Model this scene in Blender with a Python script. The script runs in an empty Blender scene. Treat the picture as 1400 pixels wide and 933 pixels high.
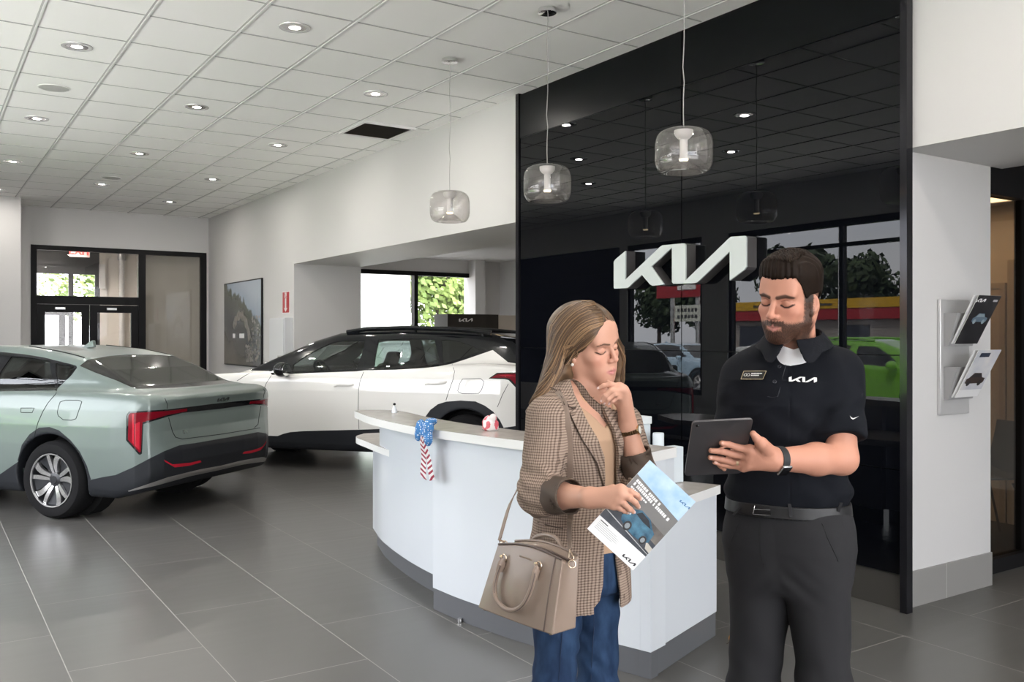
import bpy, bmesh, math, random
import numpy as np
from mathutils import Vector, Matrix

S = bpy.context.scene
COL = S.collection
PI = math.pi

# ------------------------------------------------------------------ camera, sky, exposure
cam_data = bpy.data.cameras.new('camera')
cam = bpy.data.objects.new('camera', cam_data)
COL.objects.link(cam)
YAW = math.radians(33.432)
cam.location = (0, 0, 1.53)
cam.rotation_euler = (PI / 2, 0, -YAW)
cam_data.sensor_width = 36.0
cam_data.lens = 1234.5 / 1400 * 36.0
cam_data.shift_y = -8.5 / 1400
cam_data.clip_start = 0.05
cam_data.clip_end = 400
S.camera = cam

S.view_settings.view_transform = 'Standard'
S.view_settings.look = 'None'
S.view_settings.exposure = EXPOSURE = 0.60
S.view_settings.gamma = 1.0
S.view_settings.use_curve_mapping = False
S.cycles.use_denoising = True
S.cycles.max_bounces = 10
S.cycles.diffuse_bounces = 5
S.cycles.glossy_bounces = 5
S.cycles.transmission_bounces = 8
S.cycles.transparent_max_bounces = 16
S.cycles.caustics_reflective = False
S.cycles.caustics_refractive = False
S.cycles.sample_clamp_indirect = 6.0

SKY = 6.0
world = bpy.data.worlds.new('overcast_sky')
S.world = world
world.use_nodes = True
wn = world.node_tree.nodes
wl = world.node_tree.links
bg = wn['Background']
tc = wn.new('ShaderNodeTexCoord')
mp = wn.new('ShaderNodeMapping')
mp.inputs['Scale'].default_value = (1.0, 1.0, 2.6)
noi = wn.new('ShaderNodeTexNoise')
noi.inputs['Scale'].default_value = 2.2
noi.inputs['Detail'].default_value = 5
rmp = wn.new('ShaderNodeValToRGB')
rmp.color_ramp.elements[0].position = 0.3
rmp.color_ramp.elements[0].color = (0.72, 0.79, 0.90, 1)
rmp.color_ramp.elements[1].position = 0.7
rmp.color_ramp.elements[1].color = (1.0, 1.0, 1.0, 1)
wl.new(tc.outputs['Generated'], mp.inputs['Vector'])
wl.new(mp.outputs['Vector'], noi.inputs['Vector'])
wl.new(noi.outputs['Fac'], rmp.inputs['Fac'])
wl.new(rmp.outputs['Color'], bg.inputs['Color'])
bg.inputs['Strength'].default_value = SKY


sun_d = bpy.data.lights.new('added_bounce_sun', 'SUN')
sun_d.energy = 14.0
sun_d.angle = math.radians(10)
sun_d.color = (1.0, 0.97, 0.92)
sun_o = bpy.data.objects.new('added_bounce_sun', sun_d)
# added behind the building: forecourt bounce lifts the ceiling, no window gets direct sun
sun_o.rotation_euler = Vector((-0.46, 0.28, -0.84)).to_track_quat('-Z', 'Y').to_euler()
COL.objects.link(sun_o)


def portal(loc, rot, sx, sy):
    ld = bpy.data.lights.new('window_portal', 'AREA')
    ld.shape = 'RECTANGLE'
    ld.size = sx
    ld.size_y = sy
    ld.cycles.is_portal = True
    o = bpy.data.objects.new('window_portal', ld)
    o.location = loc
    o.rotation_euler = rot
    COL.objects.link(o)
    return o


# ------------------------------------------------------------------ materials
MATS = {}


def mat(name, col=(0.8, 0.8, 0.8), rough=0.5, metal=0.0, spec=0.5, coat=0.0, emit=None, estr=0.0,
        trans=0.0, ior=1.45, alpha=1.0, sheen=0.0, sss=0.0):
    if name in MATS:
        return MATS[name]
    m = bpy.data.materials.new(name)
    m.use_nodes = True
    b = m.node_tree.nodes['Principled BSDF']
    b.inputs['Base Color'].default_value = (*col, 1)
    b.inputs['Roughness'].default_value = rough
    b.inputs['Metallic'].default_value = metal
    b.inputs['Specular IOR Level'].default_value = spec
    b.inputs['Coat Weight'].default_value = coat
    b.inputs['Coat Roughness'].default_value = 0.03
    b.inputs['Transmission Weight'].default_value = trans
    b.inputs['IOR'].default_value = ior
    b.inputs['Alpha'].default_value = alpha
    b.inputs['Sheen Weight'].default_value = sheen
    if sss:
        b.inputs['Subsurface Weight'].default_value = sss
        b.inputs['Subsurface Radius'].default_value = (0.012, 0.005, 0.003)
        b.inputs['Subsurface Scale'].default_value = 1.0
    if emit:
        b.inputs['Emission Color'].default_value = (*emit, 1)
        b.inputs['Emission Strength'].default_value = estr
    MATS[name] = m
    return m


def nodes_of(m):
    return m.node_tree.nodes, m.node_tree.links, m.node_tree.nodes['Principled BSDF']


def add_noise_bump(m, scale=200, strength=0.1, dist=0.002, detail=3):
    n, l, b = nodes_of(m)
    t = n.new('ShaderNodeTexCoord')
    x = n.new('ShaderNodeTexNoise')
    x.inputs['Scale'].default_value = scale
    x.inputs['Detail'].default_value = detail
    bp = n.new('ShaderNodeBump')
    bp.inputs['Strength'].default_value = strength
    bp.inputs['Distance'].default_value = dist
    l.new(t.outputs['Object'], x.inputs['Vector'])
    l.new(x.outputs['Fac'], bp.inputs['Height'])
    l.new(bp.outputs['Normal'], b.inputs['Normal'])
    return m


def add_noise_color(m, c1, c2, scale=5, detail=4, mapping=(1, 1, 1), lo=0.35, hi=0.65):
    n, l, b = nodes_of(m)
    t = n.new('ShaderNodeTexCoord')
    mpn = n.new('ShaderNodeMapping')
    mpn.inputs['Scale'].default_value = mapping
    x = n.new('ShaderNodeTexNoise')
    x.inputs['Scale'].default_value = scale
    x.inputs['Detail'].default_value = detail
    r = n.new('ShaderNodeValToRGB')
    r.color_ramp.elements[0].position = lo
    r.color_ramp.elements[0].color = (*c1, 1)
    r.color_ramp.elements[1].position = hi
    r.color_ramp.elements[1].color = (*c2, 1)
    l.new(t.outputs['Object'], mpn.inputs['Vector'])
    l.new(mpn.outputs['Vector'], x.inputs['Vector'])
    l.new(x.outputs['Fac'], r.inputs['Fac'])
    l.new(r.outputs['Color'], b.inputs['Base Color'])
    return m


def attr_color(m, name='col'):
    n, l, b = nodes_of(m)
    a = n.new('ShaderNodeAttribute')
    a.attribute_name = name
    l.new(a.outputs['Color'], b.inputs['Base Color'])
    return m


def glass_mat(name, tint=(0.95, 0.97, 0.96), refl=0.08, rough=0.0, haze=0.0):
    """thin architectural glass: straight-through transparency plus a Fresnel reflection"""
    if name in MATS:
        return MATS[name]
    m = bpy.data.materials.new(name)
    m.use_nodes = True
    n, l = m.node_tree.nodes, m.node_tree.links
    for x in list(n):
        if x.type == 'BSDF_PRINCIPLED':
            n.remove(x)
    out = [x for x in n if x.type == 'OUTPUT_MATERIAL'][0]
    tr = n.new('ShaderNodeBsdfTransparent')
    tr.inputs['Color'].default_value = (*tint, 1)
    gl = n.new('ShaderNodeBsdfGlossy')
    gl.inputs['Roughness'].default_value = rough
    fr = n.new('ShaderNodeLayerWeight')
    fr.inputs['Blend'].default_value = 0.25
    mr = n.new('ShaderNodeMapRange')
    mr.inputs['To Min'].default_value = refl * 0.5
    mr.inputs['To Max'].default_value = min(1.0, refl * 9)
    pw = n.new('ShaderNodeMath')
    pw.operation = 'POWER'
    pw.inputs[1].default_value = 2.0
    l.new(fr.outputs['Facing'], pw.inputs[0])
    l.new(pw.outputs[0], mr.inputs['Value'])
    mx = n.new('ShaderNodeMixShader')
    l.new(mr.outputs['Result'], mx.inputs['Fac'])
    l.new(tr.outputs[0], mx.inputs[1])
    l.new(gl.outputs[0], mx.inputs[2])
    last = mx
    if haze:
        df = n.new('ShaderNodeBsdfDiffuse')
        df.inputs['Color'].default_value = (0.75, 0.73, 0.70, 1)
        m2 = n.new('ShaderNodeMixShader')
        m2.inputs['Fac'].default_value = haze
        l.new(mx.outputs[0], m2.inputs[1])
        l.new(df.outputs[0], m2.inputs[2])
        last = m2
    l.new(last.outputs[0], out.inputs['Surface'])
    MATS[name] = m
    return m


# ------------------------------------------------------------------ objects
def tag(o, label=None, cat=None, group=None, kind=None):
    if label:
        o['label'] = label
    if cat:
        o['category'] = cat
    if group:
        o['group'] = group
    if kind:
        o['kind'] = kind
    return o


def thing(name, label, cat, loc=(0, 0, 0), rotz=0.0, group=None):
    o = bpy.data.objects.new(name, None)
    o.empty_display_size = 0.1
    o.location = loc
    o.rotation_euler = (0, 0, rotz)
    COL.objects.link(o)
    return tag(o, label, cat, group)


def link(name, me, m=None, parent=None):
    if m is not None:
        if len(me.materials):
            me.materials.clear()
        for q in (m if isinstance(m, (list, tuple)) else [m]):
            me.materials.append(q)
    o = bpy.data.objects.new(name, me)
    COL.objects.link(o)
    if parent is not None:
        o.parent = parent
    return o


def copy_tree(o, parent=None):
    c = o.copy()
    COL.objects.link(c)
    if parent is not None:
        c.parent = parent
    for ch in list(o.children):
        copy_tree(ch, c)
    return c


class MB:
    """collects shapes; build() links them as ONE mesh object"""

    def __init__(self):
        self.v, self.f, self.mi, self.cur = [], [], [], 0

    def add(self, vs, fs, M=None):
        k = len(self.v)
        if M is not None:
            vs = [tuple(M @ Vector(p)) for p in vs]
        self.v += [tuple(p) for p in vs]
        self.f += [tuple(i + k for i in f) for f in fs]
        self.mi += [self.cur] * len(fs)
        return self

    def box(self, lo, hi, M=None):
        e = 0.00022 * ((len(self.f) // 6) % 5)        # keeps faces of joined boxes from coinciding
        x0, y0, z0 = lo[0] - e, lo[1] - e, lo[2] - e
        x1, y1, z1 = hi[0] + e, hi[1] + e, hi[2] + e
        vs = [(x0, y0, z0), (x1, y0, z0), (x1, y1, z0), (x0, y1, z0), (x0, y0, z1), (x1, y0, z1), (x1, y1, z1), (x0, y1, z1)]
        fs = [(0, 3, 2, 1), (4, 5, 6, 7), (0, 1, 5, 4), (1, 2, 6, 5), (2, 3, 7, 6), (3, 0, 4, 7)]
        return self.add(vs, fs, M)

    def cbox(self, c, s, M=None):
        return self.box([c[i] - s[i] / 2 for i in range(3)], [c[i] + s[i] / 2 for i in range(3)], M)

    def lathe(self, prof, seg=32, M=None, closed=False, caps=True):
        """prof: list of (r, z); about the z axis"""
        vs, fs = [], []
        n = len(prof)
        for k in range(seg):
            a = 2 * PI * k / seg
            for r, z in prof:
                vs.append((r * math.cos(a), r * math.sin(a), z))
        for k in range(seg):
            k2 = (k + 1) % seg
            for i in range(n - 1 if not closed else n):
                j = (i + 1) % n
                fs.append((k * n + i, k2 * n + i, k2 * n + j, k * n + j))
        if not closed and caps:
            for i, flip in ((0, True), (n - 1, False)):
                if prof[i][0] > 1e-6:
                    ring = [k * n + i for k in range(seg)]
                    fs.append(tuple(reversed(ring)) if flip else tuple(ring))
        return self.add(vs, fs, M)

    def tube(self, pts, r, seg=8, caps=True, flat=None):
        """pts polyline, r radius or list; flat=(sx, sy) makes an oval section"""
        P = [Vector(p) for p in pts]
        n = len(P)
        rr = r if isinstance(r, (list, tuple)) else [r] * n
        vs, fs = [], []
        up = Vector((0, 0, 1))
        t0 = (P[1] - P[0]).normalized()
        if abs(t0.dot(up)) > 0.95:
            up = Vector((1, 0, 0))
        a = (up - t0 * up.dot(t0)).normalized()
        for i in range(n):
            t = (P[min(i + 1, n - 1)] - P[max(i - 1, 0)])
            t = t.normalized() if t.length > 1e-9 else t0
            a = a - t * a.dot(t)
            a = a.normalized() if a.length > 1e-6 else t.orthogonal().normalized()
            b = t.cross(a)
            for k in range(seg):
                w = 2 * PI * k / seg
                sx, sy = flat if flat else (1, 1)
                vs.append(P[i] + (a * math.cos(w) * sx + b * math.sin(w) * sy) * rr[i])
        for i in range(n - 1):
            for k in range(seg):
                k2 = (k + 1) % seg
                fs.append((i * seg + k, i * seg + k2, (i + 1) * seg + k2, (i + 1) * seg + k))
        if caps:
            fs.append(tuple(reversed(range(seg))))
            fs.append(tuple((n - 1) * seg + k for k in range(seg)))
        return self.add(vs, fs)

    def prism(self, poly, t0, t1, M=None):
        """poly: 2D points (ccw) in xy; extruded t0..t1 along z, then M"""
        n = len(poly)
        vs = [(x, y, t0) for x, y in poly] + [(x, y, t1) for x, y in poly]
        fs = [tuple(reversed(range(n))), tuple(range(n, 2 * n))]
        for i in range(n):
            j = (i + 1) % n
            fs.append((i, j, n + j, n + i))
        return self.add(vs, fs, M)

    def build(self, name, m, parent=None, bevel=0.0, bseg=2, smooth=False, angle=35, loc=None, tri=False):
        me = bpy.data.meshes.new(name)
        me.from_pydata(self.v, [], self.f)
        me.polygons.foreach_set('material_index', self.mi)
        bm = bmesh.new()
        bm.from_mesh(me)
        bmesh.ops.recalc_face_normals(bm, faces=bm.faces)
        big = [f for f in bm.faces if len(f.verts) > 4]
        if big:
            bmesh.ops.triangulate(bm, faces=big)
        bm.to_mesh(me)
        bm.free()
        o = link(name, me, m, parent)
        if loc is not None:
            o.location = loc
        if bevel > 0:
            md = o.modifiers.new('b', 'BEVEL')
            md.width = bevel
            md.segments = bseg
            md.limit_method = 'ANGLE'
            md.angle_limit = math.radians(40)
        if smooth or bevel > 0:
            smooth_angle(me, angle)
        return o


def smooth_angle(me, angle=35):
    me.polygons.foreach_set('use_smooth', [True] * len(me.polygons))
    try:
        me.set_sharp_from_angle(angle=math.radians(angle))
    except Exception:
        pass


def struct(name, mb, m, **k):
    o = mb.build(name, m, **k)
    o['kind'] = 'structure'
    return o


def frame_matrix(o, ex, ey, ez):
    M = Matrix.Identity(4)
    for i, e in enumerate((ex, ey, ez)):
        for j in range(3):
            M[j][i] = e[j]
    for j in range(3):
        M[j][3] = o[j]
    return M


def text_mesh(name, txt, size, m, parent=None, M=None, depth=0.0, align='CENTER', bold=0.0):
    cu = bpy.data.curves.new(name, 'FONT')
    cu.body = txt
    cu.size = size
    cu.align_x = align
    cu.align_y = 'CENTER'
    cu.extrude = depth
    cu.offset = bold
    cu.resolution_u = 3
    tmp = bpy.data.objects.new(name, cu)
    COL.objects.link(tmp)
    dg = bpy.context.evaluated_depsgraph_get()
    dg.update()
    me = bpy.data.meshes.new_from_object(tmp.evaluated_get(dg))
    me.name = name
    bpy.data.objects.remove(tmp)
    if M is not None:
        me.transform(M)
    return link(name, me, m, parent)


# ------------------------------------------------------------------ implicit surfaces (numpy surface nets)
def smin(a, b, k):
    h = np.clip(0.5 + 0.5 * (b - a) / k, 0, 1)
    return b + (a - b) * h - k * h * (1 - h)


def smax(a, b, k):
    return -smin(-a, -b, k)


def sd_cone(p, a, b, r1, r2):
    """capsule whose radius goes from r1 at a to r2 at b"""
    a = np.asarray(a, np.float32)
    b = np.asarray(b, np.float32)
    ba = b - a
    pa = p - a
    h = np.clip(pa @ ba / max(float(ba @ ba), 1e-12), 0, 1)
    q = pa - h[:, None] * ba
    return np.sqrt((q * q).sum(1)) - (r1 + (r2 - r1) * h)


def sd_ell(p, c, r, R=None):
    q = p - np.asarray(c, np.float32)
    if R is not None:
        q = q @ np.asarray(R, np.float32)
    r = np.asarray(r, np.float32)
    k0 = np.sqrt(((q / r) ** 2).sum(1))
    k1 = np.sqrt(((q / (r * r)) ** 2).sum(1)) + 1e-9
    return k0 * (k0 - 1.0) / k1


def sd_box(p, c, hs, rad=0.0, R=None):
    q = p - np.asarray(c, np.float32)
    if R is not None:
        q = q @ np.asarray(R, np.float32)
    d = np.abs(q) - (np.asarray(hs, np.float32) - rad)
    return np.sqrt((np.maximum(d, 0) ** 2).sum(1)) + np.minimum(d.max(1), 0) - rad


def sd_poly(x, y, poly):
    """signed distance to a closed 2D polygon"""
    P = np.asarray(poly, np.float32)
    n = len(P)
    d = np.full(x.shape, 1e9, np.float32)
    s = np.ones(x.shape, np.float32)
    for i in range(n):
        j = (i - 1) % n
        ex, ey = P[j] - P[i]
        wx, wy = x - P[i, 0], y - P[i, 1]
        t = np.clip((wx * ex + wy * ey) / (ex * ex + ey * ey + 1e-12), 0, 1)
        d = np.minimum(d, (wx - ex * t) ** 2 + (wy - ey * t) ** 2)
        c1 = y >= P[i, 1]
        c2 = y < P[j, 1]
        c3 = ex * wy > ey * wx
        s = np.where((c1 & c2 & c3) | (~c1 & ~c2 & ~c3), -s, s)
    return s * np.sqrt(d)


def sdf_grid(fn, lo, hi, cell, newton=2, skip=4):
    """polygonise fn(p)=0 -> (verts, quads)"""
    lo = np.asarray(lo, np.float64)
    n = np.maximum(np.ceil((np.asarray(hi) - lo) / cell).astype(int) + 1, 2)
    n = ((n + skip - 1) // skip) * skip + 1
    nc = (n - 1) // skip
    cx = [lo[i] + (np.arange(nc[i]) + 0.5) * skip * cell for i in range(3)]
    G = np.stack(np.meshgrid(*cx, indexing='ij'), -1).reshape(-1, 3).astype(np.float32)
    D = np.concatenate([fn(G[k:k + 200000]) for k in range(0, len(G), 200000)])
    near = (np.abs(D) < skip * cell * 1.05).reshape(nc)
    F = np.where(np.repeat(np.repeat(np.repeat((D < 0).reshape(nc), skip, 0), skip, 1), skip, 2), -1.0, 1.0).astype(np.float32)
    F = np.pad(F, ((0, 1),) * 3, mode='edge')
    m = np.zeros(n, bool)
    idx = np.argwhere(near) * skip
    off = np.stack(np.meshgrid(*[np.arange(skip + 1)] * 3, indexing='ij'), -1).reshape(-1, 3)
    for o in off:
        q = idx + o
        m[q[:, 0], q[:, 1], q[:, 2]] = True
    I = np.argwhere(m)
    P = (lo + I * cell).astype(np.float32)
    val = np.concatenate([fn(P[k:k + 300000]) for k in range(0, len(P), 300000)]) if len(P) else np.zeros(0)
    F[I[:, 0], I[:, 1], I[:, 2]] = val
    sgn = F < 0
    a = sgn[:-1, :-1, :-1].astype(np.int8)
    cnt = np.zeros(a.shape, np.int8)
    for dx in (0, 1):
        for dy in (0, 1):
            for dz in (0, 1):
                cnt += sgn[dx:n[0] - 1 + dx, dy:n[1] - 1 + dy, dz:n[2] - 1 + dz]
    act = (cnt > 0) & (cnt < 8)
    C = np.argwhere(act)
    vid = np.full(act.shape, -1, np.int64)
    vid[act] = np.arange(len(C))
    acc = np.zeros((len(C), 3))
    num = np.zeros(len(C))
    corners = [(0, 0, 0), (1, 0, 0), (0, 1, 0), (1, 1, 0), (0, 0, 1), (1, 0, 1), (0, 1, 1), (1, 1, 1)]
    for i in range(8):
        for j in range(i + 1, 8):
            ci, cj = np.array(corners[i]), np.array(corners[j])
            if np.abs(ci - cj).sum() != 1:
                continue
            A, B = C + ci, C + cj
            fa = F[A[:, 0], A[:, 1], A[:, 2]]
            fb = F[B[:, 0], B[:, 1], B[:, 2]]
            s = (fa < 0) != (fb < 0)
            t = np.where(s, fa / np.where(fa - fb == 0, 1, fa - fb), 0)
            acc[s] += (ci + (cj - ci) * t[:, None])[s]
            num += s
    V = lo + (C + acc / np.maximum(num, 1)[:, None]) * cell
    quads = []
    for ax in range(3):
        u, w = (ax + 1) % 3, (ax + 2) % 3
        e = [0, 0, 0]
        e[ax] = 1
        sl0 = [slice(0, n[i] - (1 if i == ax else 0)) for i in range(3)]
        sl1 = [slice(e[i], n[i]) for i in range(3)]
        s0, s1 = sgn[tuple(sl0)], sgn[tuple(sl1)]
        E = np.argwhere(s0 != s1)
        ok = (E[:, u] > 0) & (E[:, w] > 0) & (E[:, u] < n[u] - 1) & (E[:, w] < n[w] - 1)
        E = E[ok]
        ins = s0[E[:, 0], E[:, 1], E[:, 2]]
        du = np.zeros(3, int)
        du[u] = 1
        dw = np.zeros(3, int)
        dw[w] = 1
        q = [E - du - dw, E - dw, E, E - du]
        ids = np.stack([vid[k[:, 0], k[:, 1], k[:, 2]] for k in q], 1)
        ids[~ins] = ids[~ins][:, ::-1]
        quads.append(ids)
    Q = np.concatenate(quads)
    Q = Q[(Q >= 0).all(1)]
    for _ in range(newton):
        g, d = sdf_normal(fn, V, cell * 0.35)
        V = V - g * np.clip(d, -cell * 0.6, cell * 0.6)[:, None]
    return V, Q


def sdf_normal(fn, V, e):
    p = V.astype(np.float32)
    k = [np.array(q, np.float32) for q in ((1, -1, -1), (-1, -1, 1), (-1, 1, -1), (1, 1, 1))]
    g = np.zeros_like(p)
    for q in k:
        g += np.concatenate([fn(p[i:i + 300000] + q * e) for i in range(0, len(p), 300000)])[:, None] * q
    L = np.sqrt((g * g).sum(1))[:, None] + 1e-9
    d = np.concatenate([fn(p[i:i + 300000]) for i in range(0, len(p), 300000)])
    return g / L, d / np.maximum(L[:, 0] / (4 * e), 0.5)


def np_mesh(name, V, Q, smooth=True):
    me = bpy.data.meshes.new(name)
    V = np.ascontiguousarray(V, np.float32)
    Q = np.ascontiguousarray(Q, np.int32)
    k = Q.shape[1]
    me.vertices.add(len(V))
    me.vertices.foreach_set('co', V.ravel())
    me.loops.add(Q.size)
    me.loops.foreach_set('vertex_index', Q.ravel())
    me.polygons.add(len(Q))
    me.polygons.foreach_set('loop_start', np.arange(0, Q.size, k, dtype=np.int32))
    me.polygons.foreach_set('use_smooth', np.full(len(Q), smooth))
    me.update(calc_edges=True)
    me.validate()
    return me


def set_vcol(me, colors, name='col'):
    at = me.color_attributes.new(name, 'FLOAT_COLOR', 'POINT')
    c = np.ones((len(me.vertices), 4), np.float32)
    c[:, :3] = colors
    at.data.foreach_set('color', c.ravel())
# ------------------------------------------------------------------ room shell
CZ = 3.71          # ceiling
WX = 4.575         # long wall with the black feature panel
FX = -1.45         # glazed front
YF = 17.25         # far wall
YB = -4.0          # wall behind the camera
BULK = 5.62        # rear face of the thick wall
HZ = 2.56          # underside of the openings

M_wall = add_noise_bump(mat('white_wall_paint', (0.61, 0.605, 0.60), 0.55, spec=0.3), 120, 0.05)
M_wallgrey = mat('pale_grey_wall_paint', (0.70, 0.70, 0.69), 0.6, spec=0.3)
M_black = mat('black_anodised_metal', (0.008, 0.008, 0.009), 0.5, spec=0.2)
M_chrome = mat('polished_chrome', (0.8, 0.8, 0.8), 0.12, metal=1.0)
M_steel = mat('brushed_steel', (0.62, 0.62, 0.63), 0.3, metal=1.0)
M_white_gloss = mat('white_gloss_laminate', (0.69, 0.73, 0.775), 0.12, coat=0.2)
M_white_plastic = mat('white_plastic', (0.8, 0.8, 0.79), 0.4)
M_dark_grey = mat('dark_grey_plastic', (0.05, 0.05, 0.055), 0.45)
M_glass = glass_mat('window_glass', (0.965, 0.955, 0.95), 0.07)


def grid_lines_material(name, base, line, px, py, ox, oy, width, rough, offset_rows=False, streak=None, bumpd=0.0015):
    """a tile grid in object xy with thin joints"""
    m = mat(name, base, rough)
    n, l, b = nodes_of(m)
    t = n.new('ShaderNodeTexCoord')
    sx = n.new('ShaderNodeSeparateXYZ')
    l.new(t.outputs['Object'], sx.inputs[0])

    def math_node(op, a, bb=None, c=None):
        k = n.new('ShaderNodeMath')
        k.operation = op
        for i, q in enumerate((a, bb, c)):
            if q is None:
                continue
            if isinstance(q, (int, float)):
                k.inputs[i].default_value = q
            else:
                l.new(q, k.inputs[i])
        return k.outputs[0]
    x = math_node('SUBTRACT', sx.outputs['X'], ox)
    xs = math_node('DIVIDE', x, px)
    col = math_node('FLOOR', xs)
    y = math_node('SUBTRACT', sx.outputs['Y'], oy)
    if offset_rows:
        sh = math_node('MULTIPLY', math_node('MODULO', math_node('ADD', col, 100.0), 2.0), py * 0.5)
        y = math_node('ADD', y, sh)
    ys = math_node('DIVIDE', y, py)

    def dist(s, p):
        fr = math_node('FRACT', s)
        dd = math_node('MINIMUM', fr, math_node('SUBTRACT', 1.0, fr))
        return math_node('MULTIPLY', dd, p)
    dmin = math_node('MINIMUM', dist(xs, px), dist(ys, py))
    msk = math_node('LESS_THAN', dmin, width)
    # per tile tint + streaks
    cmb = n.new('ShaderNodeCombineXYZ')
    l.new(col, cmb.inputs[0])
    l.new(math_node('FLOOR', ys), cmb.inputs[1])
    wnz = n.new('ShaderNodeTexWhiteNoise')
    l.new(cmb.outputs[0], wnz.inputs['Vector'])
    mpn = n.new('ShaderNodeMapping')
    mpn.inputs['Scale'].default_value = (1.2, 16, 1)
    l.new(t.outputs['Object'], mpn.inputs['Vector'])
    nz = n.new('ShaderNodeTexNoise')
    nz.inputs['Scale'].default_value = 1.0
    nz.inputs['Detail'].default_value = 5
    l.new(mpn.outputs[0], nz.inputs['Vector'])
    amp = streak or 0.0
    v = math_node('ADD', 1.0 - amp * 0.75, math_node('ADD', math_node('MULTIPLY', wnz.outputs['Value'], amp * 0.5),
                                                     math_node('MULTIPLY', nz.outputs['Fac'], amp)))
    bc = n.new('ShaderNodeMixRGB')
    bc.blend_type = 'MULTIPLY'
    bc.inputs['Fac'].default_value = 1
    bc.inputs['Color1'].default_value = (*base, 1)
    l.new(v, bc.inputs['Color2'])
    mx = n.new('ShaderNodeMixRGB')
    l.new(msk, mx.inputs['Fac'])
    l.new(bc.outputs[0], mx.inputs['Color1'])
    mx.inputs['Color2'].default_value = (*line, 1)
    l.new(mx.outputs[0], b.inputs['Base Color'])
    rr = math_node('ADD', rough - 0.05, math_node('MULTIPLY', nz.outputs['Fac'], 0.12))
    l.new(math_node('MAXIMUM', rr, math_node('MULTIPLY', msk, 0.7)), b.inputs['Roughness'])
    bp = n.new('ShaderNodeBump')
    bp.inputs['Strength'].default_value = 0.6
    bp.inputs['Distance'].default_value = bumpd
    l.new(math_node('SUBTRACT', 1.0, msk), bp.inputs['Height'])
    l.new(bp.outputs[0], b.inputs['Normal'])
    return m


M_floor = grid_lines_material('grey_porcelain_tile', (0.100, 0.098, 0.094), (0.33, 0.32, 0.30), 0.602, 1.2, 0.575, 4.53 - 0.6 * 10, 0.0022, 0.30,
                              offset_rows=True, streak=0.22)
M_ceil = add_noise_bump(mat('ceiling_tile', (0.93, 0.93, 0.91), 0.85, spec=0.2), 350, 0.25, 0.002)
M_tbar = mat('white_ceiling_grid_metal', (0.78, 0.78, 0.77), 0.45)

struct('floor', MB().box((FX - 0.12, YB, -0.1), (BULK + 4.5, YF + 0.1, 0)), M_floor)
struct('ceiling', MB().box((FX - 0.1, YB, CZ), (WX + 0.1, YF + 0.1, CZ + 0.08)), M_ceil)

# ceiling grid: T bars; grey strips beside and across paint the tile-edge shadow
tb, shade_strips = MB(), MB()
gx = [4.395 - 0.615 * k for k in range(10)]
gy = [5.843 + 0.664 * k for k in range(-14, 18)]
for x in gx:
    tb.box((x - 0.004, YB, CZ - 0.010), (x + 0.010, YF, CZ - 0.0005))
    shade_strips.box((x - 0.017, YB, CZ - 0.003), (x - 0.0045, YF, CZ - 0.0005))
gxs = [WX] + gx
for y in gy:
    if YB < y < YF:
        for a, b_ in zip(gxs[:-1], gxs[1:]):
            shade_strips.box((b_ + 0.0105, y - 0.0065, CZ - 0.003), (a - 0.0175, y + 0.0065, CZ - 0.0005))
struct('trim_shade', shade_strips, mat('ceiling_tile_shadow_paint', (0.45, 0.45, 0.44), 0.7))
struct('trim_1', tb, M_tbar)

# long wall (solid piece beyond the car opening, header over the openings, solid block behind the black panel)
JY = 12.665        # far jamb of the car opening
struct('wall_right', MB().box((WX, JY, 0), (BULK, YF, CZ + 0.05)).box((WX, YB, HZ), (BULK, 3.0, CZ + 0.05))
       .box((WX, 6.8, HZ), (BULK, JY, CZ + 0.05)).box((WX, 3.0, 0), (BULK - 0.13, 6.8, CZ + 0.05)), M_wall)

# far wall around the vestibule glazing
FW0, FW1, FWZ = 1.623, 4.534, 3.06
struct('wall_far', MB().box((FX, YF, 0), (FW0, YF + 0.12, CZ)).box((FW1, YF, 0), (WX + 0.1, YF + 0.12, CZ)).box((FW0, YF, FWZ), (FW1, YF + 0.12, CZ)), M_wall)
struct('wall_left', MB().box((FX - 0.1, 16.2, 0), (1.385, YF, CZ)), M_wall)
struct('wall_back', MB().box((FX - 0.1, YB - 0.1, 0), (5.5, YB, 0.12)).box((FX - 0.1, YB - 0.1, 3.5), (5.5, YB, CZ)).box((5.5, YB - 0.1, 0), (9.0, YB, CZ)), M_wall)
mb = MB()
for k in range(5):
    x = FX + (5.5 - FX - 0.06) * k / 4
    mb.box((x, YB - 0.09, 0.12), (x + 0.06, YB - 0.01, 3.5))
mb.box((FX, YB - 0.09, 0.12), (5.5, YB - 0.01, 0.2)).box((FX, YB - 0.09, 3.42), (5.5, YB - 0.01, 3.5))
w9 = struct('window_9', mb, M_black)  # unseen window added for front fill light from behind the camera
MB().box((FX, YB - 0.05, 0.13), (5.5, YB - 0.044, 3.49)).build('pane', M_glass, w9)
portal(((FX + 5.5) / 2, YB - 0.15, 1.8), (PI / 2, 0, 0), 5.5 - FX, 3.4)

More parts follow.
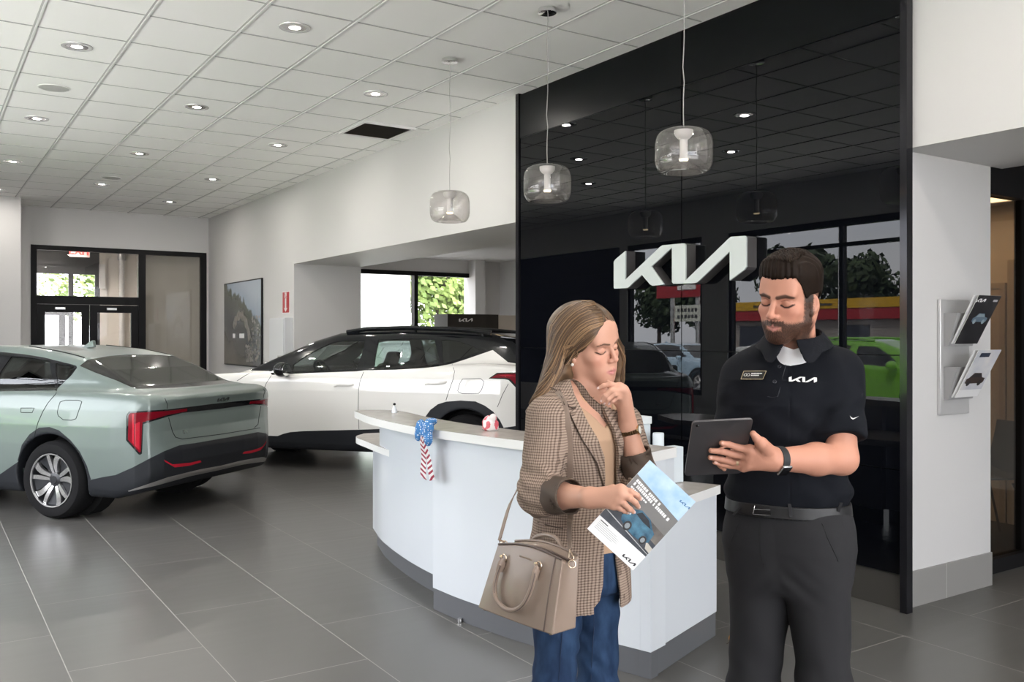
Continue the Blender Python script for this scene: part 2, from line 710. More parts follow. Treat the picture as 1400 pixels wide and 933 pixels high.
# glazed front of the showroom (seen mirrored in the black panel)
SILL, HEAD = 0.55, 3.11
wf = MB()
NEAR = 3.3       # the windows nearer than this reach down to the floor and up to the ceiling
wf.box((FX - 0.15, NEAR, 0), (FX, 16.2, SILL)).box((FX - 0.15, NEAR, HEAD), (FX, 16.2, CZ)).box((FX - 0.15, YB, 0), (FX, NEAR, 0.12)).box((FX - 0.15, YB, 3.3), (FX, NEAR, CZ))
piers = [(-4.0, 3.75), (9.87, 10.42), (12.25, 12.45), (15.9, 16.2)]
for a, b_ in piers:
    wf.box((FX - 0.15, a, SILL if a > 3.2 else 0.12), (FX, b_, HEAD if a > 3.2 else 3.3))
struct('wall_front', wf, M_wallgrey)
M_navy = mat('navy_blue_door_skin', (0.010, 0.014, 0.045), 0.4)
nv = MB().box((FX - 0.12, 12.452, SILL + 0.003), (FX - 0.05, 15.898, HEAD - 0.003))
for k in range(5):
    nv.box((FX - 0.05, 12.46, SILL + 0.1 + 0.5 * k), (FX - 0.035, 15.88, SILL + 0.5 + 0.5 * k))
struct('door_2', nv, M_navy)
spans = [(3.75, 9.87), (10.42, 12.25)]
for i, (a, b_) in enumerate(spans):
    mb = MB()
    SILL, HEAD = (0.55, 3.11) if a > 3.2 else (0.12, 3.3)
    for y in (a, b_ - 0.06):
        mb.box((FX - 0.12, y, SILL), (FX - 0.03, y + 0.06, HEAD))
    for z in (SILL, HEAD - 0.09):
        mb.box((FX - 0.12, a, z), (FX - 0.03, b_, z + 0.09))
    mb.box((FX - 0.12, a, 2.74), (FX - 0.03, b_, 2.79))
    nmul = max(1, round((b_ - a) / 1.85))
    for k in range(1, nmul):
        y = a + (b_ - a) * k / nmul
        mb.box((FX - 0.12, y - 0.03, SILL), (FX - 0.03, y + 0.03, HEAD))
    w = struct('window_%d' % (i + 2), mb, M_black)
    g = MB().box((FX - 0.08, a + 0.02, SILL + 0.02), (FX - 0.072, b_ - 0.02, HEAD - 0.02)).build('pane', M_glass, w)
    portal((FX - 0.2, (a + b_) / 2, (SILL + HEAD) / 2), (0, -PI / 2, 0), HEAD - SILL, b_ - a)

# room beyond the car opening
AX, AY, AZ = 8.97, 14.0, 2.86
W0, W1, WZ0, WZ1 = 5.9, 8.45, 0.25, 2.63
struct('wall_alcove', MB().box((BULK, AY, 0), (W0, AY + 0.15, AZ)).box((W1, AY, 0), (AX + 0.15, AY + 0.15, AZ))
       .box((W0, AY, WZ1), (W1, AY + 0.15, AZ)).box((W0, AY, 0), (W1, AY + 0.15, WZ0))
       .box((AX, 6.8, 0), (AX + 0.15, AY, AZ)).box((BULK - 0.13, 6.65, 0), (AX, 6.8, AZ))
       .box((8.3, AY - 0.25, 0), (8.52, AY, AZ) if False else (8.50, AY + 0.15, AZ)), M_wall)
struct('ceiling_alcove', MB().box((BULK, 6.8, AZ), (AX + 0.1, AY + 0.1, AZ + 0.08)), M_wall)
mb = MB()
for x in (W0, 7.2, W1 - 0.07):
    mb.box((x, AY - 0.03, WZ0), (x + 0.07, AY + 0.09, WZ1))
for z in (WZ0, WZ1 - 0.07):
    mb.box((W0, AY - 0.03, z), (W1, AY + 0.09, z + 0.07))
w1 = struct('window_1', mb, M_black)
MB().box((W0, AY + 0.03, WZ0), (W1, AY + 0.036, WZ1)).build('pane', M_glass, w1)
portal(((W0 + W1) / 2, AY + 0.2, (WZ0 + WZ1) / 2), (-PI / 2, 0, 0), W1 - W0, WZ1 - WZ0)
M_warm = mat('warm_ceiling_diffuser', (0.9, 0.8, 0.65), 0.5, emit=(1.0, 0.72, 0.44), estr=3.0)
M_vest_fill = mat('vestibule_fill_diffuser', (0.9, 0.9, 0.88), 0.5, emit=(1.0, 0.93, 0.84), estr=30.0)


def ceiling_panel(cx, cy, cz, sx, sy, label, m):
    t = thing('ceiling_light', label, 'light', (cx, cy, cz), 0)
    MB().box((-sx / 2, -sy / 2, -0.012), (sx / 2, sy / 2, -0.004)).build('diffuser', m, t)
    f = MB()
    for a in (-1, 1):
        f.box((a * sx / 2 - 0.012, -sy / 2 - 0.012, -0.018), (a * sx / 2 + 0.012, sy / 2 + 0.012, -0.0005))
        f.box((-sx / 2 + 0.013, a * sy / 2 - 0.012, -0.018), (sx / 2 - 0.013, a * sy / 2 + 0.012, -0.0005))
    f.build('frame', M_tbar, t)


ceiling_panel(2.05, 18.9, 3.32, 1.0, 0.6, 'added bright ceiling panel lighting up the glazed vestibule', M_vest_fill)  # lamp panel added only to brighten the vestibule
ceiling_panel(6.55, 9.0, AZ, 1.2, 1.2, 'warm lit square ceiling panel above the white car bay', M_warm)

# glazed vestibule beyond the far wall
mb = MB()
Y0, Y1 = YF - 0.02, YF + 0.09
DX0, DX1 = FW0 + 0.05, 3.36
mb.box((FW0, Y0, 0), (FW0 + 0.09, Y1, FWZ)).box((FW1 - 0.10, Y0, 0), (FW1, Y1, FWZ)).box((FW0, Y0, FWZ - 0.08), (FW1, Y1, FWZ))
mb.box((DX1 - 0.02, Y0, 0), (DX1 + 0.10, Y1, FWZ)).box((FW0, Y0, 2.06), (DX1 + 0.1, Y1, 2.20)).box((DX1, Y0, 0), (FW1, Y1, 0.1))
w6 = struct('window_6', mb, M_black)
MB().box((DX1 + 0.08, YF + 0.03, 0.08), (FW1 - 0.08, YF + 0.036, FWZ - 0.06)).box((FW0 + 0.08, YF + 0.03, 2.18), (DX1, YF + 0.036, FWZ - 0.06)).build('pane', M_glass, w6)
for i, (a, b_, nm) in enumerate(((FW0 + 0.095, 2.53, 'left'), (2.54, DX1 - 0.025, 'right'))):
    d = MB()
    d.box((a, YF - 0.01, 0.01), (a + 0.12, YF + 0.05, 2.05)).box((b_ - 0.12, YF - 0.01, 0.01), (b_, YF + 0.05, 2.05))
    d.box((a, YF - 0.01, 1.92), (b_, YF + 0.05, 2.05)).box((a, YF - 0.01, 0.01), (b_, YF + 0.05, 0.22))
    dd = struct('door_%d' % (i + 3), d, M_black)
    MB().box((a + 0.1, YF + 0.016, 0.2), (b_ - 0.1, YF + 0.022, 1.94)).build('pane', M_glass, dd)
    xh = b_ - 0.06 if i == 0 else a + 0.06
    MB().tube([(xh, YF - 0.012, 0.9), (xh, YF - 0.06, 0.92), (xh, YF - 0.06, 1.28), (xh, YF - 0.012, 1.3)], 0.012).build('handle', M_steel, dd, smooth=True)
    MB().cbox((a + 0.35, YF - 0.03, 1.985), (0.16, 0.04, 0.04)).build('closer', M_steel, dd, bevel=0.004)

VY = 20.5
M_soffit = mat('slate_blue_soffit', (0.10, 0.115, 0.145), 0.6)
M_vest = mat('cream_vestibule_wall', (0.84, 0.79, 0.73), 0.6)
M_taupe = mat('taupe_wall', (0.42, 0.40, 0.34), 0.6)
struct('ceiling_vestibule', MB().box((0.9, YF + 0.12, 3.32), (5.2, VY + 0.1, 3.4)), M_soffit)
for nm, lo_, hi_ in (('wall_vestibule_left', (0.8, YF + 0.12, 0), (0.9, VY, 3.4)), ('wall_vestibule_back', (3.20, VY, 0), (5.2, VY + 0.1, 3.4)), ('wall_vestibule_right', (5.1, YF + 0.12, 0), (5.2, VY, 3.4))):
    struct(nm, MB().box(lo_, hi_), M_vest)
struct('wall_partition', MB().box((3.40, YF + 0.35, 0), (5.1, YF + 0.45, 3.32)), M_taupe)
struct('floor_vestibule', MB().box((0.8, YF + 0.1, -0.1), (5.2, VY + 0.1, -0.001)), M_floor)
mb = MB()
mb.box((0.9, VY, 2.95), (3.2, VY + 0.08, 3.32))
for x in (0.92, 2.62, 3.12):
    mb.box((x, VY, 0), (x + 0.09, VY + 0.08, 2.95))
mb.box((0.9, VY, 2.09), (3.2, VY + 0.08, 2.19)).box((0.9, VY, 2.78), (3.2, VY + 0.08, 2.96))
mb.box((1.0, VY, 1.93), (2.64, VY + 0.08, 2.0)).box((2.44, VY, 0), (2.56, VY + 0.08, 2.0))
w7 = struct('window_7', mb, M_dark_grey)
MB().box((0.92, VY + 0.03, 0.02), (3.18, VY + 0.036, 2.94)).build('pane', M_glass, w7)
portal((2.05, VY + 0.15, 1.5), (-PI / 2, 0, 0), 2.2, 2.9)
bx = MB().box((3.19, VY - 0.10, 2.50), (3.30, VY, 3.0))
struct('trim_2', bx, M_white_plastic)
for i, x in enumerate((3.62, 4.02, 4.38)):
    t = thing('conduit_pipe', ['white vertical pipe on the vestibule wall nearest the outer door', 'white vertical pipe in the middle of the vestibule wall',
                               'white vertical pipe closest to the taupe partition'][i], 'pipe', (x, VY - 0.09, 0))
    MB().lathe([(0.055, 0.0), (0.055, 3.1)], 16).build('pipe', M_white_plastic, t, smooth=True)
    MB().lathe([(0.085, 3.1), (0.085, 3.3)], 16).build('collar', M_steel, t, smooth=True)

# exit sign hung in the vestibule
t = thing('exit_sign', 'red lettered EXIT sign hanging from the vestibule ceiling', 'sign', (2.68, 19.45, 3.16))
MB().cbox((0, 0, 0), (0.36, 0.05, 0.21)).build('housing', mat('exit_sign_housing', (0.8, 0.62, 0.6), 0.4), t, bevel=0.006)
MB().tube([(0, 0, 0.10), (0, 0, 0.16)], 0.012).build('stem', M_white_plastic, t)
text_mesh('lettering', 'EXIT', 0.19, mat('exit_red_glow', (0.8, 0.05, 0.05), 0.4, emit=(1, 0.05, 0.04), estr=1.4), t,
          Matrix.Translation((0, -0.028, 0)) @ Matrix.Rotation(PI / 2, 4, 'X'), 0.001, bold=0.006)

# office behind glass on the right
OY = 3.12
M_beige = mat('beige_office_wall', (0.58, 0.47, 0.36), 0.65)
M_officefloor = mat('office_carpet', (0.055, 0.045, 0.035), 0.9)
struct('wall_office', MB().box((5.48, 6.3, 0), (7.45, 6.4, 2.62)).box((7.35, OY + 0.1, 0), (7.45, 6.3, 2.62)).box((5.49, OY + 0.1, 0), (5.52, 6.3, 2.62)), M_beige)
struct('ceiling_office', MB().box((5.5, OY + 0.05, 2.58), (9.0, 6.4, 2.66)), mat('office_ceiling', (0.45, 0.41, 0.36), 0.8))
struct('floor_office', MB().box((5.52, OY + 0.05, 0.0), (8.9, 6.3, 0.012)), M_officefloor)
struct('wall_corridor', MB().box((9.0, YB, 0), (9.1, 6.4, 2.75)), M_wall)
struct('ceiling_corridor', MB().box((BULK, YB, 2.66), (9.0, OY + 0.05, 2.74)), M_wall)
mb = MB()
mb.box((5.5, OY, 2.43), (8.9, OY + 0.09, 2.56)).box((5.5, OY, 0), (8.9, OY + 0.09, 0.09)).box((5.5, OY, 0.09), (5.53, OY + 0.09, 2.43))
mb.box((6.17, OY, 0.09), (6.21, OY + 0.09, 2.43)).box((5.5, OY + 0.02, 2.56), (8.9, OY + 0.06, 2.66))
w8 = struct('window_8', mb, M_black)
MB().box((5.52, OY + 0.04, 0.08), (8.9, OY + 0.046, 2.44)).build('pane', glass_mat('smoked_office_glass', (0.72, 0.70, 0.65), 0.07), w8)
ceiling_panel(6.55, 4.0, 2.58, 1.0, 0.8, 'warm lit rectangular ceiling panel inside the glazed office', M_warm)
d5 = struct('door_5', MB().box((7.325, 3.93, 0), (7.348, 4.75, 1.90)), mat('tan_office_door', (0.44, 0.33, 0.23), 0.5))
MB().box((7.315, 3.88, 0), (7.348, 3.925, 1.95)).box((7.315, 3.925, 1.905), (7.348, 4.755, 1.95)).build('casing', mat('tan_casing', (0.36, 0.27, 0.19), 0.5), d5)
d6 = struct('door_6', MB().box((7.325, 3.25, 0), (7.348, 3.80, 2.08)), mat('tan_office_panel', (0.50, 0.40, 0.30), 0.5))
MB().box((7.315, 3.81, 0), (7.348, 3.86, 2.13)).build('casing', mat('tan_casing', ()), d6)

# grey tile skirting
M_skirt = grid_lines_material('grey_skirting_tile', (0.27, 0.265, 0.255), (0.5, 0.5, 0.48), 0.6, 50.0, 0.2, -25, 0.002, 0.35, streak=0.15)
struct('baseboard_right', MB().box((WX - 0.012, JY + 0.0, 0), (WX, YF, 0.20)).box((WX + 0.05, 2.988, 0), (5.49, 3.0, 0.20)).box((WX, JY - 0.012, 0), (BULK, JY, 0.2)), M_skirt)
struct('baseboard_far', MB().box((1.39, 16.188, 0), (FX, 16.2, 0.2)), M_skirt)

# ------------------------------------------------------------------ black feature wall
PX = WX - 0.035
t = thing('feature_wall_panel', 'tall glossy black glass feature wall carrying the white sign letters', 'wall panel', (WX, 4.86, 0))
M_gloss = mat('black_back_painted_glass', (0.0025, 0.003, 0.0045), 0.0, spec=0.5, ior=1.41)
M_gloss_top = mat('black_satin_glass', (0.004, 0.005, 0.006), 0.3, ior=1.25)
ys = [2.975, 4.69, 6.75]
zs = [0.20, 0.78, 1.416, 3.30, 3.695]
MB().box((-0.006, 2.975 - 4.86, 0.2), (-0.001, 6.75 - 4.86, 3.69)).build('backing', M_black, t)
for i in range(2):
    for k in range(4):
        MB().box((PX - WX, ys[i] + 0.004 - 4.86, zs[k] + 0.003), (-0.0065, ys[i + 1] - 0.004 - 4.86, zs[k + 1] - 0.003)).build('panel', M_gloss_top if k == 3 else M_gloss, t)
MB().box((-0.02, 2.98 - 4.86, 0.001), (-0.001, 6.75 - 4.86, 0.196)).build('kick_plate', mat('bronze_kick_plate', (0.13, 0.125, 0.115), 0.3, metal=0.6), t)
f = MB().box((PX - WX - 0.02, 2.93 - 4.86, 0.001), (-0.001, 2.972 - 4.86, 3.705)).box((PX - WX - 0.012, 6.753 - 4.86, 0.001), (-0.001, 6.80 - 4.86, 3.705))
f.build('frame', mat('polished_black_metal', (0.02, 0.02, 0.024), 0.12, metal=0.4), t)

# sign letters: (y, z) outlines on the panel, faces stand proud of dark returns
LOGO_PX = [
    [(839, 393.5), (839, 358.5), (841, 355), (854.8, 343.3), (854.8, 382.7), (902.5, 337.5), (905.5, 335.6), (918.5, 334.4), (918.5, 338.4), (890.3, 364.6), (907.6, 389), (892, 391), (888.5, 389), (877.5, 376), (860, 392), (857, 394), (840, 395)],
    [(918.5, 334.2), (934.5, 332.8), (937, 334.5), (937, 383.8), (995, 327.3), (999.5, 323.8), (1018, 322.6), (1020, 324.5), (1020, 365), (1017.5, 369), (997.5, 383.8), (997.5, 344), (956, 383.5), (952, 386.5), (948, 387.4), (920.5, 388.2), (918.5, 386)],
]


def px_to_wall(px, py, X):
    o = (px - 700) / 1234.5
    s_, c_ = math.sin(YAW), math.cos(YAW)
    d = X / (s_ + o * c_)
    return d * (c_ - o * s_), 1.53 + (458 - py) / 1234.5 * d


LX = PX - 0.10
LOGO = [[px_to_wall(x, y, LX) for x, y in g] for g in LOGO_PX]
t = thing('wall_sign', 'large white raised letter sign on the glossy black wall', 'sign', (LX, 4.77, 2.05))
Mx = frame_matrix((0, 0, 0), (0, 1, 0), (0, 0, 1), (1, 0, 0))
M_face = mat('white_sign_face', (0.62, 0.67, 0.66), 0.35)
M_ret = mat('grey_sign_return', (0.09, 0.085, 0.085), 0.35)
for g in LOGO:
    pl = [(y - 4.77, z - 2.05) for y, z in g]
    MB().prism(pl, 0.0, 0.012, Mx).build('letter_face', M_face, t)
    MB().prism(pl, 0.0125, 0.0995, Mx).build('letter_return', M_ret, t)


def logo_mesh(name, h, m, parent, M, depth=0.002):
    """the same letters, small: h high, flat on M's xy plane"""
    ymin = min(p[0] for g in LOGO for p in g)
    ymax = max(p[0] for g in LOGO for p in g)
    zmin = min(p[1] for g in LOGO for p in g)
    zmax = max(p[1] for g in LOGO for p in g)
    k = h / (zmax - zmin)
    mb = MB()
    for g in LOGO:
        pl = [(-(y - (ymin + ymax) / 2) * k, (z - (zmin + zmax) / 2) * k) for y, z in g]
        mb.prism(pl, 0, depth, M)
    return mb.build(name, m, parent)


# ------------------------------------------------------------------ ceiling fittings
M_trimring = mat('downlight_trim', (0.75, 0.75, 0.74), 0.25, metal=0.4)
M_reflector = mat('downlight_reflector', (0.75, 0.72, 0.7), 0.15, metal=0.9)
M_bulb = mat('downlight_lamp', (1, 0.95, 0.9), 0.4, emit=(1.0, 0.93, 0.86), estr=18)
dl0 = thing('recessed_downlight', '-', 'light', (0, 0, CZ), 0, 'recessed downlights in the tiled ceiling')
MB().lathe([(0.078, -0.0005), (0.112, -0.0005), (0.110, -0.006), (0.085, -0.008), (0.078, -0.004)], 32, closed=True).build('trim_ring', M_trimring, dl0, smooth=True)
MB().lathe([(0.082, -0.0045), (0.06, -0.0015), (0.0, -0.0008)], 32).build('reflector', M_reflector, dl0, smooth=True)
MB().lathe([(0.045, -0.002), (0.040, -0.0045), (0.0, -0.0055)], 24).build('lamp', M_bulb, dl0, smooth=True)
dl_light = bpy.data.lights.new('downlight_beam', 'AREA')
dl_light.shape = 'DISK'
dl_light.size = 0.08
dl_light.energy = 9
dl_light.color = (1.0, 0.94, 0.87)
dlo = bpy.data.objects.new('downlight_beam', dl_light)
dlo.location = (0, 0, -0.012)
COL.objects.link(dlo)
dlo.parent = dl0
rows = {1.015: [-3.2, -0.5, 2.15, 4.8, 7.5, 10.22, 12.92, 15.5], 2.24: [-1.8, 0.85, 3.5, 6.185, 8.861, 11.516, 14.15], 3.465: [-3.1, -0.45, 2.2, 7.486, 10.126, 12.85, 15.42]}
DLAB = {(1.015, 7.5): 'round recessed downlight nearest the left edge and front of the ceiling', (1.015, 10.22): 'round downlight left of the flat ceiling speaker disc, second in its row',
        (1.015, 12.92): 'small downlight at the far left, just before the white wall corner', (2.24, 6.185): 'largest recessed downlight, nearest one in the middle row of the ceiling',
        (2.24, 8.861): 'second recessed downlight of the middle ceiling row', (2.24, 11.516): 'third recessed downlight of the middle ceiling row',
        (2.24, 14.15): 'farthest downlight of the middle row beside a small ceiling speaker', (3.465, 7.486): 'recessed downlight between the vent and the pendant canopies',
        (3.465, 10.126): 'recessed downlight just beyond the dark ceiling vent', (3.465, 12.85): 'downlight above the wall sign in the row along the white wall',
        (3.465, 15.42): 'farthest tiny downlight in the corner by the glazed far wall'}
first = True
for x, ys_ in rows.items():
    for y in ys_:
        o = dl0 if first else copy_tree(dl0)
        first = False
        o.location = (x, y, CZ - 0.0003)
        o['label'] = DLAB.get((x, y), 'round recessed ceiling downlight seen only as a mirror image in the black wall')
for i, (x, y) in enumerate(((1.02, 8.87), (2.26, 13.51))):
    t = thing('ceiling_speaker', ['flat round grey ceiling speaker at the left of the ceiling', 'small round ceiling speaker far down the middle ceiling row'][i], 'speaker', (x, y, CZ))
    MB().lathe([(0.0, -0.009), (0.10, -0.008), (0.118, -0.006), (0.122, -0.0005)], 32).build('grille', mat('speaker_grille', (0.47, 0.47, 0.46), 0.6), t, smooth=True)
    MB().lathe([(0.1225, -0.0005), (0.132, -0.0005), (0.130, -0.007), (0.1225, -0.007)], 32, closed=True).build('rim', M_tbar, t, smooth=True)

# dark return-air vent
t = thing('ceiling_vent', 'dark square return air grille set in the white ceiling', 'vent', (4.09, 8.80, CZ))
MB().box((-0.27, -0.29, -0.010), (0.27, 0.29, -0.0005)).build('backing', mat('vent_dark', (0.03, 0.026, 0.02), 0.7), t)
f = MB()
for a in (-1, 1):
    f.box((a * 0.285 - 0.016, -0.32, -0.022), (a * 0.285 + 0.016, 0.32, -0.0005))
    f.box((-0.269, a * 0.305 - 0.014, -0.022), (0.269, a * 0.305 + 0.014, -0.0005))
f.build('frame', M_tbar, t)
g = MB()
M_slat = mat('vent_slat', (0.07, 0.06, 0.05), 0.5)
for k in range(22):
    y = -0.28 + 0.56 * (k + 0.5) / 22
    g.add([(-0.265, y - 0.004, -0.019), (0.265, y - 0.004, -0.019), (0.265, y + 0.008, -0.0105), (-0.265, y + 0.008, -0.0105),
           (-0.265, y - 0.003, -0.02), (0.265, y - 0.003, -0.02), (0.265, y + 0.009, -0.0115), (-0.265, y + 0.009, -0.0115)],
          [(0, 1, 2, 3), (7, 6, 5, 4), (0, 3, 7, 4), (1, 5, 6, 2), (0, 4, 5, 1), (3, 2, 6, 7)])
g.build('grille', M_slat, t)

# pendants
M_pglass = glass_mat('smoky_pendant_glass', (0.86, 0.84, 0.83), 0.16, 0.0, 0.07)
M_pfrost = mat('frosted_socket', (0.75, 0.75, 0.74), 0.4)
M_pbulb = mat('pendant_lamp_glow', (1, 0.9, 0.7), 0.4, emit=(1.0, 0.80, 0.5), estr=5)
PEND = [(3.515, 6.215, 2.42, 'glass drum pendant lamp farthest along the row, before the white wall'), (3.52, 4.904, 2.42, 'glass drum pendant lamp in the middle, at the black wall edge'),
        (3.52, 3.62, 2.42, 'glass drum pendant lamp nearest and largest, above the sign letters')]
SH = 0.245
p0 = thing('pendant_lamp', PEND[0][3], 'pendant lamp', (0, 0, 0), 0, 'glass drum pendants over the reception counter')
CH = CZ - 2.42
can = MB().lathe([(0.0, CH - 0.001), (0.058, CH - 0.001), (0.062, CH - 0.004), (0.062, CH - 0.03), (0.056, CH - 0.034), (0.0, CH - 0.034)], 32)
can.build('canopy', M_chrome, p0, smooth=True)
rs = random.Random(3)
cd = [(0.0, 0.0, SH + 0.005)]
for k in range(1, 12):
    cd.append((rs.uniform(-0.004, 0.004), rs.uniform(-0.004, 0.004), SH + (CH - 0.034 - SH) * k / 12))
cd.append((0.006, 0, CH - 0.034))
MB().tube(cd, 0.0028, 6).build('cord', mat('clear_grey_cord', (0.36, 0.35, 0.34), 0.35), p0, smooth=True)
R0 = 0.158
out = [(0.0, SH), (0.06, SH - 0.001), (0.105, SH - 0.008), (0.135, SH - 0.025), (0.151, SH - 0.05), (R0, SH - 0.085), (R0, 0.075), (0.154, 0.045), (0.142, 0.018), (0.125, 0.004), (0.105, 0.0),
       (0.075, 0.03), (0.045, 0.055), (0.028, 0.062), (0.0, 0.064)]
MB().lathe(out, 48).build('glass_shade', M_pglass, p0, smooth=True, angle=80)
MB().lathe([(0.0, SH - 0.006), (0.052, SH - 0.012), (0.050, SH - 0.035), (0.035, SH - 0.055), (0.0215, SH - 0.062), (0.0215, 0.088), (0.027, 0.08), (0.027, 0.074), (0.0, 0.074)], 32).build('socket', M_pfrost, p0, smooth=True, angle=50)
MB().lathe([(0.0, 0.073), (0.024, 0.0735), (0.022, 0.068), (0.0, 0.066)], 24).build('bulb', M_pbulb, p0, smooth=True)
for i, (x, y, z, lab) in enumerate(PEND):
    o = p0 if i == 0 else copy_tree(p0)
    o.location = (x, y, z)
    o['label'] = lab

# ------------------------------------------------------------------ things on the walls
t = thing('wall_poster', 'large framed landscape poster with a stone arch on the white wall', 'poster', (WX - 0.002, 15.08, 1.72))
MB().box((-0.03, -1.03, -0.71), (-0.001, 1.03, 0.71)).build('frame', M_black, t, bevel=0.003)
m = mat('landscape_print', (0.2, 0.2, 0.2), 0.25)
n, l, b = nodes_of(m)
tcn = n.new('ShaderNodeTexCoord')
sep = n.new('ShaderNodeSeparateXYZ')
l.new(tcn.outputs['Object'], sep.inputs[0])
nz = n.new('ShaderNodeTexNoise')
nz.inputs['Scale'].default_value = 3
nz.inputs['Detail'].default_value = 8
l.new(tcn.outputs['Object'], nz.inputs['Vector'])
# height above the ridge: z + slope*y + noise
a1 = n.new('ShaderNodeMath'); a1.operation = 'MULTIPLY_ADD'
l.new(sep.outputs['Y'], a1.inputs[0]); a1.inputs[1].default_value = -0.38; l.new(sep.outputs['Z'], a1.inputs[2])
a2 = n.new('ShaderNodeMath'); a2.operation = 'MULTIPLY_ADD'
l.new(nz.outputs['Fac'], a2.inputs[0]); a2.inputs[1].default_value = 0.5; l.new(a1.outputs[0], a2.inputs[2])
rp = n.new('ShaderNodeValToRGB')
rp.color_ramp.interpolation = 'LINEAR'
els = [(0.0, (0.16, 0.15, 0.13)), (0.22, (0.10, 0.095, 0.085)), (0.34, (0.05, 0.05, 0.05)), (0.5, (0.035, 0.04, 0.045)), (0.60, (0.06, 0.065, 0.055)), (0.76, (0.09, 0.10, 0.08)), (0.785, (0.30, 0.36, 0.43)), (1.0, (0.38, 0.43, 0.50))]
rp.color_ramp.elements[0].position, rp.color_ramp.elements[0].color = els[0][0], (*els[0][1], 1)
rp.color_ramp.elements[1].position, rp.color_ramp.elements[1].color = els[-1][0], (*els[-1][1], 1)
for p_, c_ in els[1:-1]:
    e = rp.color_ramp.elements.new(p_)
    e.color = (*c_, 1)
mr = n.new('ShaderNodeMapRange')
mr.inputs['From Min'].default_value = -0.7
mr.inputs['From Max'].default_value = 1.0
l.new(a2.outputs[0], mr.inputs['Value'])
l.new(mr.outputs[0], rp.inputs['Fac'])
l.new(rp.outputs['Color'], b.inputs['Base Color'])
MB().box((-0.034, -1.01, -0.69), (-0.0305, 1.01, 0.69)).build('print', m, t)
arch = MB()
pts = [(-0.036, 0.55 - 0.9 * k / 14 - 0.1, -0.28 + 0.42 * math.sin(PI * (k + 2) / 16) ** 0.7) for k in range(15)]
arch.tube(pts, [0.05 + 0.02 * (k % 3) for k in range(15)], 6, flat=(1.0, 0.02))
rs = random.Random(9)
for k in range(110):
    yy = rs.uniform(-0.95, -0.25)
    zz = -0.62 + rs.random() * (0.75 if yy < -0.55 else 0.25)
    r_ = rs.uniform(0.018, 0.045)
    arch.prism([(yy + r_ * math.cos(a * PI / 3 + k), zz + 0.7 * r_ * math.sin(a * PI / 3 + k)) for a in range(6)], -0.0365 + 0.000002 * k, -0.0345, frame_matrix((0, 0, 0), (0, 1, 0), (0, 0, 1), (1, 0, 0)))
arch.build('stone_arch', add_noise_color(mat('stone_print', (0.3, 0.28, 0.25), 0.4), (0.09, 0.083, 0.07), (0.27, 0.25, 0.22), 14), t)
for k, (yy, w_) in enumerate(((0.42, 0.13), (-0.02, 0.26))):
    MB().box((-0.0366, yy - w_ / 2, -0.245), (-0.0345, yy + w_ / 2, -0.17)).build('caption', mat('caption_white', (0.75, 0.75, 0.75), 0.5), t)

t = thing('extinguisher_sign', 'red fire extinguisher arrow sign high on the white wall', 'sign', (WX, 12.99, 2.01))
MB().box((-0.006, -0.155, -0.165), (-0.001, 0.155, 0.165)).build('border', mat('sign_white', (0.75, 0.72, 0.72), 0.5), t)
MB().box((-0.009, -0.14, -0.152), (-0.0062, 0.14, 0.152)).build('plate', mat('sign_red', (0.42, 0.02, 0.03), 0.4), t)
Mw = frame_matrix((-0.011, 0, 0), (0, -1, 0), (0, 0, 1), (-1, 0, 0))
ar = MB()
ar.prism([(-0.028, 0.06), (-0.028, -0.085), (-0.075, -0.085), (0, -0.14), (0.075, -0.085), (0.028, -0.085), (0.028, 0.06)], 0, 0.0015, Mw)
ar.build('arrow', mat('sign_white', ()), t)
for zz, tx in ((0.125, 'FIRE'), (0.085, 'EXT.')):
    text_mesh('lettering', tx, 0.05, mat('sign_white', ()), t, Mw @ Matrix.Translation((0, zz, 0)), 0.0008, bold=0.002)
t = thing('extinguisher_cabinet', 'white wall cabinet under the red arrow sign beside the car opening', 'cabinet', (WX, 13.05, 1.35))
MB().box((-0.12, -0.33, -0.45), (-0.001, 0.33, 0.43)).build('body', mat('cabinet_white', (0.62, 0.63, 0.65), 0.4), t, bevel=0.004)
MB().box((-0.135, -0.31, -0.43), (-0.1215, 0.31, 0.41)).build('door', mat('cabinet_white', ()), t, bevel=0.003)
t = thing('wall_switch_plate', 'small grey switch plate on the front of the white wall cabinet', 'switch', (WX - 0.137, 12.86, 1.18))
MB().box((-0.008, -0.11, -0.05), (-0.001, 0.11, 0.05)).build('plate', mat('switch_grey', (0.5, 0.5, 0.5), 0.5), t, bevel=0.002)
for k in range(3):
    MB().box((-0.016, -0.075 + 0.06 * k, -0.03), (-0.0082, -0.05 + 0.06 * k, 0.03)).build('toggle', M_dark_grey, t)
# ------------------------------------------------------------------ outdoors (through the glass and mirrored in the black wall)
M_asphalt = add_noise_color(mat('asphalt', (0.1, 0.1, 0.1), 0.85), (0.12, 0.12, 0.12), (0.19, 0.19, 0.185), 0.6)
struct('ground', MB().box((-140, -60, -0.4), (90, 140, -0.14)), M_asphalt)
struct('path', MB().box((-15, -30, -0.139), (FX - 0.16, 22, -0.12)).box((FX - 0.16, -20, -0.139), (12, YB - 0.12, -0.12)), add_noise_color(mat('bounce_concrete', (0.6, 0.59, 0.57), 0.85), (0.58, 0.57, 0.55), (0.68, 0.67, 0.65), 0.8))  # pale apron added to bounce daylight up to the ceiling
M_leaf = add_noise_color(mat('leaf_green', (0.05, 0.09, 0.03), 0.7), (0.016, 0.032, 0.012), (0.042, 0.07, 0.024), 0.7)
M_leaf2 = add_noise_color(mat('leaf_bright_green', (0.1, 0.2, 0.04), 0.7), (0.16, 0.24, 0.07), (0.32, 0.42, 0.13), 0.8)
M_bark = mat('bark', (0.08, 0.06, 0.045), 0.9)


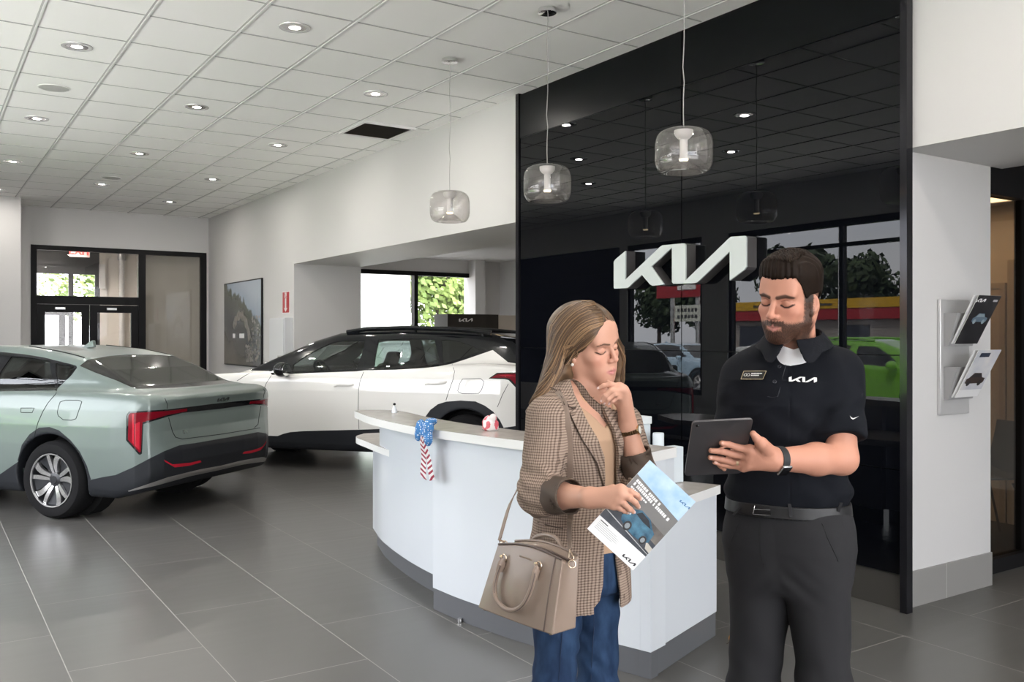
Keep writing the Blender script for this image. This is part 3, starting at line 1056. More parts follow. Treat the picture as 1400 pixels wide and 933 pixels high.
def make_tree(name, label, h, w, leaf, seed, group, ls=0.045, nl=2600):
    r = random.Random(seed)
    t = thing(name, label, 'tree', (0, 0, -0.14), 0, group)
    tr = MB()
    tr.tube([(0, 0, 0), (0.05, 0.02, h * 0.3), (0.0, 0.1, h * 0.7)], [0.035 * h, 0.028 * h, 0.01 * h], 8)
    for k in range(4):
        a = k * 1.7
        tr.tube([(0.03, 0.02, h * (0.3 + 0.07 * k)), (w * 0.3 * math.cos(a), w * 0.3 * math.sin(a), h * (0.55 + 0.06 * k))], [0.014 * h, 0.005 * h], 6)
    tr.build('trunk', M_bark, t, smooth=True)
    cr = MB()
    blobs = []
    for k in range(16):
        a, q = r.uniform(0, 2 * PI), r.uniform(0, 0.34) * w
        blobs.append((q * math.cos(a), q * math.sin(a), h * r.uniform(0.38, 0.86), r.uniform(0.16, 0.27) * w))
    for k in range(nl):
        bx_, by_, bz_, br = blobs[k % 16]
        d = Vector((r.gauss(0, 1), r.gauss(0, 1), r.gauss(0, 1))).normalized()
        p = Vector((bx_, by_, bz_)) + d * br * r.uniform(0.75, 1.05) * Vector((1, 1, 0.8)).length / 1.6
        nrm = (d + Vector((r.uniform(-.7, .7), r.uniform(-.7, .7), r.uniform(-.7, .7)))).normalized()
        u = nrm.orthogonal().normalized()
        v = nrm.cross(u)
        s = ls * w * r.uniform(0.7, 1.3)
        cr.add([p - u * s, p - v * s * 0.6, p + u * s, p + v * s * 0.6], [(0, 1, 2, 3)])
    cr.build('crown', leaf, t)
    return t


G1 = 'dark trees behind the roadside shop'
tr0 = make_tree('roadside_tree', 'dark green tree behind the roadside shop, mirrored in the black wall', 9.5, 9.0, M_leaf, 1, G1)
rs = random.Random(12)
k = 0
for y in np.linspace(20, 104, 10):
    o = tr0 if k == 0 else copy_tree(tr0)
    o.location = (-61 + (k % 2) * 3.0, float(y), -0.14)
    sc = rs.uniform(0.75, 1.12)
    o.scale = (sc, sc, sc * 1.05)
    o.rotation_euler = (0, 0, rs.uniform(0, 6))
    k += 1
G2 = 'sunlit trees beyond the glazed vestibule'
tb0 = make_tree('leafy_tree', 'pale green tree seen through the glazed vestibule doors', 8.5, 8.5, M_leaf2, 5, G2, 0.020, 9000)
for k, (x, y) in enumerate(((0.5, 47), (9.6, 50), (-9, 52))):
    o = tb0 if k == 0 else copy_tree(tb0)
    o.location = (x, y, -0.14)
    o.rotation_euler = (0, 0, k * 2.0)
    o.scale = (1, 1, 0.62 + 0.04 * k)
for k, (x, y, s, lab) in enumerate(((17.7, 32, 0.80, 'rounded yellow green tree in the right half of the bay window'), (19.0, 45, 1.15, 'tall feathery green tree behind the rounded one in the bay window'),
                                    (30.0, 46, 1.1, 'green tree at the right edge of the bay window'))):
    o = copy_tree(tb0)
    o.location = (x, y, -0.14)
    o.scale = (s, s, s)
    o.rotation_euler = (0, 0, 1 + k * 1.3)
    o['label'] = lab
    o['group'] = 'trees outside the bay window'

M_pale = mat('pale_cladding', (0.62, 0.64, 0.62), 0.7)
t = thing('neighbour_building', 'pale clad building filling the left half of the bay window', 'building', (11.2, 26, -0.14))
b_ = MB().box((-4.2, 0, 0), (2.05, 8, 6.0))
b_.build('wall', M_pale, t)
c_ = MB()
for k in range(11):
    c_.box((-4.2, -0.03, 0.4 + 0.5 * k), (2.05, -0.001, 0.43 + 0.5 * k))
c_.build('cladding_joint', mat('cladding_line', (0.5, 0.53, 0.51), 0.7), t)
MB().box((-0.6, -0.05, 0.2), (1.0, -0.031, 3.2)).build('panel', mat('pale_green_panel', (0.5, 0.6, 0.5), 0.6), t)
MB().box((-4.4, -0.4, 6.0), (2.3, 8.2, 6.25)).build('roof', M_white_plastic, t)

t = thing('roadside_shop', 'long low shop with yellow and red fascia mirrored in the black wall', 'building', (-41, 37, -0.14))
MB().box((-8, -13, 0), (0, 9.6, 2.66)).build('wall', mat('shop_wall', (0.30, 0.27, 0.25), 0.7), t)
MB().box((-8.3, -13.2, 2.67), (0.35, 9.8, 3.38)).build('red_fascia', mat('shop_red', (0.36, 0.02, 0.03), 0.5), t)
MB().box((-8.3, -13.2, 3.385), (0.4, 9.8, 4.0)).build('yellow_fascia', mat('shop_yellow', (0.62, 0.36, 0.02), 0.5), t)
d_ = MB()
for y in (-11, -6.5, -2, 2.5, 6.5):
    MB().box((0.001, y, 0.1), (0.06, y + 2.2, 2.3)).build('shop_window', mat('shop_window_dark', (0.03, 0.035, 0.05), 0.2), t)
for y in (-9, 0.5, 6):
    MB().box((0.41, y, 3.6), (0.44, y + 1.1, 3.72)).build('fascia_mark', M_dark_grey, t)

t = thing('pylon_sign', 'red roadside pylon sign with white reader board mirrored beside the sign letters', 'sign', (-31, 41.0, -0.14))
MB().tube([(0, -1.0, 0), (0, -1.0, 5.3)], 0.14, 10).tube([(0, 1.2, 0), (0, 1.2, 5.3)], 0.14, 10).build('post', M_steel, t)
MB().box((0.15, -1.9, 4.0), (0.45, 2.2, 5.0)).build('red_panel', mat('shop_red', ()), t)
MB().box((0.46, -1.3, 4.45), (0.48, 0.3, 4.8)).build('letter_band', M_white_plastic, t)
MB().box((0.15, -1.6, 2.5), (0.4, 0.6, 3.5)).build('reader_board', mat('reader_board', (0.6, 0.62, 0.55), 0.5), t)
lt = MB()
for rr in range(2):
    for q in range(6):
        lt.box((0.405, -1.35 + 0.3 * q, 3.1 - 0.4 * rr), (0.415, -1.35 + 0.3 * q + 0.2, 3.3 - 0.4 * rr))
lt.build('reader_letters', M_dark_grey, t)
t = thing('light_pole', 'thick pale pole in the car lot mirrored in the black wall', 'pole', (-10.5, 14.5, -0.14))
MB().tube([(0, 0, 0.3), (0, 0, 7.5)], [0.085, 0.07], 14).build('shaft', mat('pale_pole', (0.5, 0.5, 0.52), 0.5), t, smooth=True)
MB().lathe([(0.28, 0.0), (0.28, 0.55), (0.22, 0.6), (0.0, 0.6)], 20).build('base', mat('concrete', (0.35, 0.34, 0.32), 0.8), t)
gv = struct('trim_3', MB().box((-26, -30, -0.139), (-22, 120, -0.05)), add_noise_color(mat('grass_verge', (0.06, 0.1, 0.03), 0.9), (0.04, 0.075, 0.02), (0.075, 0.11, 0.03), 3))

# ------------------------------------------------------------------ reception counter
t = thing('reception_counter', 'curved glossy white reception counter with raised ledge and grey plinth', 'counter', (2.7, 4.5, 0))


def smooth_curve(pts, n=8):
    """Catmull-Rom through 2D points"""
    P = [Vector((*p, 0)) for p in pts]
    P = [P[0] * 2 - P[1]] + P + [P[-1] * 2 - P[-2]]
    out = []
    for i in range(1, len(P) - 2):
        for k in range(n):
            u = k / n
            a, b_, c_, d_ = P[i - 1], P[i], P[i + 1], P[i + 2]
            q = 0.5 * ((2 * b_) + (c_ - a) * u + (2 * a - 5 * b_ + 4 * c_ - d_) * u * u + (-a + 3 * b_ - 3 * c_ + d_) * u ** 3)
            out.append((q.x, q.y))
    out.append((P[-2].x, P[-2].y))
    return out


def off_curve(c, d):
    """offset to the right-hand side of travel"""
    o = []
    for i in range(len(c)):
        a, b_ = c[max(i - 1, 0)], c[min(i + 1, len(c) - 1)]
        tx, ty = b_[0] - a[0], b_[1] - a[1]
        L = math.hypot(tx, ty)
        o.append((c[i][0] + ty / L * d, c[i][1] - tx / L * d))
    return o


def wall_strip(mb, c, th, z0, z1):
    """vertical wall along curve c, thickness th towards the clerk's side"""
    i_ = off_curve(c, th)
    mb.prism(list(c) + list(reversed(i_)), z0, z1)


lc = Matrix.Translation((-2.7, -4.5, 0))
# outer curves in world xy, running from the far end towards the camera; clerk side is +x
LEFT = smooth_curve([(2.78, 6.05), (2.655, 5.62), (2.57, 5.12), (2.537, 4.70), (2.545, 4.42)])
RIGHT = smooth_curve([(2.403, 4.44), (2.432, 4.10), (2.53, 3.62), (2.716, 3.0)])


def cur(c):
    return [(x - 2.7, y - 4.5) for x, y in c]


def neg_off(c, d):
    return off_curve(c, -d)


L_, R_ = cur(LEFT), cur(RIGHT)
wallm = MB()
wall_strip(wallm, L_, -0.05, 0.121, 0.735)
lft = wallm.build('left_panel', M_white_gloss, t, smooth=True)
lu = [p for p in L_ if p[1] < 1.28]
MB_u = MB()
wall_strip(MB_u, lu, -0.048, 0.7352, 0.9645)
MB_u.build('left_riser_panel', M_white_gloss, t, smooth=True)
w2 = MB()
wall_strip(w2, R_, -0.13, 0.121, 0.9645)
w2.build('right_panel', M_white_gloss, t, smooth=True)
k_ = MB()
wall_strip(k_, neg_off(L_, 0.03), -0.05, 0.001, 0.12)
k2 = neg_off(R_, 0.004)
wall_strip(k_, k2, -0.06, 0.001, 0.12)
M_plinth = mat('grey_plinth', (0.12, 0.125, 0.135), 0.35)
E0, E1 = (2.716 - 2.7, 3.0 - 4.5), (3.40 - 2.7, 3.26 - 4.5)
ex, ey = E1[0] - E0[0], E1[1] - E0[1]
eL = math.hypot(ex, ey)
ex, ey = ex / eL, ey / eL


def endpt(s, q):
    return (E0[0] + ex * s - ey * q, E0[1] + ey * s + ex * q)


def endbox(mb, s0, s1, q0, q1, z0, z1):
    mb.prism([endpt(s0, q0), endpt(s1, q0), endpt(s1, q1), endpt(s0, q1)], z0, z1)


endbox(k_, 0.004, eL - 0.004, 0.004, 0.06, 0.001, 0.12)
k_.build('plinth', M_plinth, t, smooth=True)
e_ = MB()
endbox(e_, 0.0, eL, 0.0, 0.05, 0.121, 0.719)
endbox(e_, 0.14, 0.20, 0.06, 0.30, 0.7645, 0.9645)
e_.build('end_panel', M_white_gloss, t, bevel=0.002)
# the upper ledge end: a boxed return under the raised ledge
e2 = MB()
endbox(e2, -0.002, 0.235, -0.002, 0.05, 0.7645, 0.9645)
e2.build('ledge_return', M_white_gloss, t, bevel=0.002)
top = MB()
FR = smooth_curve([(2.50, 5.74), (2.40, 5.30), (2.355, 4.86), (2.35, 4.50), (2.385, 4.22), (2.47, 3.70), (2.655, 2.975)])
BK = smooth_curve([(2.60, 5.78), (2.755, 5.58), (2.70, 5.05), (2.685, 4.55), (2.72, 4.20), (2.80, 3.70), (2.93, 3.06)])
M_top = add_noise_color(mat('pale_stone_top', (0.62, 0.58, 0.53), 0.22), (0.40, 0.37, 0.34), (0.46, 0.43, 0.395), 12)
M_edge = mat('white_slab_edge', (0.80, 0.80, 0.79), 0.25)


def slab(name, poly, z0, z1):
    mb = MB()
    n_ = len(poly)
    mb.v = [(x, y, z0) for x, y in poly] + [(x, y, z1) for x, y in poly]
    mb.f = [tuple(reversed(range(n_))), tuple(range(n_, 2 * n_))]
    mb.mi = [1, 0]
    for i in range(n_):
        j = (i + 1) % n_
        mb.f.append((i, j, n_ + j, n_ + i))
        mb.mi.append(1)
    return mb.build(name, [M_top, M_edge], t)


slab('raised_ledge', cur(FR) + list(reversed(cur(BK))), 0.965, 1.01)
DF = smooth_curve([(2.90, 6.48), (2.755, 6.30), (2.69, 5.95), (2.625, 5.50), (2.605, 5.05), (2.60, 4.62)])
DK = smooth_curve([(2.60 + 0.0, 4.60), (2.62, 4.1), (2.68, 3.7), (2.86, 3.17)])
wk = [(x, y) for x, y in cur(DF)] + [(x, y) for x, y in cur(DK)[1:-1]] + [endpt(-0.002 + 0.03, -0.012), endpt(eL + 0.02, -0.012), endpt(eL + 0.02, 0.34), endpt(eL - 0.12, 0.42)] + \
     [(3.28 - 2.7, 4.2 - 4.5), (3.26 - 2.7, 5.2 - 4.5), (3.36 - 2.7, 6.0 - 4.5), (3.15 - 2.7, 6.45 - 4.5)]
slab('worktop', wk, 0.72, 0.764)
bk = MB()
endbox(bk, eL - 0.05, eL, 0.051, 0.33, 0.001, 0.719)
bk.build('back_panel', M_white_gloss, t)
ft = MB().lathe([(0.0, 0.0), (0.012, 0.0), (0.012, 0.02), (0.0, 0.02)], 12, Matrix.Translation((2.415 - 2.7, 4.16 - 4.5, 0.001)))
ft.build('levelling_foot', M_steel, t)

# things on the counter
t = thing('box_file', 'white upright box behind the counter ledge next to the woman', 'box', (3.215, 3.66, 0.765))
MB().box((-0.10, -0.05, 0), (0.055, 0.05, 0.325)).build('body', mat('pale_blue_white_plastic', (0.62, 0.68, 0.72), 0.4), t, bevel=0.006)
MB().box((-0.105, -0.055, 0.29), (0.06, 0.055, 0.330)).build('rim', mat('pale_rim', (0.72, 0.76, 0.78), 0.4), t, bevel=0.004)
t = thing('desk_cylinder', 'short white cylinder standing between the two white boxes', 'container', (3.255, 3.535, 0.765))
MB().lathe([(0, 0), (0.03, 0), (0.03, 0.245), (0.027, 0.25), (0.0, 0.25)], 20).build('body', mat('pale_blue_white_plastic', ()), t, smooth=True)
t = thing('small_box', 'low white box at the right end of the counter clutter', 'box', (3.285, 3.455, 0.765))
MB().box((-0.040, -0.035, 0), (0.040, 0.035, 0.185)).build('body', mat('pale_blue_white_plastic', ()), t, bevel=0.004)

# ribbon bow over the ledge edge
t = thing('ribbon_bow', 'stars and stripes ribbon bow hanging over the counter edge', 'bow', (2.365, 4.385, 1.013))
m = mat('blue_star_fabric', (0.06, 0.22, 0.5), 0.7)
n, l, b = nodes_of(m)
tcn = n.new('ShaderNodeTexCoord')
vo = n.new('ShaderNodeTexVoronoi')
vo.inputs['Scale'].default_value = 88
vo.inputs['Randomness'].default_value = 0.25
lt_ = n.new('ShaderNodeMath'); lt_.operation = 'LESS_THAN'; lt_.inputs[1].default_value = 0.30
mxn = n.new('ShaderNodeMixRGB')
mxn.inputs['Color1'].default_value = (0.05, 0.20, 0.48, 1)
mxn.inputs['Color2'].default_value = (0.8, 0.85, 0.9, 1)
l.new(tcn.outputs['Object'], vo.inputs['Vector'])
l.new(vo.outputs['Distance'], lt_.inputs[0])
l.new(lt_.outputs[0], mxn.inputs['Fac'])
l.new(mxn.outputs[0], b.inputs['Base Color'])
M_star = m
# local frame: u along the counter edge (screen right), n outward to the visitor
ux, uy = 0.10, -0.995
nx, ny = -0.995, -0.10


def bowfn(p):
    u = p[:, 0] * ux + p[:, 1] * uy
    q = p[:, 0] * nx + p[:, 1] * ny
    z = p[:, 2]
    P = np.stack([u, q, z], 1)
    a = sd_ell(P, (-0.035, 0.045, 0.005), (0.038, 0.026, 0.045))
    b2 = sd_ell(P, (0.036, 0.045, 0.012), (0.034, 0.026, 0.042))
    c2 = sd_ell(P, (-0.052, 0.05, -0.035), (0.024, 0.018, 0.034))
    d2 = sd_ell(P, (0.042, 0.05, -0.048), (0.028, 0.02, 0.036))
    e2_ = sd_ell(P, (0.003, 0.055, -0.022), (0.016, 0.018, 0.02))
    f2 = sd_ell(P, (0.03, 0.02, 0.045), (0.028, 0.03, 0.018))
    dd = smin(smin(smin(a, b2, 0.012), smin(c2, d2, 0.012), 0.012), smin(e2_, f2, 0.012), 0.012)
    return dd + 0.0025 * np.sin(u * 150 + z * 60) * np.cos(z * 110) - 0.001


V, Q = sdf_grid(bowfn, (-0.12, -0.12, -0.12), (0.12, 0.12, 0.10), 0.0035)
link('loop', np_mesh('loop', V, Q), M_star, t)
m = mat('striped_ribbon', (0.8, 0.8, 0.8), 0.6)
n, l, b = nodes_of(m)
uvn = n.new('ShaderNodeUVMap')
sepn = n.new('ShaderNodeSeparateXYZ')
l.new(uvn.outputs[0], sepn.inputs[0])
frn = n.new('ShaderNodeMath'); frn.operation = 'FRACT'
l.new(sepn.outputs['Y'], frn.inputs[0])
ltn = n.new('ShaderNodeMath'); ltn.operation = 'LESS_THAN'; ltn.inputs[1].default_value = 0.45
l.new(frn.outputs[0], ltn.inputs[0])
mxn = n.new('ShaderNodeMixRGB')
mxn.inputs['Color1'].default_value = (0.8, 0.78, 0.78, 1)
mxn.inputs['Color2'].default_value = (0.33, 0.03, 0.06, 1)
l.new(ltn.outputs[0], mxn.inputs['Fac'])
l.new(mxn.outputs[0], b.inputs['Base Color'])
for sgn_, (u0, u1, w0, w1) in ((-1, (0.0, -0.028, 0.012, 0.028)), (1, (0.006, 0.058, 0.012, 0.026))):
    vs, fs, uv = [], [], []
    N_ = 14
    for i in range(N_ + 1):
        s_ = i / N_
        u = u0 + (u1 - u0) * s_
        w_ = w0 + (w1 - w0) * s_
        z = -0.03 - 0.235 * s_
        q = 0.060 - 0.03 * s_ + 0.004 * math.sin(s_ * 9)
        for side in (-1, 1):
            uu = u + side * w_
            zz = z - (0.014 if (side == -sgn_ and i == N_) else 0)
            for dq in (0, 0.0025):
                vs.append((uu * ux + (q + dq) * nx, uu * uy + (q + dq) * ny, zz))
                uv.append((side, s_ * 8.5 + side * sgn_ * 0.42))
    for i in range(N_):
        k0 = i * 4
        k1 = k0 + 4
        fs += [(k0 + 1, k0 + 3, k1 + 3, k1 + 1), (k0, k1, k1 + 2, k0 + 2), (k0, k0 + 1, k1 + 1, k1), (k0 + 2, k1 + 2, k1 + 3, k0 + 3)]
    fs += [(0, 2, 3, 1), (N_ * 4, N_ * 4 + 1, N_ * 4 + 3, N_ * 4 + 2)]
    me = bpy.data.meshes.new('tail')
    me.from_pydata(vs, [], fs)
    ul = me.uv_layers.new(name='UVMap')
    for li, lp in enumerate(me.loops):
        ul.data[li].uv = uv[lp.vertex_index]
    link('tail', me, m, t)

# small ceramic animal on the ledge
t = thing('ceramic_figurine', 'small white ceramic figurine with red patches on the counter ledge', 'figurine', (2.60, 4.15, 1.0105))


def figfn(p):
    d = sd_box(p, (0, 0, 0.028), (0.034, 0.040, 0.029), 0.016)
    d = smin(d, sd_ell(p, (0.0, 0.012, 0.060), (0.028, 0.026, 0.022)), 0.02)
    d = smin(d, sd_ell(p, (0.0, -0.028, 0.072), (0.022, 0.016, 0.022)), 0.014)
    d = smin(d, sd_ell(p, (-0.012, 0.040, 0.045), (0.014, 0.012, 0.012)), 0.01)
    return d


V, Q = sdf_grid(figfn, (-0.06, -0.07, -0.005), (0.06, 0.07, 0.12), 0.0035)
me = np_mesh('body', V, Q)
cc = np.tile(np.array([[0.78, 0.72, 0.72]]), (len(V), 1))
pn = np.sin(V[:, 1] * 95 + 1.0) * np.cos(V[:, 2] * 75 + 0.4) + 0.6 * np.sin(V[:, 0] * 120)
cc[pn > 0.35] = (0.62, 0.12, 0.15)
set_vcol(me, cc)
link('body', me, attr_color(mat('figurine_glaze', (1, 1, 1), 0.25)), t)
MB().lathe([(0, -0.004), (0.004, 0), (0, 0.004)], 12, Matrix.Translation((-0.026, 0.022, 0.066))).build('eye', M_black, t, smooth=True)
t = thing('ornament', 'tiny white ornament with a black tip at the far end of the ledge', 'ornament', (2.66, 5.45, 1.0105))
MB().lathe([(0, 0), (0.018, 0.0), (0.02, 0.01), (0.012, 0.03), (0.009, 0.045), (0.0, 0.05)], 16).build('body', M_white_gloss, t, smooth=True)
MB().lathe([(0, 0.049), (0.009, 0.052), (0.009, 0.062), (0.0, 0.066)], 12).build('tip', M_black, t, smooth=True)

# brochure rack on the return wall
RY = 2.999
t = thing('brochure_rack', 'silver wall rack with two pockets on the white return wall', 'rack', (5.075, RY, 1.40))
MB().box((-0.155, -0.022, -0.335), (0.145, -0.001, 0.335)).build('back_plate', mat('silver_plate', (0.62, 0.62, 0.62), 0.3, metal=0.5), t, bevel=0.004)
M_pocket = mat('grey_acrylic', (0.33, 0.33, 0.33), 0.3)
for z in (-0.245, 0.065):
    p_ = MB()
    p_.prism([(-0.022, z), (-0.05, z), (-0.105, z + 0.19), (-0.095, z + 0.19), (-0.045, z + 0.012), (-0.022, z + 0.012)], -0.12, 0.125, frame_matrix((0, 0, 0), (0, 1, 0), (0, 0, 1), (1, 0, 0)))
    for x in (-0.124, 0.1255):
        p_.prism([(-0.0225, z), (-0.05, z), (-0.105, z + 0.19), (-0.0225, z + 0.19)], x, x + 0.003, frame_matrix((0, 0, 0), (0, 1, 0), (0, 0, 1), (1, 0, 0)))
    p_.build('pocket', M_pocket, t)


def brochure(label, cover, loc, tilt, w, h, pages, name='brochure'):
    """booklet leaning forward; local x = width, local y up the cover, z out of the cover"""
    g = thing(name, label, 'brochure', loc)
    g.rotation_euler = (PI / 2 + tilt, 0, 0)
    MB().box((-w / 2 + 0.001, 0.001, -0.004 * pages), (w / 2 - 0.001, h - 0.001, -0.0006)).build('pages', mat('paper_white', (0.78, 0.78, 0.77), 0.6), g)
    MB().box((-w / 2, 0, -0.0005), (w / 2, h, 0.0)).build('cover', cover, g)
    return g


def car_print(g, m1, m2, cx, cy, s):
    """a small side/three quarter car silhouette printed on a cover"""
    body = [(-1, -.25), (-.9, -.3), (.9, -.3), (1, -.2), (1.0, .05), (.62, .12), (.36, .42), (-.42, .44), (-.78, .1), (-1, .02)]
    MB().prism([(cx + x * s, cy + y * s) for x, y in body], 0.0002, 0.0006).build('car_picture', m1, g)
    d = MB()
    d.prism([(cx + x * s, cy + y * s) for x, y in [(-.62, .12), (.5, .14), (.3, .36), (-.38, .37)]], 0.0007, 0.0010)
    for x in (-.6, .6):
        d.prism([(cx + x * s + .2 * s * math.cos(a * PI / 8), cy - .27 * s + .2 * s * math.sin(a * PI / 8)) for a in range(16)], 0.0007, 0.0010)
    d.build('car_windows', m2, g)


M_cov1 = add_noise_color(mat('dark_brochure_cover', (0.01, 0.01, 0.012), 0.25), (0.006, 0.006, 0.008), (0.025, 0.025, 0.03), 14)
M_cov2 = add_noise_color(mat('pale_brochure_cover', (0.6, 0.6, 0.62), 0.3), (0.50, 0.52, 0.58), (0.70, 0.69, 0.68), 6)
M_ink_w = mat('white_ink', (0.8, 0.8, 0.8), 0.4)
M_ink_d = mat('dark_ink', (0.03, 0.03, 0.035), 0.4)
M_ink_b = mat('steel_blue_ink', (0.10, 0.15, 0.2), 0.3)
M_ink_br = mat('brown_ink', (0.06, 0.04, 0.035), 0.4)
for z, lo in ((0.078, True), (-0.232, False)):
    labs = ('black catalogue with a dark car picture in the upper rack pocket', 'white catalogue leaning behind the black one in the upper pocket') if lo else \
           ('pale catalogue with a brown car picture in the lower rack pocket', 'white catalogue leaning behind the pale one in the lower pocket')
    g = brochure(labs[0], M_cov1 if lo else M_cov2, (5.10, RY - 0.070, 1.40 + z), 0.48, 0.235, 0.31, 1)
    if lo:
        logo_mesh('cover_logo', 0.022, M_ink_w, g, Matrix.Translation((-0.075, 0.278, 0.0002)), 0.0004)
        car_print(g, M_ink_b, mat('pale_blue_ink', (0.3, 0.38, 0.42), 0.4), 0.01, 0.165, 0.075)
        MB().box((0.055, 0.272, 0.0002), (0.10, 0.286, 0.0006)).build('cover_text', mat('grey_ink', (0.35, 0.35, 0.36), 0.4), g)
    else:
        MB().box((-0.08, 0.265, 0.0002), (0.02, 0.292, 0.0006)).build('title_block', mat('navy_ink', (0.03, 0.04, 0.07), 0.4), g)
        car_print(g, M_ink_br, M_ink_d, 0.0, 0.12, 0.095)
        MB().box((-0.118, 0.0005, 0.0002), (0.118, 0.05, 0.0006)).build('bottom_band', M_ink_w, g)
    g2 = brochure(labs[1], M_ink_w, (5.088, RY - 0.058, 1.40 + z), 0.45, 0.235, 0.305, 1)

# display stand behind the white car
t = thing('display_stand', 'black topped display stand with white lettering behind the white car', 'stand', (7.35, 12.3, 0))
MB().box((-0.52, -0.2, 0), (0.75, 0.2, 1.60)).build('side', mat('display_beige', (0.50, 0.46, 0.41), 0.5), t)
MB().box((-0.56, -0.23, 1.605), (0.36, 0.2, 1.85)).build('header', mat('display_black', (0.02, 0.018, 0.016), 0.35), t)
MB().box((0.362, -0.225, 1.605), (0.75, 0.2, 1.84)).build('beige_panel', mat('display_beige', ()), t)
logo_mesh('header_logo', 0.055, M_ink_w, t, Matrix.Translation((-0.24, -0.2305, 1.76)) @ Matrix.Rotation(PI / 2, 4, 'X'))

# chair and desk in the office
t = thing('office_chair', 'dark cantilever chair with chrome leg behind the office glass', 'chair', (6.62, 3.66, 0.012), 1.05)
sh = []
for i in range(11):
    s_ = i / 10
    z = 0.46 + (0 if s_ < 0.45 else (s_ - 0.45) * 0.75)
    y = 0.24 - s_ * 0.9 if s_ < 0.45 else -0.165 - (s_ - 0.45) * 0.14
    sh.append((y, z))
cm = MB()
w_ = [0.21 + 0.02 * math.sin(i * 0.5) for i in range(11)]
vs, fs = [], []
for i, (y, z) in enumerate(sh):
    for j in range(7):
        x = (j / 6 * 2 - 1)
        cup = 0.03 * x * x
        vs.append((x * w_[i], y + (cup if i > 5 else 0), z + (cup if i <= 5 else 0)))
n0 = len(vs)
vs += [(x, y - (0.012 if i // 7 > 5 else 0), z - 0.012) for i, (x, y, z) in enumerate(vs)]
for i in range(10):
    for j in range(6):
        a = i * 7 + j
        fs += [(a, a + 1, a + 8, a + 7), (n0 + a, n0 + a + 7, n0 + a + 8, n0 + a + 1)]
for i in range(10):
    fs += [(i * 7, i * 7 + 7, n0 + i * 7 + 7, n0 + i * 7), (i * 7 + 6, n0 + i * 7 + 6, n0 + i * 7 + 13, i * 7 + 13)]
for j in range(6):
    fs += [(j, n0 + j, n0 + j + 1, j + 1), (70 + j, 71 + j, n0 + 71 + j, n0 + 70 + j)]
cm.add(vs, fs)
cm.build('seat_shell', mat('charcoal_seat', (0.06, 0.065, 0.06), 0.5), t, smooth=True)
for sx in (-1, 1):
    for y0, y1 in ((0.16, 0.24), (-0.12, -0.27)):
        MB().tube([(sx * 0.15, y0, 0.44), (sx * 0.24, y1, 0.0)], 0.011, 10).build('leg', M_chrome, t, smooth=True)
t = thing('office_desk', 'white topped desk behind the office glass', 'desk', (7.13, 4.85, 0.012), PI / 2)
MB().box((-0.75, -0.2, 0.80), (0.75, 0.2, 0.83)).build('top', M_white_plastic, t, bevel=0.003)
MB().box((-0.66, 0.15, 0.1), (0.66, 0.18, 0.795)).build('modesty_panel', M_white_plastic, t)
for x in (-0.72, 0.68):
    MB().box((x, -0.18, 0), (x + 0.04, 0.18, 0.795)).build('leg_panel', M_white_plastic, t)

# fallen leaf by the plinth
t = thing('dry_leaf', 'curled orange brown dry leaf on the floor beside the plinth', 'leaf', (3.42, 3.16, 0.001), 0.35)
vs, fs = [], []
for i in range(9):
    s_ = i / 8
    w_ = 0.024 * math.sin(PI * min(0.98, max(0.03, s_))) ** 0.8
    x = (s_ - 0.5) * 0.11
    z = 0.004 + 0.03 * s_ ** 2
    vs += [(x, -w_, z + 0.012), (x, 0, z), (x, w_, z + 0.010)]
for i in range(8):
    for j in range(2):
        a = i * 3 + j
        fs.append((a, a + 3, a + 4, a + 1))
me = bpy.data.meshes.new('blade')
me.from_pydata(vs, [], fs)
o = link('blade', me, mat('dry_leaf_orange', (0.62, 0.28, 0.08), 0.6), t)
md = o.modifiers.new('s', 'SOLIDIFY')
md.thickness = 0.0012
MB().tube([(-0.055, 0, 0.005), (-0.085, 0.004, 0.003)], 0.0015, 6).build('stem', M_bark, t)
# ------------------------------------------------------------------ cars
CAM = np.array([0.0, 0.0, 1.53])
_s, _c = math.sin(YAW), math.cos(YAW)


def view_dir(px, py):
    o = (px - 700) / 1234.5
    return np.array([_s + o * _c, _c - o * _s, (458 - py) / 1234.5])


def view_px(P):
    P = np.atleast_2d(P)
    d = P[:, 0] * _s + P[:, 1] * _c
    l = P[:, 0] * _c - P[:, 1] * _s
    return np.stack([700 + 1234.5 * l / d, 458 - 1234.5 * (P[:, 2] - 1.53) / d], 1)


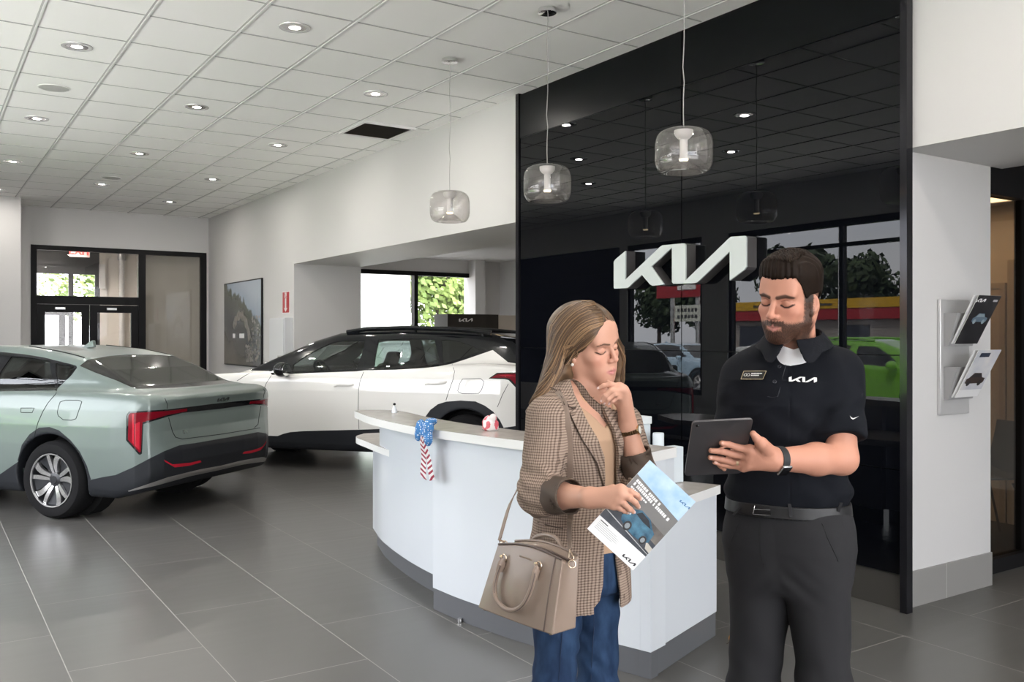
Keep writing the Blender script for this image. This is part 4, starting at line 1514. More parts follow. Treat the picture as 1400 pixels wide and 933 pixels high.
class CarBody:
    """a car body as a blend of side, plan and section profiles; local axes: u forward, v left, z up, origin under the rear axle"""

    def __init__(self, spec, origin, phi):
        self.s = spec
        p = math.radians(phi)
        self.o = np.array([origin[0], origin[1], 0.0])
        self.R = np.array([[-math.sin(p), math.cos(p), 0], [-math.cos(p), -math.sin(p), 0], [0, 0, 1.0]])  # rows: u, v, z
        self.rotz = p + PI / 2
        self.pl = np.array(spec['plan'] + [(spec['plan'][-1][0], -1.5), (spec['plan'][0][0], -1.5)])

    def loc(self, P):
        return (np.atleast_2d(P) - self.o) @ self.R.T

    def world(self, L):
        return np.atleast_2d(L) @ self.R + self.o

    def cp(self, u, v, z):
        return tuple(view_px(self.world((u, v, z)))[0])

    def fn(self, p, arches=True):
        s = self.s
        u, v, z = p[:, 0], np.abs(p[:, 1]), p[:, 2]
        ds = sd_poly(u, z, s['side'])
        dp = sd_poly(u, v, self.pl)
        wt = np.array(s['wz'])
        dw = v - np.interp(z, wt[:, 0], wt[:, 1]).astype(np.float32)
        d = smax(smax(ds, dp, s.get('kp', 0.10)), dw, 0.05)
        dg = sd_poly(u, z, s['green'])
        gt = np.array(s['gz'])
        tt = np.array(s['gtaper'])
        w = np.interp(z, gt[:, 0], gt[:, 1]) * np.interp(u, tt[:, 0], tt[:, 1])
        g = smax(dg, (v - w.astype(np.float32)) * 0.93, s.get('kg', 0.09))
        d = smin(d, g, s.get('kb', 0.05))
        if arches:
            for (au, az, ar) in s['arches']:
                dc = np.sqrt((u - au) ** 2 + (z - az) ** 2) - ar
                d = smax(d, -np.maximum(dc, 0.50 - v), 0.012)
        return d.astype(np.float32)

    def hit(self, px, py):
        D = view_dir(px, py) @ self.R.T
        D = D / np.linalg.norm(D)
        O = self.loc(CAM)[0]
        t = 2.0
        for _ in range(160):
            p = O + D * t
            d = float(self.fn(p[None].astype(np.float32), False)[0])
            if abs(d) < 0.0006:
                break
            t += max(d * 0.7, -0.05) if d > 0 else d * 0.7
            if t > 30:
                return None
        return O + D * t

    def trace(self, pts, step=0.03):
        """polyline in view coordinates laid on the body"""
        out = []
        for (a, b) in zip(pts[:-1], pts[1:]):
            n = max(1, int(math.hypot(b[0] - a[0], b[1] - a[1]) / 4))
            for k in range(n):
                q = self.hit(a[0] + (b[0] - a[0]) * k / n, a[1] + (b[1] - a[1]) * k / n)
                if q is not None:
                    out.append(q)
        q = self.hit(*pts[-1])
        if q is not None:
            out.append(q)
        return out

    def local_line(self, pts, side=1):
        """polyline given as (u, z), laid on the left (or right) flank"""
        out = []
        for (a, b) in zip(pts[:-1], pts[1:]):
            n = max(1, int(math.hypot(b[0] - a[0], b[1] - a[1]) / 0.04))
            for k in range(n + 1):
                u, z = a[0] + (b[0] - a[0]) * k / n, a[1] + (b[1] - a[1]) * k / n
                v = 1.3
                for _ in range(60):
                    d = float(self.fn(np.array([[u, v, z]], np.float32), False)[0])
                    v -= d * 0.8
                    if abs(d) < 0.0008:
                        break
                out.append((u, v * side, z))
        return out

    # --- cutting the skin into panels
    def start(self, lo, hi, cell):
        V, Q = sdf_grid(self.fn, lo, hi, cell, newton=3)
        self.bm = bmesh.new()
        vs = [self.bm.verts.new(p) for p in V]
        self.bm.verts.ensure_lookup_table()
        for q in Q:
            try:
                self.bm.faces.new([vs[i] for i in q])
            except ValueError:
                pass
        self.reg = self.bm.faces.layers.int.new('reg')
        bmesh.ops.bisect_plane(self.bm, geom=self.bm.verts[:] + self.bm.edges[:] + self.bm.faces[:], plane_co=(0, 0, 0), plane_no=(0, 1, 0), clear_inner=True)
        self.bm.normal_update()

    def carve(self, poly, code, mode='view', only=(0,), face=None, keep=None):
        """mark the faces inside poly (view coordinates, or (u, z)/(u, v)/(v, z) for mode 'side'/'top'/'rear')"""
        bm, reg = self.bm, self.reg
        O = self.loc(CAM)[0]
        P = np.asarray(poly, float)
        F = bm.faces[:]
        C = np.array([f.calc_center_median() for f in F])
        N = np.array([f.normal for f in F])
        rg = np.array([f[reg] for f in F])

        def project(C):
            if mode == 'view':
                return view_px(self.world(C))
            return C[:, {'side': (0, 2), 'top': (0, 1), 'rear': (1, 2)}[mode]]

        def facing(C, N):
            if mode == 'view':
                return ((O - C) * N).sum(1) > 0
            ax = {'side': 1, 'top': 2, 'rear': 0}[mode]
            return N[:, ax] > 0.05 if mode != 'rear' else (N[:, 0] < -0.05 if face != 'front' else N[:, 0] > 0.05)
        q = project(C)
        mg = 14 if mode == 'view' else 0.08
        lo, hi = P.min(0) - mg, P.max(0) + mg
        ok = (q[:, 0] > lo[0]) & (q[:, 0] < hi[0]) & (q[:, 1] > lo[1]) & (q[:, 1] < hi[1]) & facing(C, N) & np.isin(rg, only)
        if keep is not None:
            ok &= keep(C)
        sel = [F[i] for i in np.nonzero(ok)[0]]
        if not sel:
            return 0
        for i in range(len(P)):
            a, b = P[i], P[(i + 1) % len(P)]
            if mode == 'view':
                Da, Db = view_dir(*a) @ self.R.T, view_dir(*b) @ self.R.T
                no, co = np.cross(Da, Db), O
            else:
                t = b - a
                nn = (-t[1], t[0])
                if mode == 'side':
                    no, co = (nn[0], 0, nn[1]), (a[0], 0, a[1])
                elif mode == 'top':
                    no, co = (nn[0], nn[1], 0), (a[0], a[1], 0)
                else:
                    no, co = (0, nn[0], nn[1]), (0, a[0], a[1])
            L = np.linalg.norm(no)
            if L < 1e-12:
                continue
            g = set(sel)
            for f in sel:
                g.update(f.edges)
                g.update(f.verts)
            r = bmesh.ops.bisect_plane(bm, geom=list(g), plane_co=tuple(co), plane_no=tuple(np.array(no) / L), dist=1e-5)
            sel = [x for x in r['geom'] if isinstance(x, bmesh.types.BMFace) and x.is_valid]
        C = np.array([f.calc_center_median() for f in sel])
        q = project(C).astype(np.float32)
        ins = sd_poly(q[:, 0], q[:, 1], P) < 0
        for f, i in zip(sel, ins):
            if i:
                f[reg] = code
        return int(ins.sum())

    def part(self, name, codes, m, parent, inset=0.0, mirror='join', thick=0.0):
        """faces of the given codes as a part; mirror 'join' = one mesh with both sides, 'copy' = a second part for the right side"""
        bm = self.bm
        fs = [f for f in bm.faces if f[self.reg] in codes]
        if not fs:
            return None
        ids, V, idx = {}, [], []
        for f in fs:
            row = []
            for v in f.verts:
                if v.index not in ids or ids.get(v) is None:
                    pass
                if v not in ids:
                    ids[v] = len(V)
                    V.append(v.co[:])
                row.append(ids[v])
            idx.append(row)
        V = np.array(V)
        n, _ = sdf_normal(self.fn, V, 0.004)
        Vi = V - n * inset

        def mk(Vx, rows, nx):
            rows = list(rows)
            Vx = [tuple(p) for p in Vx]
            nx = list(map(tuple, nx))
            if thick:
                k = len(Vx)
                cnt = {}
                for r in rows:
                    for a, b in zip(r, r[1:] + r[:1]):
                        cnt[(a, b)] = 1
                edge = [(a, b) for (a, b) in cnt if (b, a) not in cnt]
                Vx += [tuple(np.array(p) - np.array(q) * thick) for p, q in zip(Vx, nx)]
                nx += [tuple(-np.array(q)) for q in nx]
                rows += [[i + k for i in reversed(r)] for r in rows]
                rows += [[b, a, a + k, b + k] for a, b in edge]
            me = bpy.data.meshes.new(name)
            me.from_pydata(Vx, [], rows)
            me.polygons.foreach_set('use_smooth', [True] * len(me.polygons))
            if not thick:
                me.normals_split_custom_set_from_vertices(nx)
            else:
                smooth_angle(me, 50)
            return me
        mir = np.array([1, -1, 1])
        rev = [list(reversed(r)) for r in idx]
        if mirror == 'join':
            k = len(V)
            o = link(name, mk(np.vstack([Vi, Vi * mir]), idx + [[i + k for i in r] for r in rev], np.vstack([n, n * mir])), m, parent)
            return o
        o = link(name, mk(Vi, idx, n), m, parent)
        if mirror == 'copy':
            link(name, mk(Vi * mir, rev, n * mir), m, parent)
        return o

    def lining(self, name, codes, m, parent, d, zmin):
        fs = [f for f in self.bm.faces if f[self.reg] in codes and f.calc_center_median().z > zmin]
        ids, V, rows = {}, [], []
        for f in fs:
            row = []
            for v in f.verts:
                if v not in ids:
                    ids[v] = len(V)
                    V.append(v.co[:])
                row.append(ids[v])
            rows.append(list(reversed(row)))
        V = np.array(V)
        n, _ = sdf_normal(self.fn, V, 0.004)
        V = V - n * d
        k = len(V)
        V2 = np.vstack([V, V * np.array([1, -1, 1])])
        rows = rows + [[i + k for i in reversed(r)] for r in rows]
        me = bpy.data.meshes.new(name)
        me.from_pydata([tuple(p) for p in V2], [], rows)
        me.polygons.foreach_set('use_smooth', [True] * len(me.polygons))
        return link(name, me, m, parent)

    def seams(self, name, lines, m, parent, r=0.0028, mirror=True):
        for ln in lines:
            if len(ln) < 2:
                continue
            for sgn in ((1, -1) if mirror else (1,)):
                MB().tube([(p[0], p[1] * sgn, p[2]) for p in ln], r, 5).build(name, m, parent, smooth=True)


M_tyre = add_noise_bump(mat('tyre_rubber', (0.010, 0.010, 0.011), 0.85, spec=0.2), 60, 0.1)
M_alloy = mat('machined_alloy', (0.72, 0.72, 0.73), 0.22, metal=0.9)
M_alloy_dark = mat('dark_alloy', (0.035, 0.037, 0.042), 0.35, metal=0.3)
M_disc = mat('brake_disc', (0.30, 0.29, 0.28), 0.4, metal=0.8)
M_well = mat('wheel_well', (0.008, 0.008, 0.008), 0.9)
M_clad = add_noise_bump(mat('black_body_cladding', (0.017, 0.019, 0.023), 0.5, spec=0.3), 500, 0.08)
M_clad_gloss = mat('gloss_black_trim', (0.008, 0.009, 0.011), 0.08, coat=0.5)
M_seam = mat('panel_gap', (0.006, 0.007, 0.007), 0.8)
M_red = mat('tail_lamp_red', (0.17, 0.004, 0.012), 0.15, spec=0.25)
M_red_bright = mat('tail_lamp_bright_red', (0.45, 0.012, 0.03), 0.15, coat=0.1)
M_cabin = mat('dark_cabin_trim', (0.025, 0.026, 0.028), 0.7)
M_seat = mat('black_seat', (0.03, 0.031, 0.033), 0.6)
M_carglass = glass_mat('tinted_car_glass', (0.62, 0.70, 0.68), 0.14)
M_carglass_dark = glass_mat('privacy_car_glass', (0.16, 0.18, 0.175), 0.16)
M_mirror = mat('mirror_silver', (0.8, 0.8, 0.8), 0.02, metal=1.0)


def make_wheel(parent, r, rr, side, u, v, w=0.225, style='swirl'):
    """tyre is the wheel's own part with rim, blades and disc beneath it"""
    M = Matrix.Translation((u, v, r)) @ Matrix.Rotation(-PI / 2 * side, 4, 'X')     # local +z points outwards
    hw = w / 2
    prof = [(rr, -hw + 0.01), (rr + 0.03, -hw), (r - 0.03, -hw + 0.004), (r - 0.008, -hw + 0.03), (r, -hw + 0.06), (r, hw - 0.06), (r - 0.008, hw - 0.03), (r - 0.03, hw - 0.004),
            (rr + 0.03, hw), (rr + 0.004, hw - 0.008), (rr, hw - 0.02)]
    ty = MB()
    ty.lathe(prof, 56, None, closed=True)
    t = ty.build('wheel', M_tyre, parent, smooth=True)
    t.matrix_local = M
    b = MB()
    b.lathe([(rr - 0.001, -hw + 0.015), (rr - 0.014, -hw + 0.02), (rr - 0.02, hw - 0.06), (rr - 0.012, hw - 0.018), (rr - 0.002, hw - 0.012)], 48, caps=False)
    b.lathe([(0.0, -0.03), (rr - 0.03, -0.03), (rr - 0.03, -0.034), (0.0, -0.034)], 40)
    b.build('rim_barrel', M_alloy_dark, t, smooth=True)
    li = MB()
    li.lathe([(rr - 0.001, hw - 0.010), (rr - 0.001, hw - 0.004), (rr - 0.012, hw - 0.006), (rr - 0.013, hw - 0.015)], 56, closed=True)
    li.build('rim_lip', M_alloy, t, smooth=True)
    dk = MB()
    dk.lathe([(0.06, -0.02), (0.155, -0.02), (0.158, -0.012), (0.155, -0.004), (0.06, -0.004)], 40, closed=True)
    dk.build('brake_disc', M_disc, t, smooth=True)
    zt = hw - 0.020

    def pol(rad, a):
        return (rad * math.cos(a), rad * math.sin(a))
    R1 = rr - 0.012
    bl, dkp = MB(), MB()
    for k in range(5):
        a = k * 2 * PI / 5 + 0.3
        d = math.radians
        if style == 'swirl':
            for (h0, h1, w0, w1, bend) in ((-9, -22, 5, 4.0, -2), (7, 19, 5, 7, 8)):
                L_, R_ = [], []
                for i in range(9):
                    q = i / 8
                    rad = 0.045 + (R1 - 0.045) * q
                    ang = a + d(h0 * (1 - q) * 2.4 + h1 * q + bend * math.sin(PI * q))
                    wd = (w0 * (1 - q) * 2.2 + w1 * q)
                    L_.append((*pol(rad, ang + d(wd)), zt - 0.03 * (1 - q) ** 2))
                    R_.append((*pol(rad, ang - d(wd)), zt - 0.03 * (1 - q) ** 2))
                vs = L_ + R_ + [(x, y, z - 0.028) for x, y, z in L_ + R_]
                n = 9
                fs = []
                for i in range(n - 1):
                    fs += [(i, n + i, n + i + 1, i + 1), (2 * n + i, 2 * n + i + 1, 3 * n + i + 1, 3 * n + i), (i, i + 1, 2 * n + i + 1, 2 * n + i), (n + i, 3 * n + i, 3 * n + i + 1, n + i + 1)]
                fs += [(0, 2 * n, 3 * n, n), (n - 1, 2 * n - 1, 4 * n - 1, 3 * n - 1)]
                (bl if w1 < 8 or True else dkp).add(vs, fs)
            vs = [(*pol(0.07, a + d(-12)), zt - 0.045), (*pol(R1, a + d(-17)), zt - 0.016), (*pol(R1, a + d(11)), zt - 0.016), (*pol(0.07, a + d(10)), zt - 0.045)]
            vs += [(x, y, z - 0.01) for x, y, z in vs]
            dkp.add(vs, [(3, 2, 1, 0), (4, 5, 6, 7), (0, 1, 5, 4), (1, 2, 6, 5), (2, 3, 7, 6), (3, 0, 4, 7)])
        else:
            vs = [(*pol(0.05, a - 0.3), zt - 0.02), (*pol(R1, a - 0.16), zt), (*pol(R1, a + 0.16), zt), (*pol(0.05, a + 0.3), zt - 0.02)]
            vs += [(x, y, z - 0.03) for x, y, z in vs]
            bl.add(vs, [(3, 2, 1, 0), (4, 5, 6, 7), (0, 1, 5, 4), (1, 2, 6, 5), (2, 3, 7, 6), (3, 0, 4, 7)])
    bl.build('spoke', M_alloy, t)
    if dkp.f:
        dkp.build('spoke_insert', M_alloy_dark, t)
    hb = MB()
    hb.lathe([(0.062, zt - 0.05), (0.060, zt - 0.028), (0.034, zt - 0.018), (0.030, zt - 0.012), (0.0, zt - 0.010)], 24)
    hb.build('hub_cap', M_alloy_dark, t, smooth=True)
    return t


def cabin(parent, u_dash, u_front, u_rear, z0, zs, hw):
    """dash, steering wheel, seats and floor"""
    MB().box((u_rear - 0.75, -hw, z0 - 0.03), (u_dash + 0.3, hw, z0)).build('cabin_floor', M_cabin, parent)

    def dash(p):
        d = sd_box(p, (u_dash, 0, zs - 0.02), (0.24, hw - 0.02, 0.15), 0.08)
        return smin(d, sd_box(p, (u_dash - 0.05, 0.37, zs + 0.10), (0.12, 0.19, 0.05), 0.04), 0.05)
    V, Q = sdf_grid(dash, (u_dash - 0.5, -hw - 0.1, zs - 0.3), (u_dash + 0.5, hw + 0.1, zs + 0.3), 0.03)
    link('dashboard', np_mesh('dashboard', V, Q), M_cabin, parent)
    sw = MB()
    c = Vector((u_dash - 0.33, 0.37, zs + 0.06))
    ax = Vector((-0.9, 0, 0.43)).normalized()
    e1 = Vector((0, 1, 0))
    e2 = ax.cross(e1)
    sw.tube([c + (e1 * math.cos(a) + e2 * math.sin(a)) * 0.18 for a in np.linspace(0, 2 * PI, 29)], 0.016, 8)
    for a in (0, PI, -PI / 2):
        sw.tube([c, c + (e1 * math.cos(a) + e2 * math.sin(a)) * 0.17], 0.016, 6)
    sw.tube([c, c - ax * 0.25], 0.03, 8)
    sw.build('steering_wheel', M_cabin, parent, smooth=True)

    def seatfn(p):
        d = sd_box(p, (0.08, 0, 0.28), (0.26, 0.25, 0.09), 0.07)
        Rm = np.array([[math.cos(0.32), 0, -math.sin(0.32)], [0, 1, 0], [math.sin(0.32), 0, math.cos(0.32)]])
        d = smin(d, sd_box(p, (-0.26, 0, 0.60), (0.075, 0.24, 0.33), 0.07, Rm), 0.05)
        return smin(d, sd_box(p, (-0.385, 0, 0.98), (0.05, 0.13, 0.09), 0.045, Rm), 0.03)
    V, Q = sdf_grid(seatfn, (-0.6, -0.32, 0.1), (0.45, 0.32, 1.15), 0.025)
    me = np_mesh('seat', V, Q)
    for uu, sc in ((u_front, 1.0), (u_rear, 0.95)):
        for sv in (-0.37, 0.37):
            o = link('seat', me, None, parent)
            if not me.materials:
                me.materials.append(M_seat)
            o.location = (uu, sv, z0)
            o.scale = (1, 1, (zs + 0.32 - z0) / 1.05 * sc)


def ext(k, pts):
    return [k.cp(*p) for p in pts]


# ---- the pale green saloon
SED = dict(
    side=[(-0.62, 0.20), (-0.90, 0.27), (-1.00, 0.36), (-1.045, 0.47), (-1.05, 0.58), (-1.01, 0.645), (-0.985, 0.74), (-0.985, 0.86), (-1.015, 0.95), (-1.045, 1.005), (-1.0, 1.03), (-0.80, 1.052),
          (-0.40, 1.062), (0.3, 1.055), (1.2, 1.02), (2.1, 0.98), (2.5, 0.955), (3.0, 0.88), (3.4, 0.76), (3.56, 0.62), (3.60, 0.45), (3.55, 0.28), (3.35, 0.20)],
    green=[(-0.80, 0.95), (-0.78, 1.055), (-0.60, 1.095), (-0.30, 1.235), (-0.03, 1.335), (0.30, 1.393), (0.75, 1.428), (1.15, 1.432), (1.55, 1.395), (1.95, 1.24), (2.45, 0.98), (2.2, 0.85), (0, 0.85)],
    plan=[(-1.06, 0.0), (-1.055, 0.30), (-1.035, 0.52), (-0.99, 0.70), (-0.93, 0.81), (-0.84, 0.87), (-0.62, 0.905), (-0.2, 0.925), (0.6, 0.925), (1.9, 0.92), (2.6, 0.92), (3.1, 0.88), (3.4, 0.76), (3.55, 0.5), (3.6, 0.0)],
    wz=[(0.15, 0.84), (0.28, 0.885), (0.45, 0.91), (0.62, 0.925), (0.78, 0.922), (0.92, 0.895), (1.06, 0.84), (1.2, 0.7)],
    gz=[(0.85, 0.84), (1.03, 0.80), (1.15, 0.745), (1.28, 0.665), (1.38, 0.59), (1.44, 0.54)],
    gtaper=[(-0.9, 0.80), (-0.4, 0.90), (0.2, 0.97), (0.8, 1.0), (1.5, 1.0), (2.2, 0.96)],
    arches=[(0.0, 0.335, 0.375), (2.72, 0.335, 0.375)], kp=0.10, kg=0.10, kb=0.07)
CS = CarBody(SED, (1.6467, 8.868), 37.0)


def sedan():
    k = CS
    paint = mat('pale_green_car_paint', (0.158, 0.195, 0.184), 0.33, metal=0.2, coat=0.45)
    t = thing('saloon_car', 'pale grey green fastback saloon car seen from its rear corner', 'car', tuple(k.o), k.rotz)
    k.start((-1.2, -1.1, 0.1), (3.75, 1.1, 1.55), 0.02)
    Z1 = lambda L: [(x / 7.177, 460 + y / 7.177) for x, y in L]
    far_top = ext(k, [(1.25, 0.60, 1.372), (1.62, 0.60, 1.34), (2.12, 0.72, 1.06), (2.0, 0.77, 1.035), (1.1, 0.79, 1.035)])
    dlo = Z1([(0, 152), (250, 178), (420, 205), (560, 240), (700, 275), (748, 290), (755, 310), (700, 385), (620, 460), (565, 512), (555, 530), (300, 535), (0, 540)]) + list(reversed(far_top))
    k.carve(dlo, 2)
    k.carve(Z1([(112, 197), (330, 215), (490, 243), (494, 330), (552, 512), (0, 521), (-60, 521), (10, 340)]), 11, only=(2,))
    k.carve(Z1([(548, 262), (735, 292), (700, 372), (570, 498), (548, 360)]), 12, only=(2,))
    k.carve([(1.12, 1.06), (1.14, 1.35), (1.5, 1.345), (1.62, 1.31), (2.0, 1.09), (1.98, 1.06)], 3, 'side', only=(2,))
    # rear glass and windscreen
    k.carve([(109, 500.5), (130, 509.5), (160, 520.8), (178, 529), (187, 532), (235, 530.5), (272, 528), (302, 525), (320, 518), (296, 502), (262, 492), (235, 487), (205, 484.6), (178, 484.8), (149.5, 487), (119.5, 492.3)], 4)
    k.carve([(1.62, -0.1), (1.62, 0.50), (1.75, 0.56), (2.36, 0.72), (2.40, 0.5), (2.42, -0.1)], 13, 'top')
    # tail lamps and light bar
    k.carve([(173.8, 566.5), (176.8, 563.2), (228.5, 560.2), (260, 556.4), (290, 552.6), (344, 547.6), (356, 546.5), (356, 554), (335, 555), (305, 559), (262, 563.4), (249.5, 564.8), (230, 569.8), (196, 580), (194.2, 620.5), (191.7, 622.3), (189.5, 621.7), (172.4, 602.5), (172.7, 569.5)], 5)
    k.carve([(175.6, 568), (178, 565.2), (228, 562.3), (256, 559), (256, 562.6), (230, 567.6), (194.5, 577.9), (192.6, 617.5), (190.8, 619.4), (174.7, 601.6)], 6, only=(5,))
    k.carve([(180.6, 566.5), (183.2, 566.2), (183.2, 608), (180.6, 605)], 7, only=(6,))
    k.carve([(184.5, 580), (191.2, 577), (190.6, 616), (184.5, 610)], 14, only=(6,))
    # dark bumper, sill and arch lips
    arch = [(24.1, 629.5), (29.7, 608.6), (40.2, 594.1), (53, 585.3), (67.5, 584.1), (80.4, 588.5), (96.5, 602.2), (109.3, 618.2), (119, 637.5), (124.6, 656.8)]
    k.carve(arch + [(122.4, 656.8), (140, 652.8), (158, 649.8), (182, 639.2), (203, 628), (224, 617.5), (245, 609.3), (260, 607), (267, 606.1), (315, 597.8), (354, 590.8), (364, 594), (372, 600), (372, 690), (120, 690), (60, 640), (30, 640)], 8)
    k.carve([(175, 671.5), (230, 652.8), (260, 645.3), (276, 641.6), (306, 636.3), (303, 642.5), (260, 651.5), (212, 664.8), (176, 672.6)], 9, only=(8,))
    k.carve([(326, 633.5), (340, 630.5), (366, 622.5), (366, 627.5), (344, 635), (323, 641)], 9, only=(8,))
    k.carve([(224, 628.8), (236, 635.2), (260, 633), (274, 629.8), (275.5, 632.3), (260, 637), (239, 639.5), (226, 631.8)], 15, only=(8,))
    sill = [(29.4, 628.4), (0, 648.8), (-20, 653)] + ext(k, [(1.2, 0.92, 0.34), (2.3, 0.92, 0.34), (2.35, 0.92, 0.05), (0.2, 0.92, 0.05)])
    k.carve(sill, 8)
    k.carve([(2.72 + 0.45 * math.cos(a), 0.335 + 0.45 * math.sin(a)) for a in np.linspace(-0.5, PI + 0.5, 22)], 8, 'side', keep=lambda C: C[:, 1] > 0.6)
    k.carve([(0.55, 0.05), (0.55, 0.02), (3.75, 0.02), (3.75, 0.34), (3.3, 0.34), (3.2, 0.27), (2.4, 0.27), (0.55, 0.27)], 8, 'side', only=(0,))
    k.carve([(-0.2, 0.36), (0.62, 0.36), (0.70, 0.58), (-0.2, 0.62)], 8, 'rear', face='front', keep=lambda C: C[:, 0] > 3.2)
    k.carve([(0.40, 0.74), (0.86, 0.70), (0.84, 0.60), (0.45, 0.64)], 10, 'rear', face='front', keep=lambda C: C[:, 0] > 2.9)
    k.part('body', (0,), paint, t)
    k.part('window_frame', (2,), M_clad_gloss, t, mirror='copy')
    k.part('front_door_glass', (3,), M_carglass_dark, t, inset=0.004, mirror='copy')
    k.part('rear_door_glass', (11,), M_carglass_dark, t, inset=0.004, mirror='copy')
    k.part('quarter_glass', (12,), M_carglass_dark, t, inset=0.004, mirror='copy')
    k.part('windscreen', (13,), M_carglass, t, inset=0.004)
    k.part('rear_glass', (4,), mat('dark_rear_glass', (0.012, 0.012, 0.011), 0.06, coat=0.5), t, inset=0.002)
    k.part('light_bar', (5,), M_clad_gloss, t, inset=0.003)
    k.part('tail_lamp', (6,), M_red, t, mirror='copy', inset=0.001)
    k.part('lamp_strip', (7,), M_red_bright, t, mirror='copy')
    k.part('lamp_strip', (14,), M_red_bright, t, mirror='copy')
    k.part('rear_reflector', (15,), M_red_bright, t, mirror='copy')
    k.part('bumper_cladding', (8,), M_clad, t)
    k.part('skid_trim', (9,), mat('silver_skid_trim', (0.42, 0.41, 0.40), 0.35, metal=0.7), t)
    k.part('headlamp', (10,), mat('headlamp_lens', (0.6, 0.62, 0.65), 0.1, coat=1.0), t, mirror='copy')
    k.lining('headlining', (0, 2), M_cabin, t, 0.025, 0.95)
    zz = lambda L: k.trace(L)
    seams = [zz(Z1([(555, 522), (552, 560), (470, 655), (420, 740), (375, 840), (350, 925), (338, 980)])),
             zz([(28.6, 558.2), (46.7, 558.2), (44, 564.5), (28.6, 564.2), (28.6, 558.2)]),
             zz(Z1([(563, 745), (575, 690), (590, 645), (640, 627), (770, 628), (803, 642), (770, 740), (745, 810), (700, 825), (620, 820), (570, 780), (563, 745)])),
             zz([(225.3, 544.8), (228.8, 553), (228.6, 559)]), zz([(230.5, 571), (235.8, 590.5), (240, 598), (249, 600.7)]),
             k.local_line([(1.05, 1.02), (1.08, 0.7), (1.05, 0.36)]), k.local_line([(2.15, 1.0), (2.2, 0.7), (2.12, 0.36)])]
    k.seams('panel_seam', [s for s in seams if s], M_seam, t)
    k.seams('boot_seam', [zz([(249, 600.7), (300, 594.3), (355.6, 585.3)])], M_seam, t, mirror=False)
    k.seams('roof_molding', [zz([(40, 473.9), (47, 474.6), (80, 480.5), (100, 485), (115.6, 489.3)])], M_seam, t, r=0.006)
    an = MB()
    an.prism([(-0.09, 0.0), (0.10, 0.0), (0.03, 0.022), (-0.035, 0.052), (-0.075, 0.065), (-0.085, 0.06)], -0.018, 0.018, Matrix.Translation((0.50, 0, 1.405)) @ Matrix.Rotation(PI / 2, 4, 'X') @ Matrix.Rotation(-0.12, 4, 'Z'))
    an.build('antenna_fin', paint, t, bevel=0.008)
    q = k.hit(305, 546)
    if q is not None:
        n_, _ = sdf_normal(k.fn, np.array([q]), 0.01)
        n_ = Vector(n_[0])
        ez = (Vector((0, 0, 1)) - n_ * n_.z).normalized()
        ex = ez.cross(n_)
        logo_mesh('boot_badge', 0.034, mat('badge_dark_chrome', (0.25, 0.27, 0.27), 0.2, metal=1.0), t, frame_matrix(Vector(q) + n_ * 0.001, ex, ez, n_), 0.004)
    q = k.hit(253, 591)
    if q is not None:
        n_, _ = sdf_normal(k.fn, np.array([q]), 0.01)
        n_ = Vector(n_[0])
        ez = (Vector((0, 0, 1)) - n_ * n_.z).normalized()
        ex = ez.cross(n_)
        text_mesh('model_badge', 'K4', 0.05, mat('badge_chrome_pale', (0.6, 0.65, 0.63), 0.25, metal=1.0), t, frame_matrix(Vector(q) + n_ * 0.001, ex, ez, n_), 0.003)
    for su, sd in ((0.0, 1), (0.0, -1), (2.72, 1), (2.72, -1)):
        make_wheel(t, 0.325, 0.225, sd, su, 0.79 * sd)
    for su in (0.0, 2.72):
        for sd in (1, -1):
            MB().tube([(su, sd * 0.50, 0.335), (su, sd * 0.66, 0.335)], 0.36, 28).build('wheel_well', M_well, t, smooth=True)
    cabin(t, 2.05, 1.35, 0.45, 0.32, 0.86, 0.70)
    for sd in (1, -1):
        MB().cbox((1.95, sd * 0.93, 1.03), (0.10, 0.17, 0.11)).build('wing_mirror', paint, t, bevel=0.03, bseg=3)
    k.bm.free()
    return t


sedan_car = sedan()

# ---- the white crossover with a black roof
SUV = dict(
    side=[(-0.55, 0.25), (-0.72, 0.30), (-0.80, 0.42), (-0.83, 0.58), (-0.80, 0.75), (-0.76, 0.95), (-0.70, 1.12), (-0.62, 1.20), (-0.2, 1.22), (0.6, 1.175), (1.5, 1.13), (2.3, 1.105), (2.80, 1.09), (3.40, 1.055), (3.70, 0.98),
          (3.80, 0.85), (3.83, 0.6), (3.80, 0.36), (3.62, 0.24), (2.2, 0.22), (0.6, 0.22)],
    green=[(-0.70, 1.05), (-0.68, 1.18), (-0.60, 1.32), (-0.46, 1.505), (-0.25, 1.545), (0.2, 1.575), (0.8, 1.592), (1.3, 1.585), (1.65, 1.55), (1.95, 1.46), (2.35, 1.29), (2.84, 1.08), (2.6, 0.95), (0, 0.95)],
    plan=[(-0.84, 0.0), (-0.83, 0.35), (-0.80, 0.60), (-0.74, 0.76), (-0.62, 0.845), (-0.4, 0.885), (0, 0.90), (0.8, 0.905), (1.8, 0.905), (2.9, 0.90), (3.37, 0.86), (3.64, 0.74), (3.79, 0.45), (3.83, 0.0)],
    wz=[(0.15, 0.85), (0.30, 0.885), (0.5, 0.895), (0.72, 0.905), (0.90, 0.905), (1.05, 0.875), (1.2, 0.825), (1.35, 0.75)],
    gz=[(0.95, 0.83), (1.12, 0.815), (1.25, 0.755), (1.40, 0.68), (1.52, 0.61), (1.60, 0.55)],
    gtaper=[(-0.8, 0.88), (-0.4, 0.93), (0.3, 0.985), (0.8, 1.0), (1.7, 1.0), (2.6, 0.95)],
    arches=[(0.0, 0.345, 0.385), (3.0, 0.345, 0.385)], kp=0.10, kg=0.09, kb=0.05)
CU = CarBody(SUV, (5.5868, 8.935), 40.0)


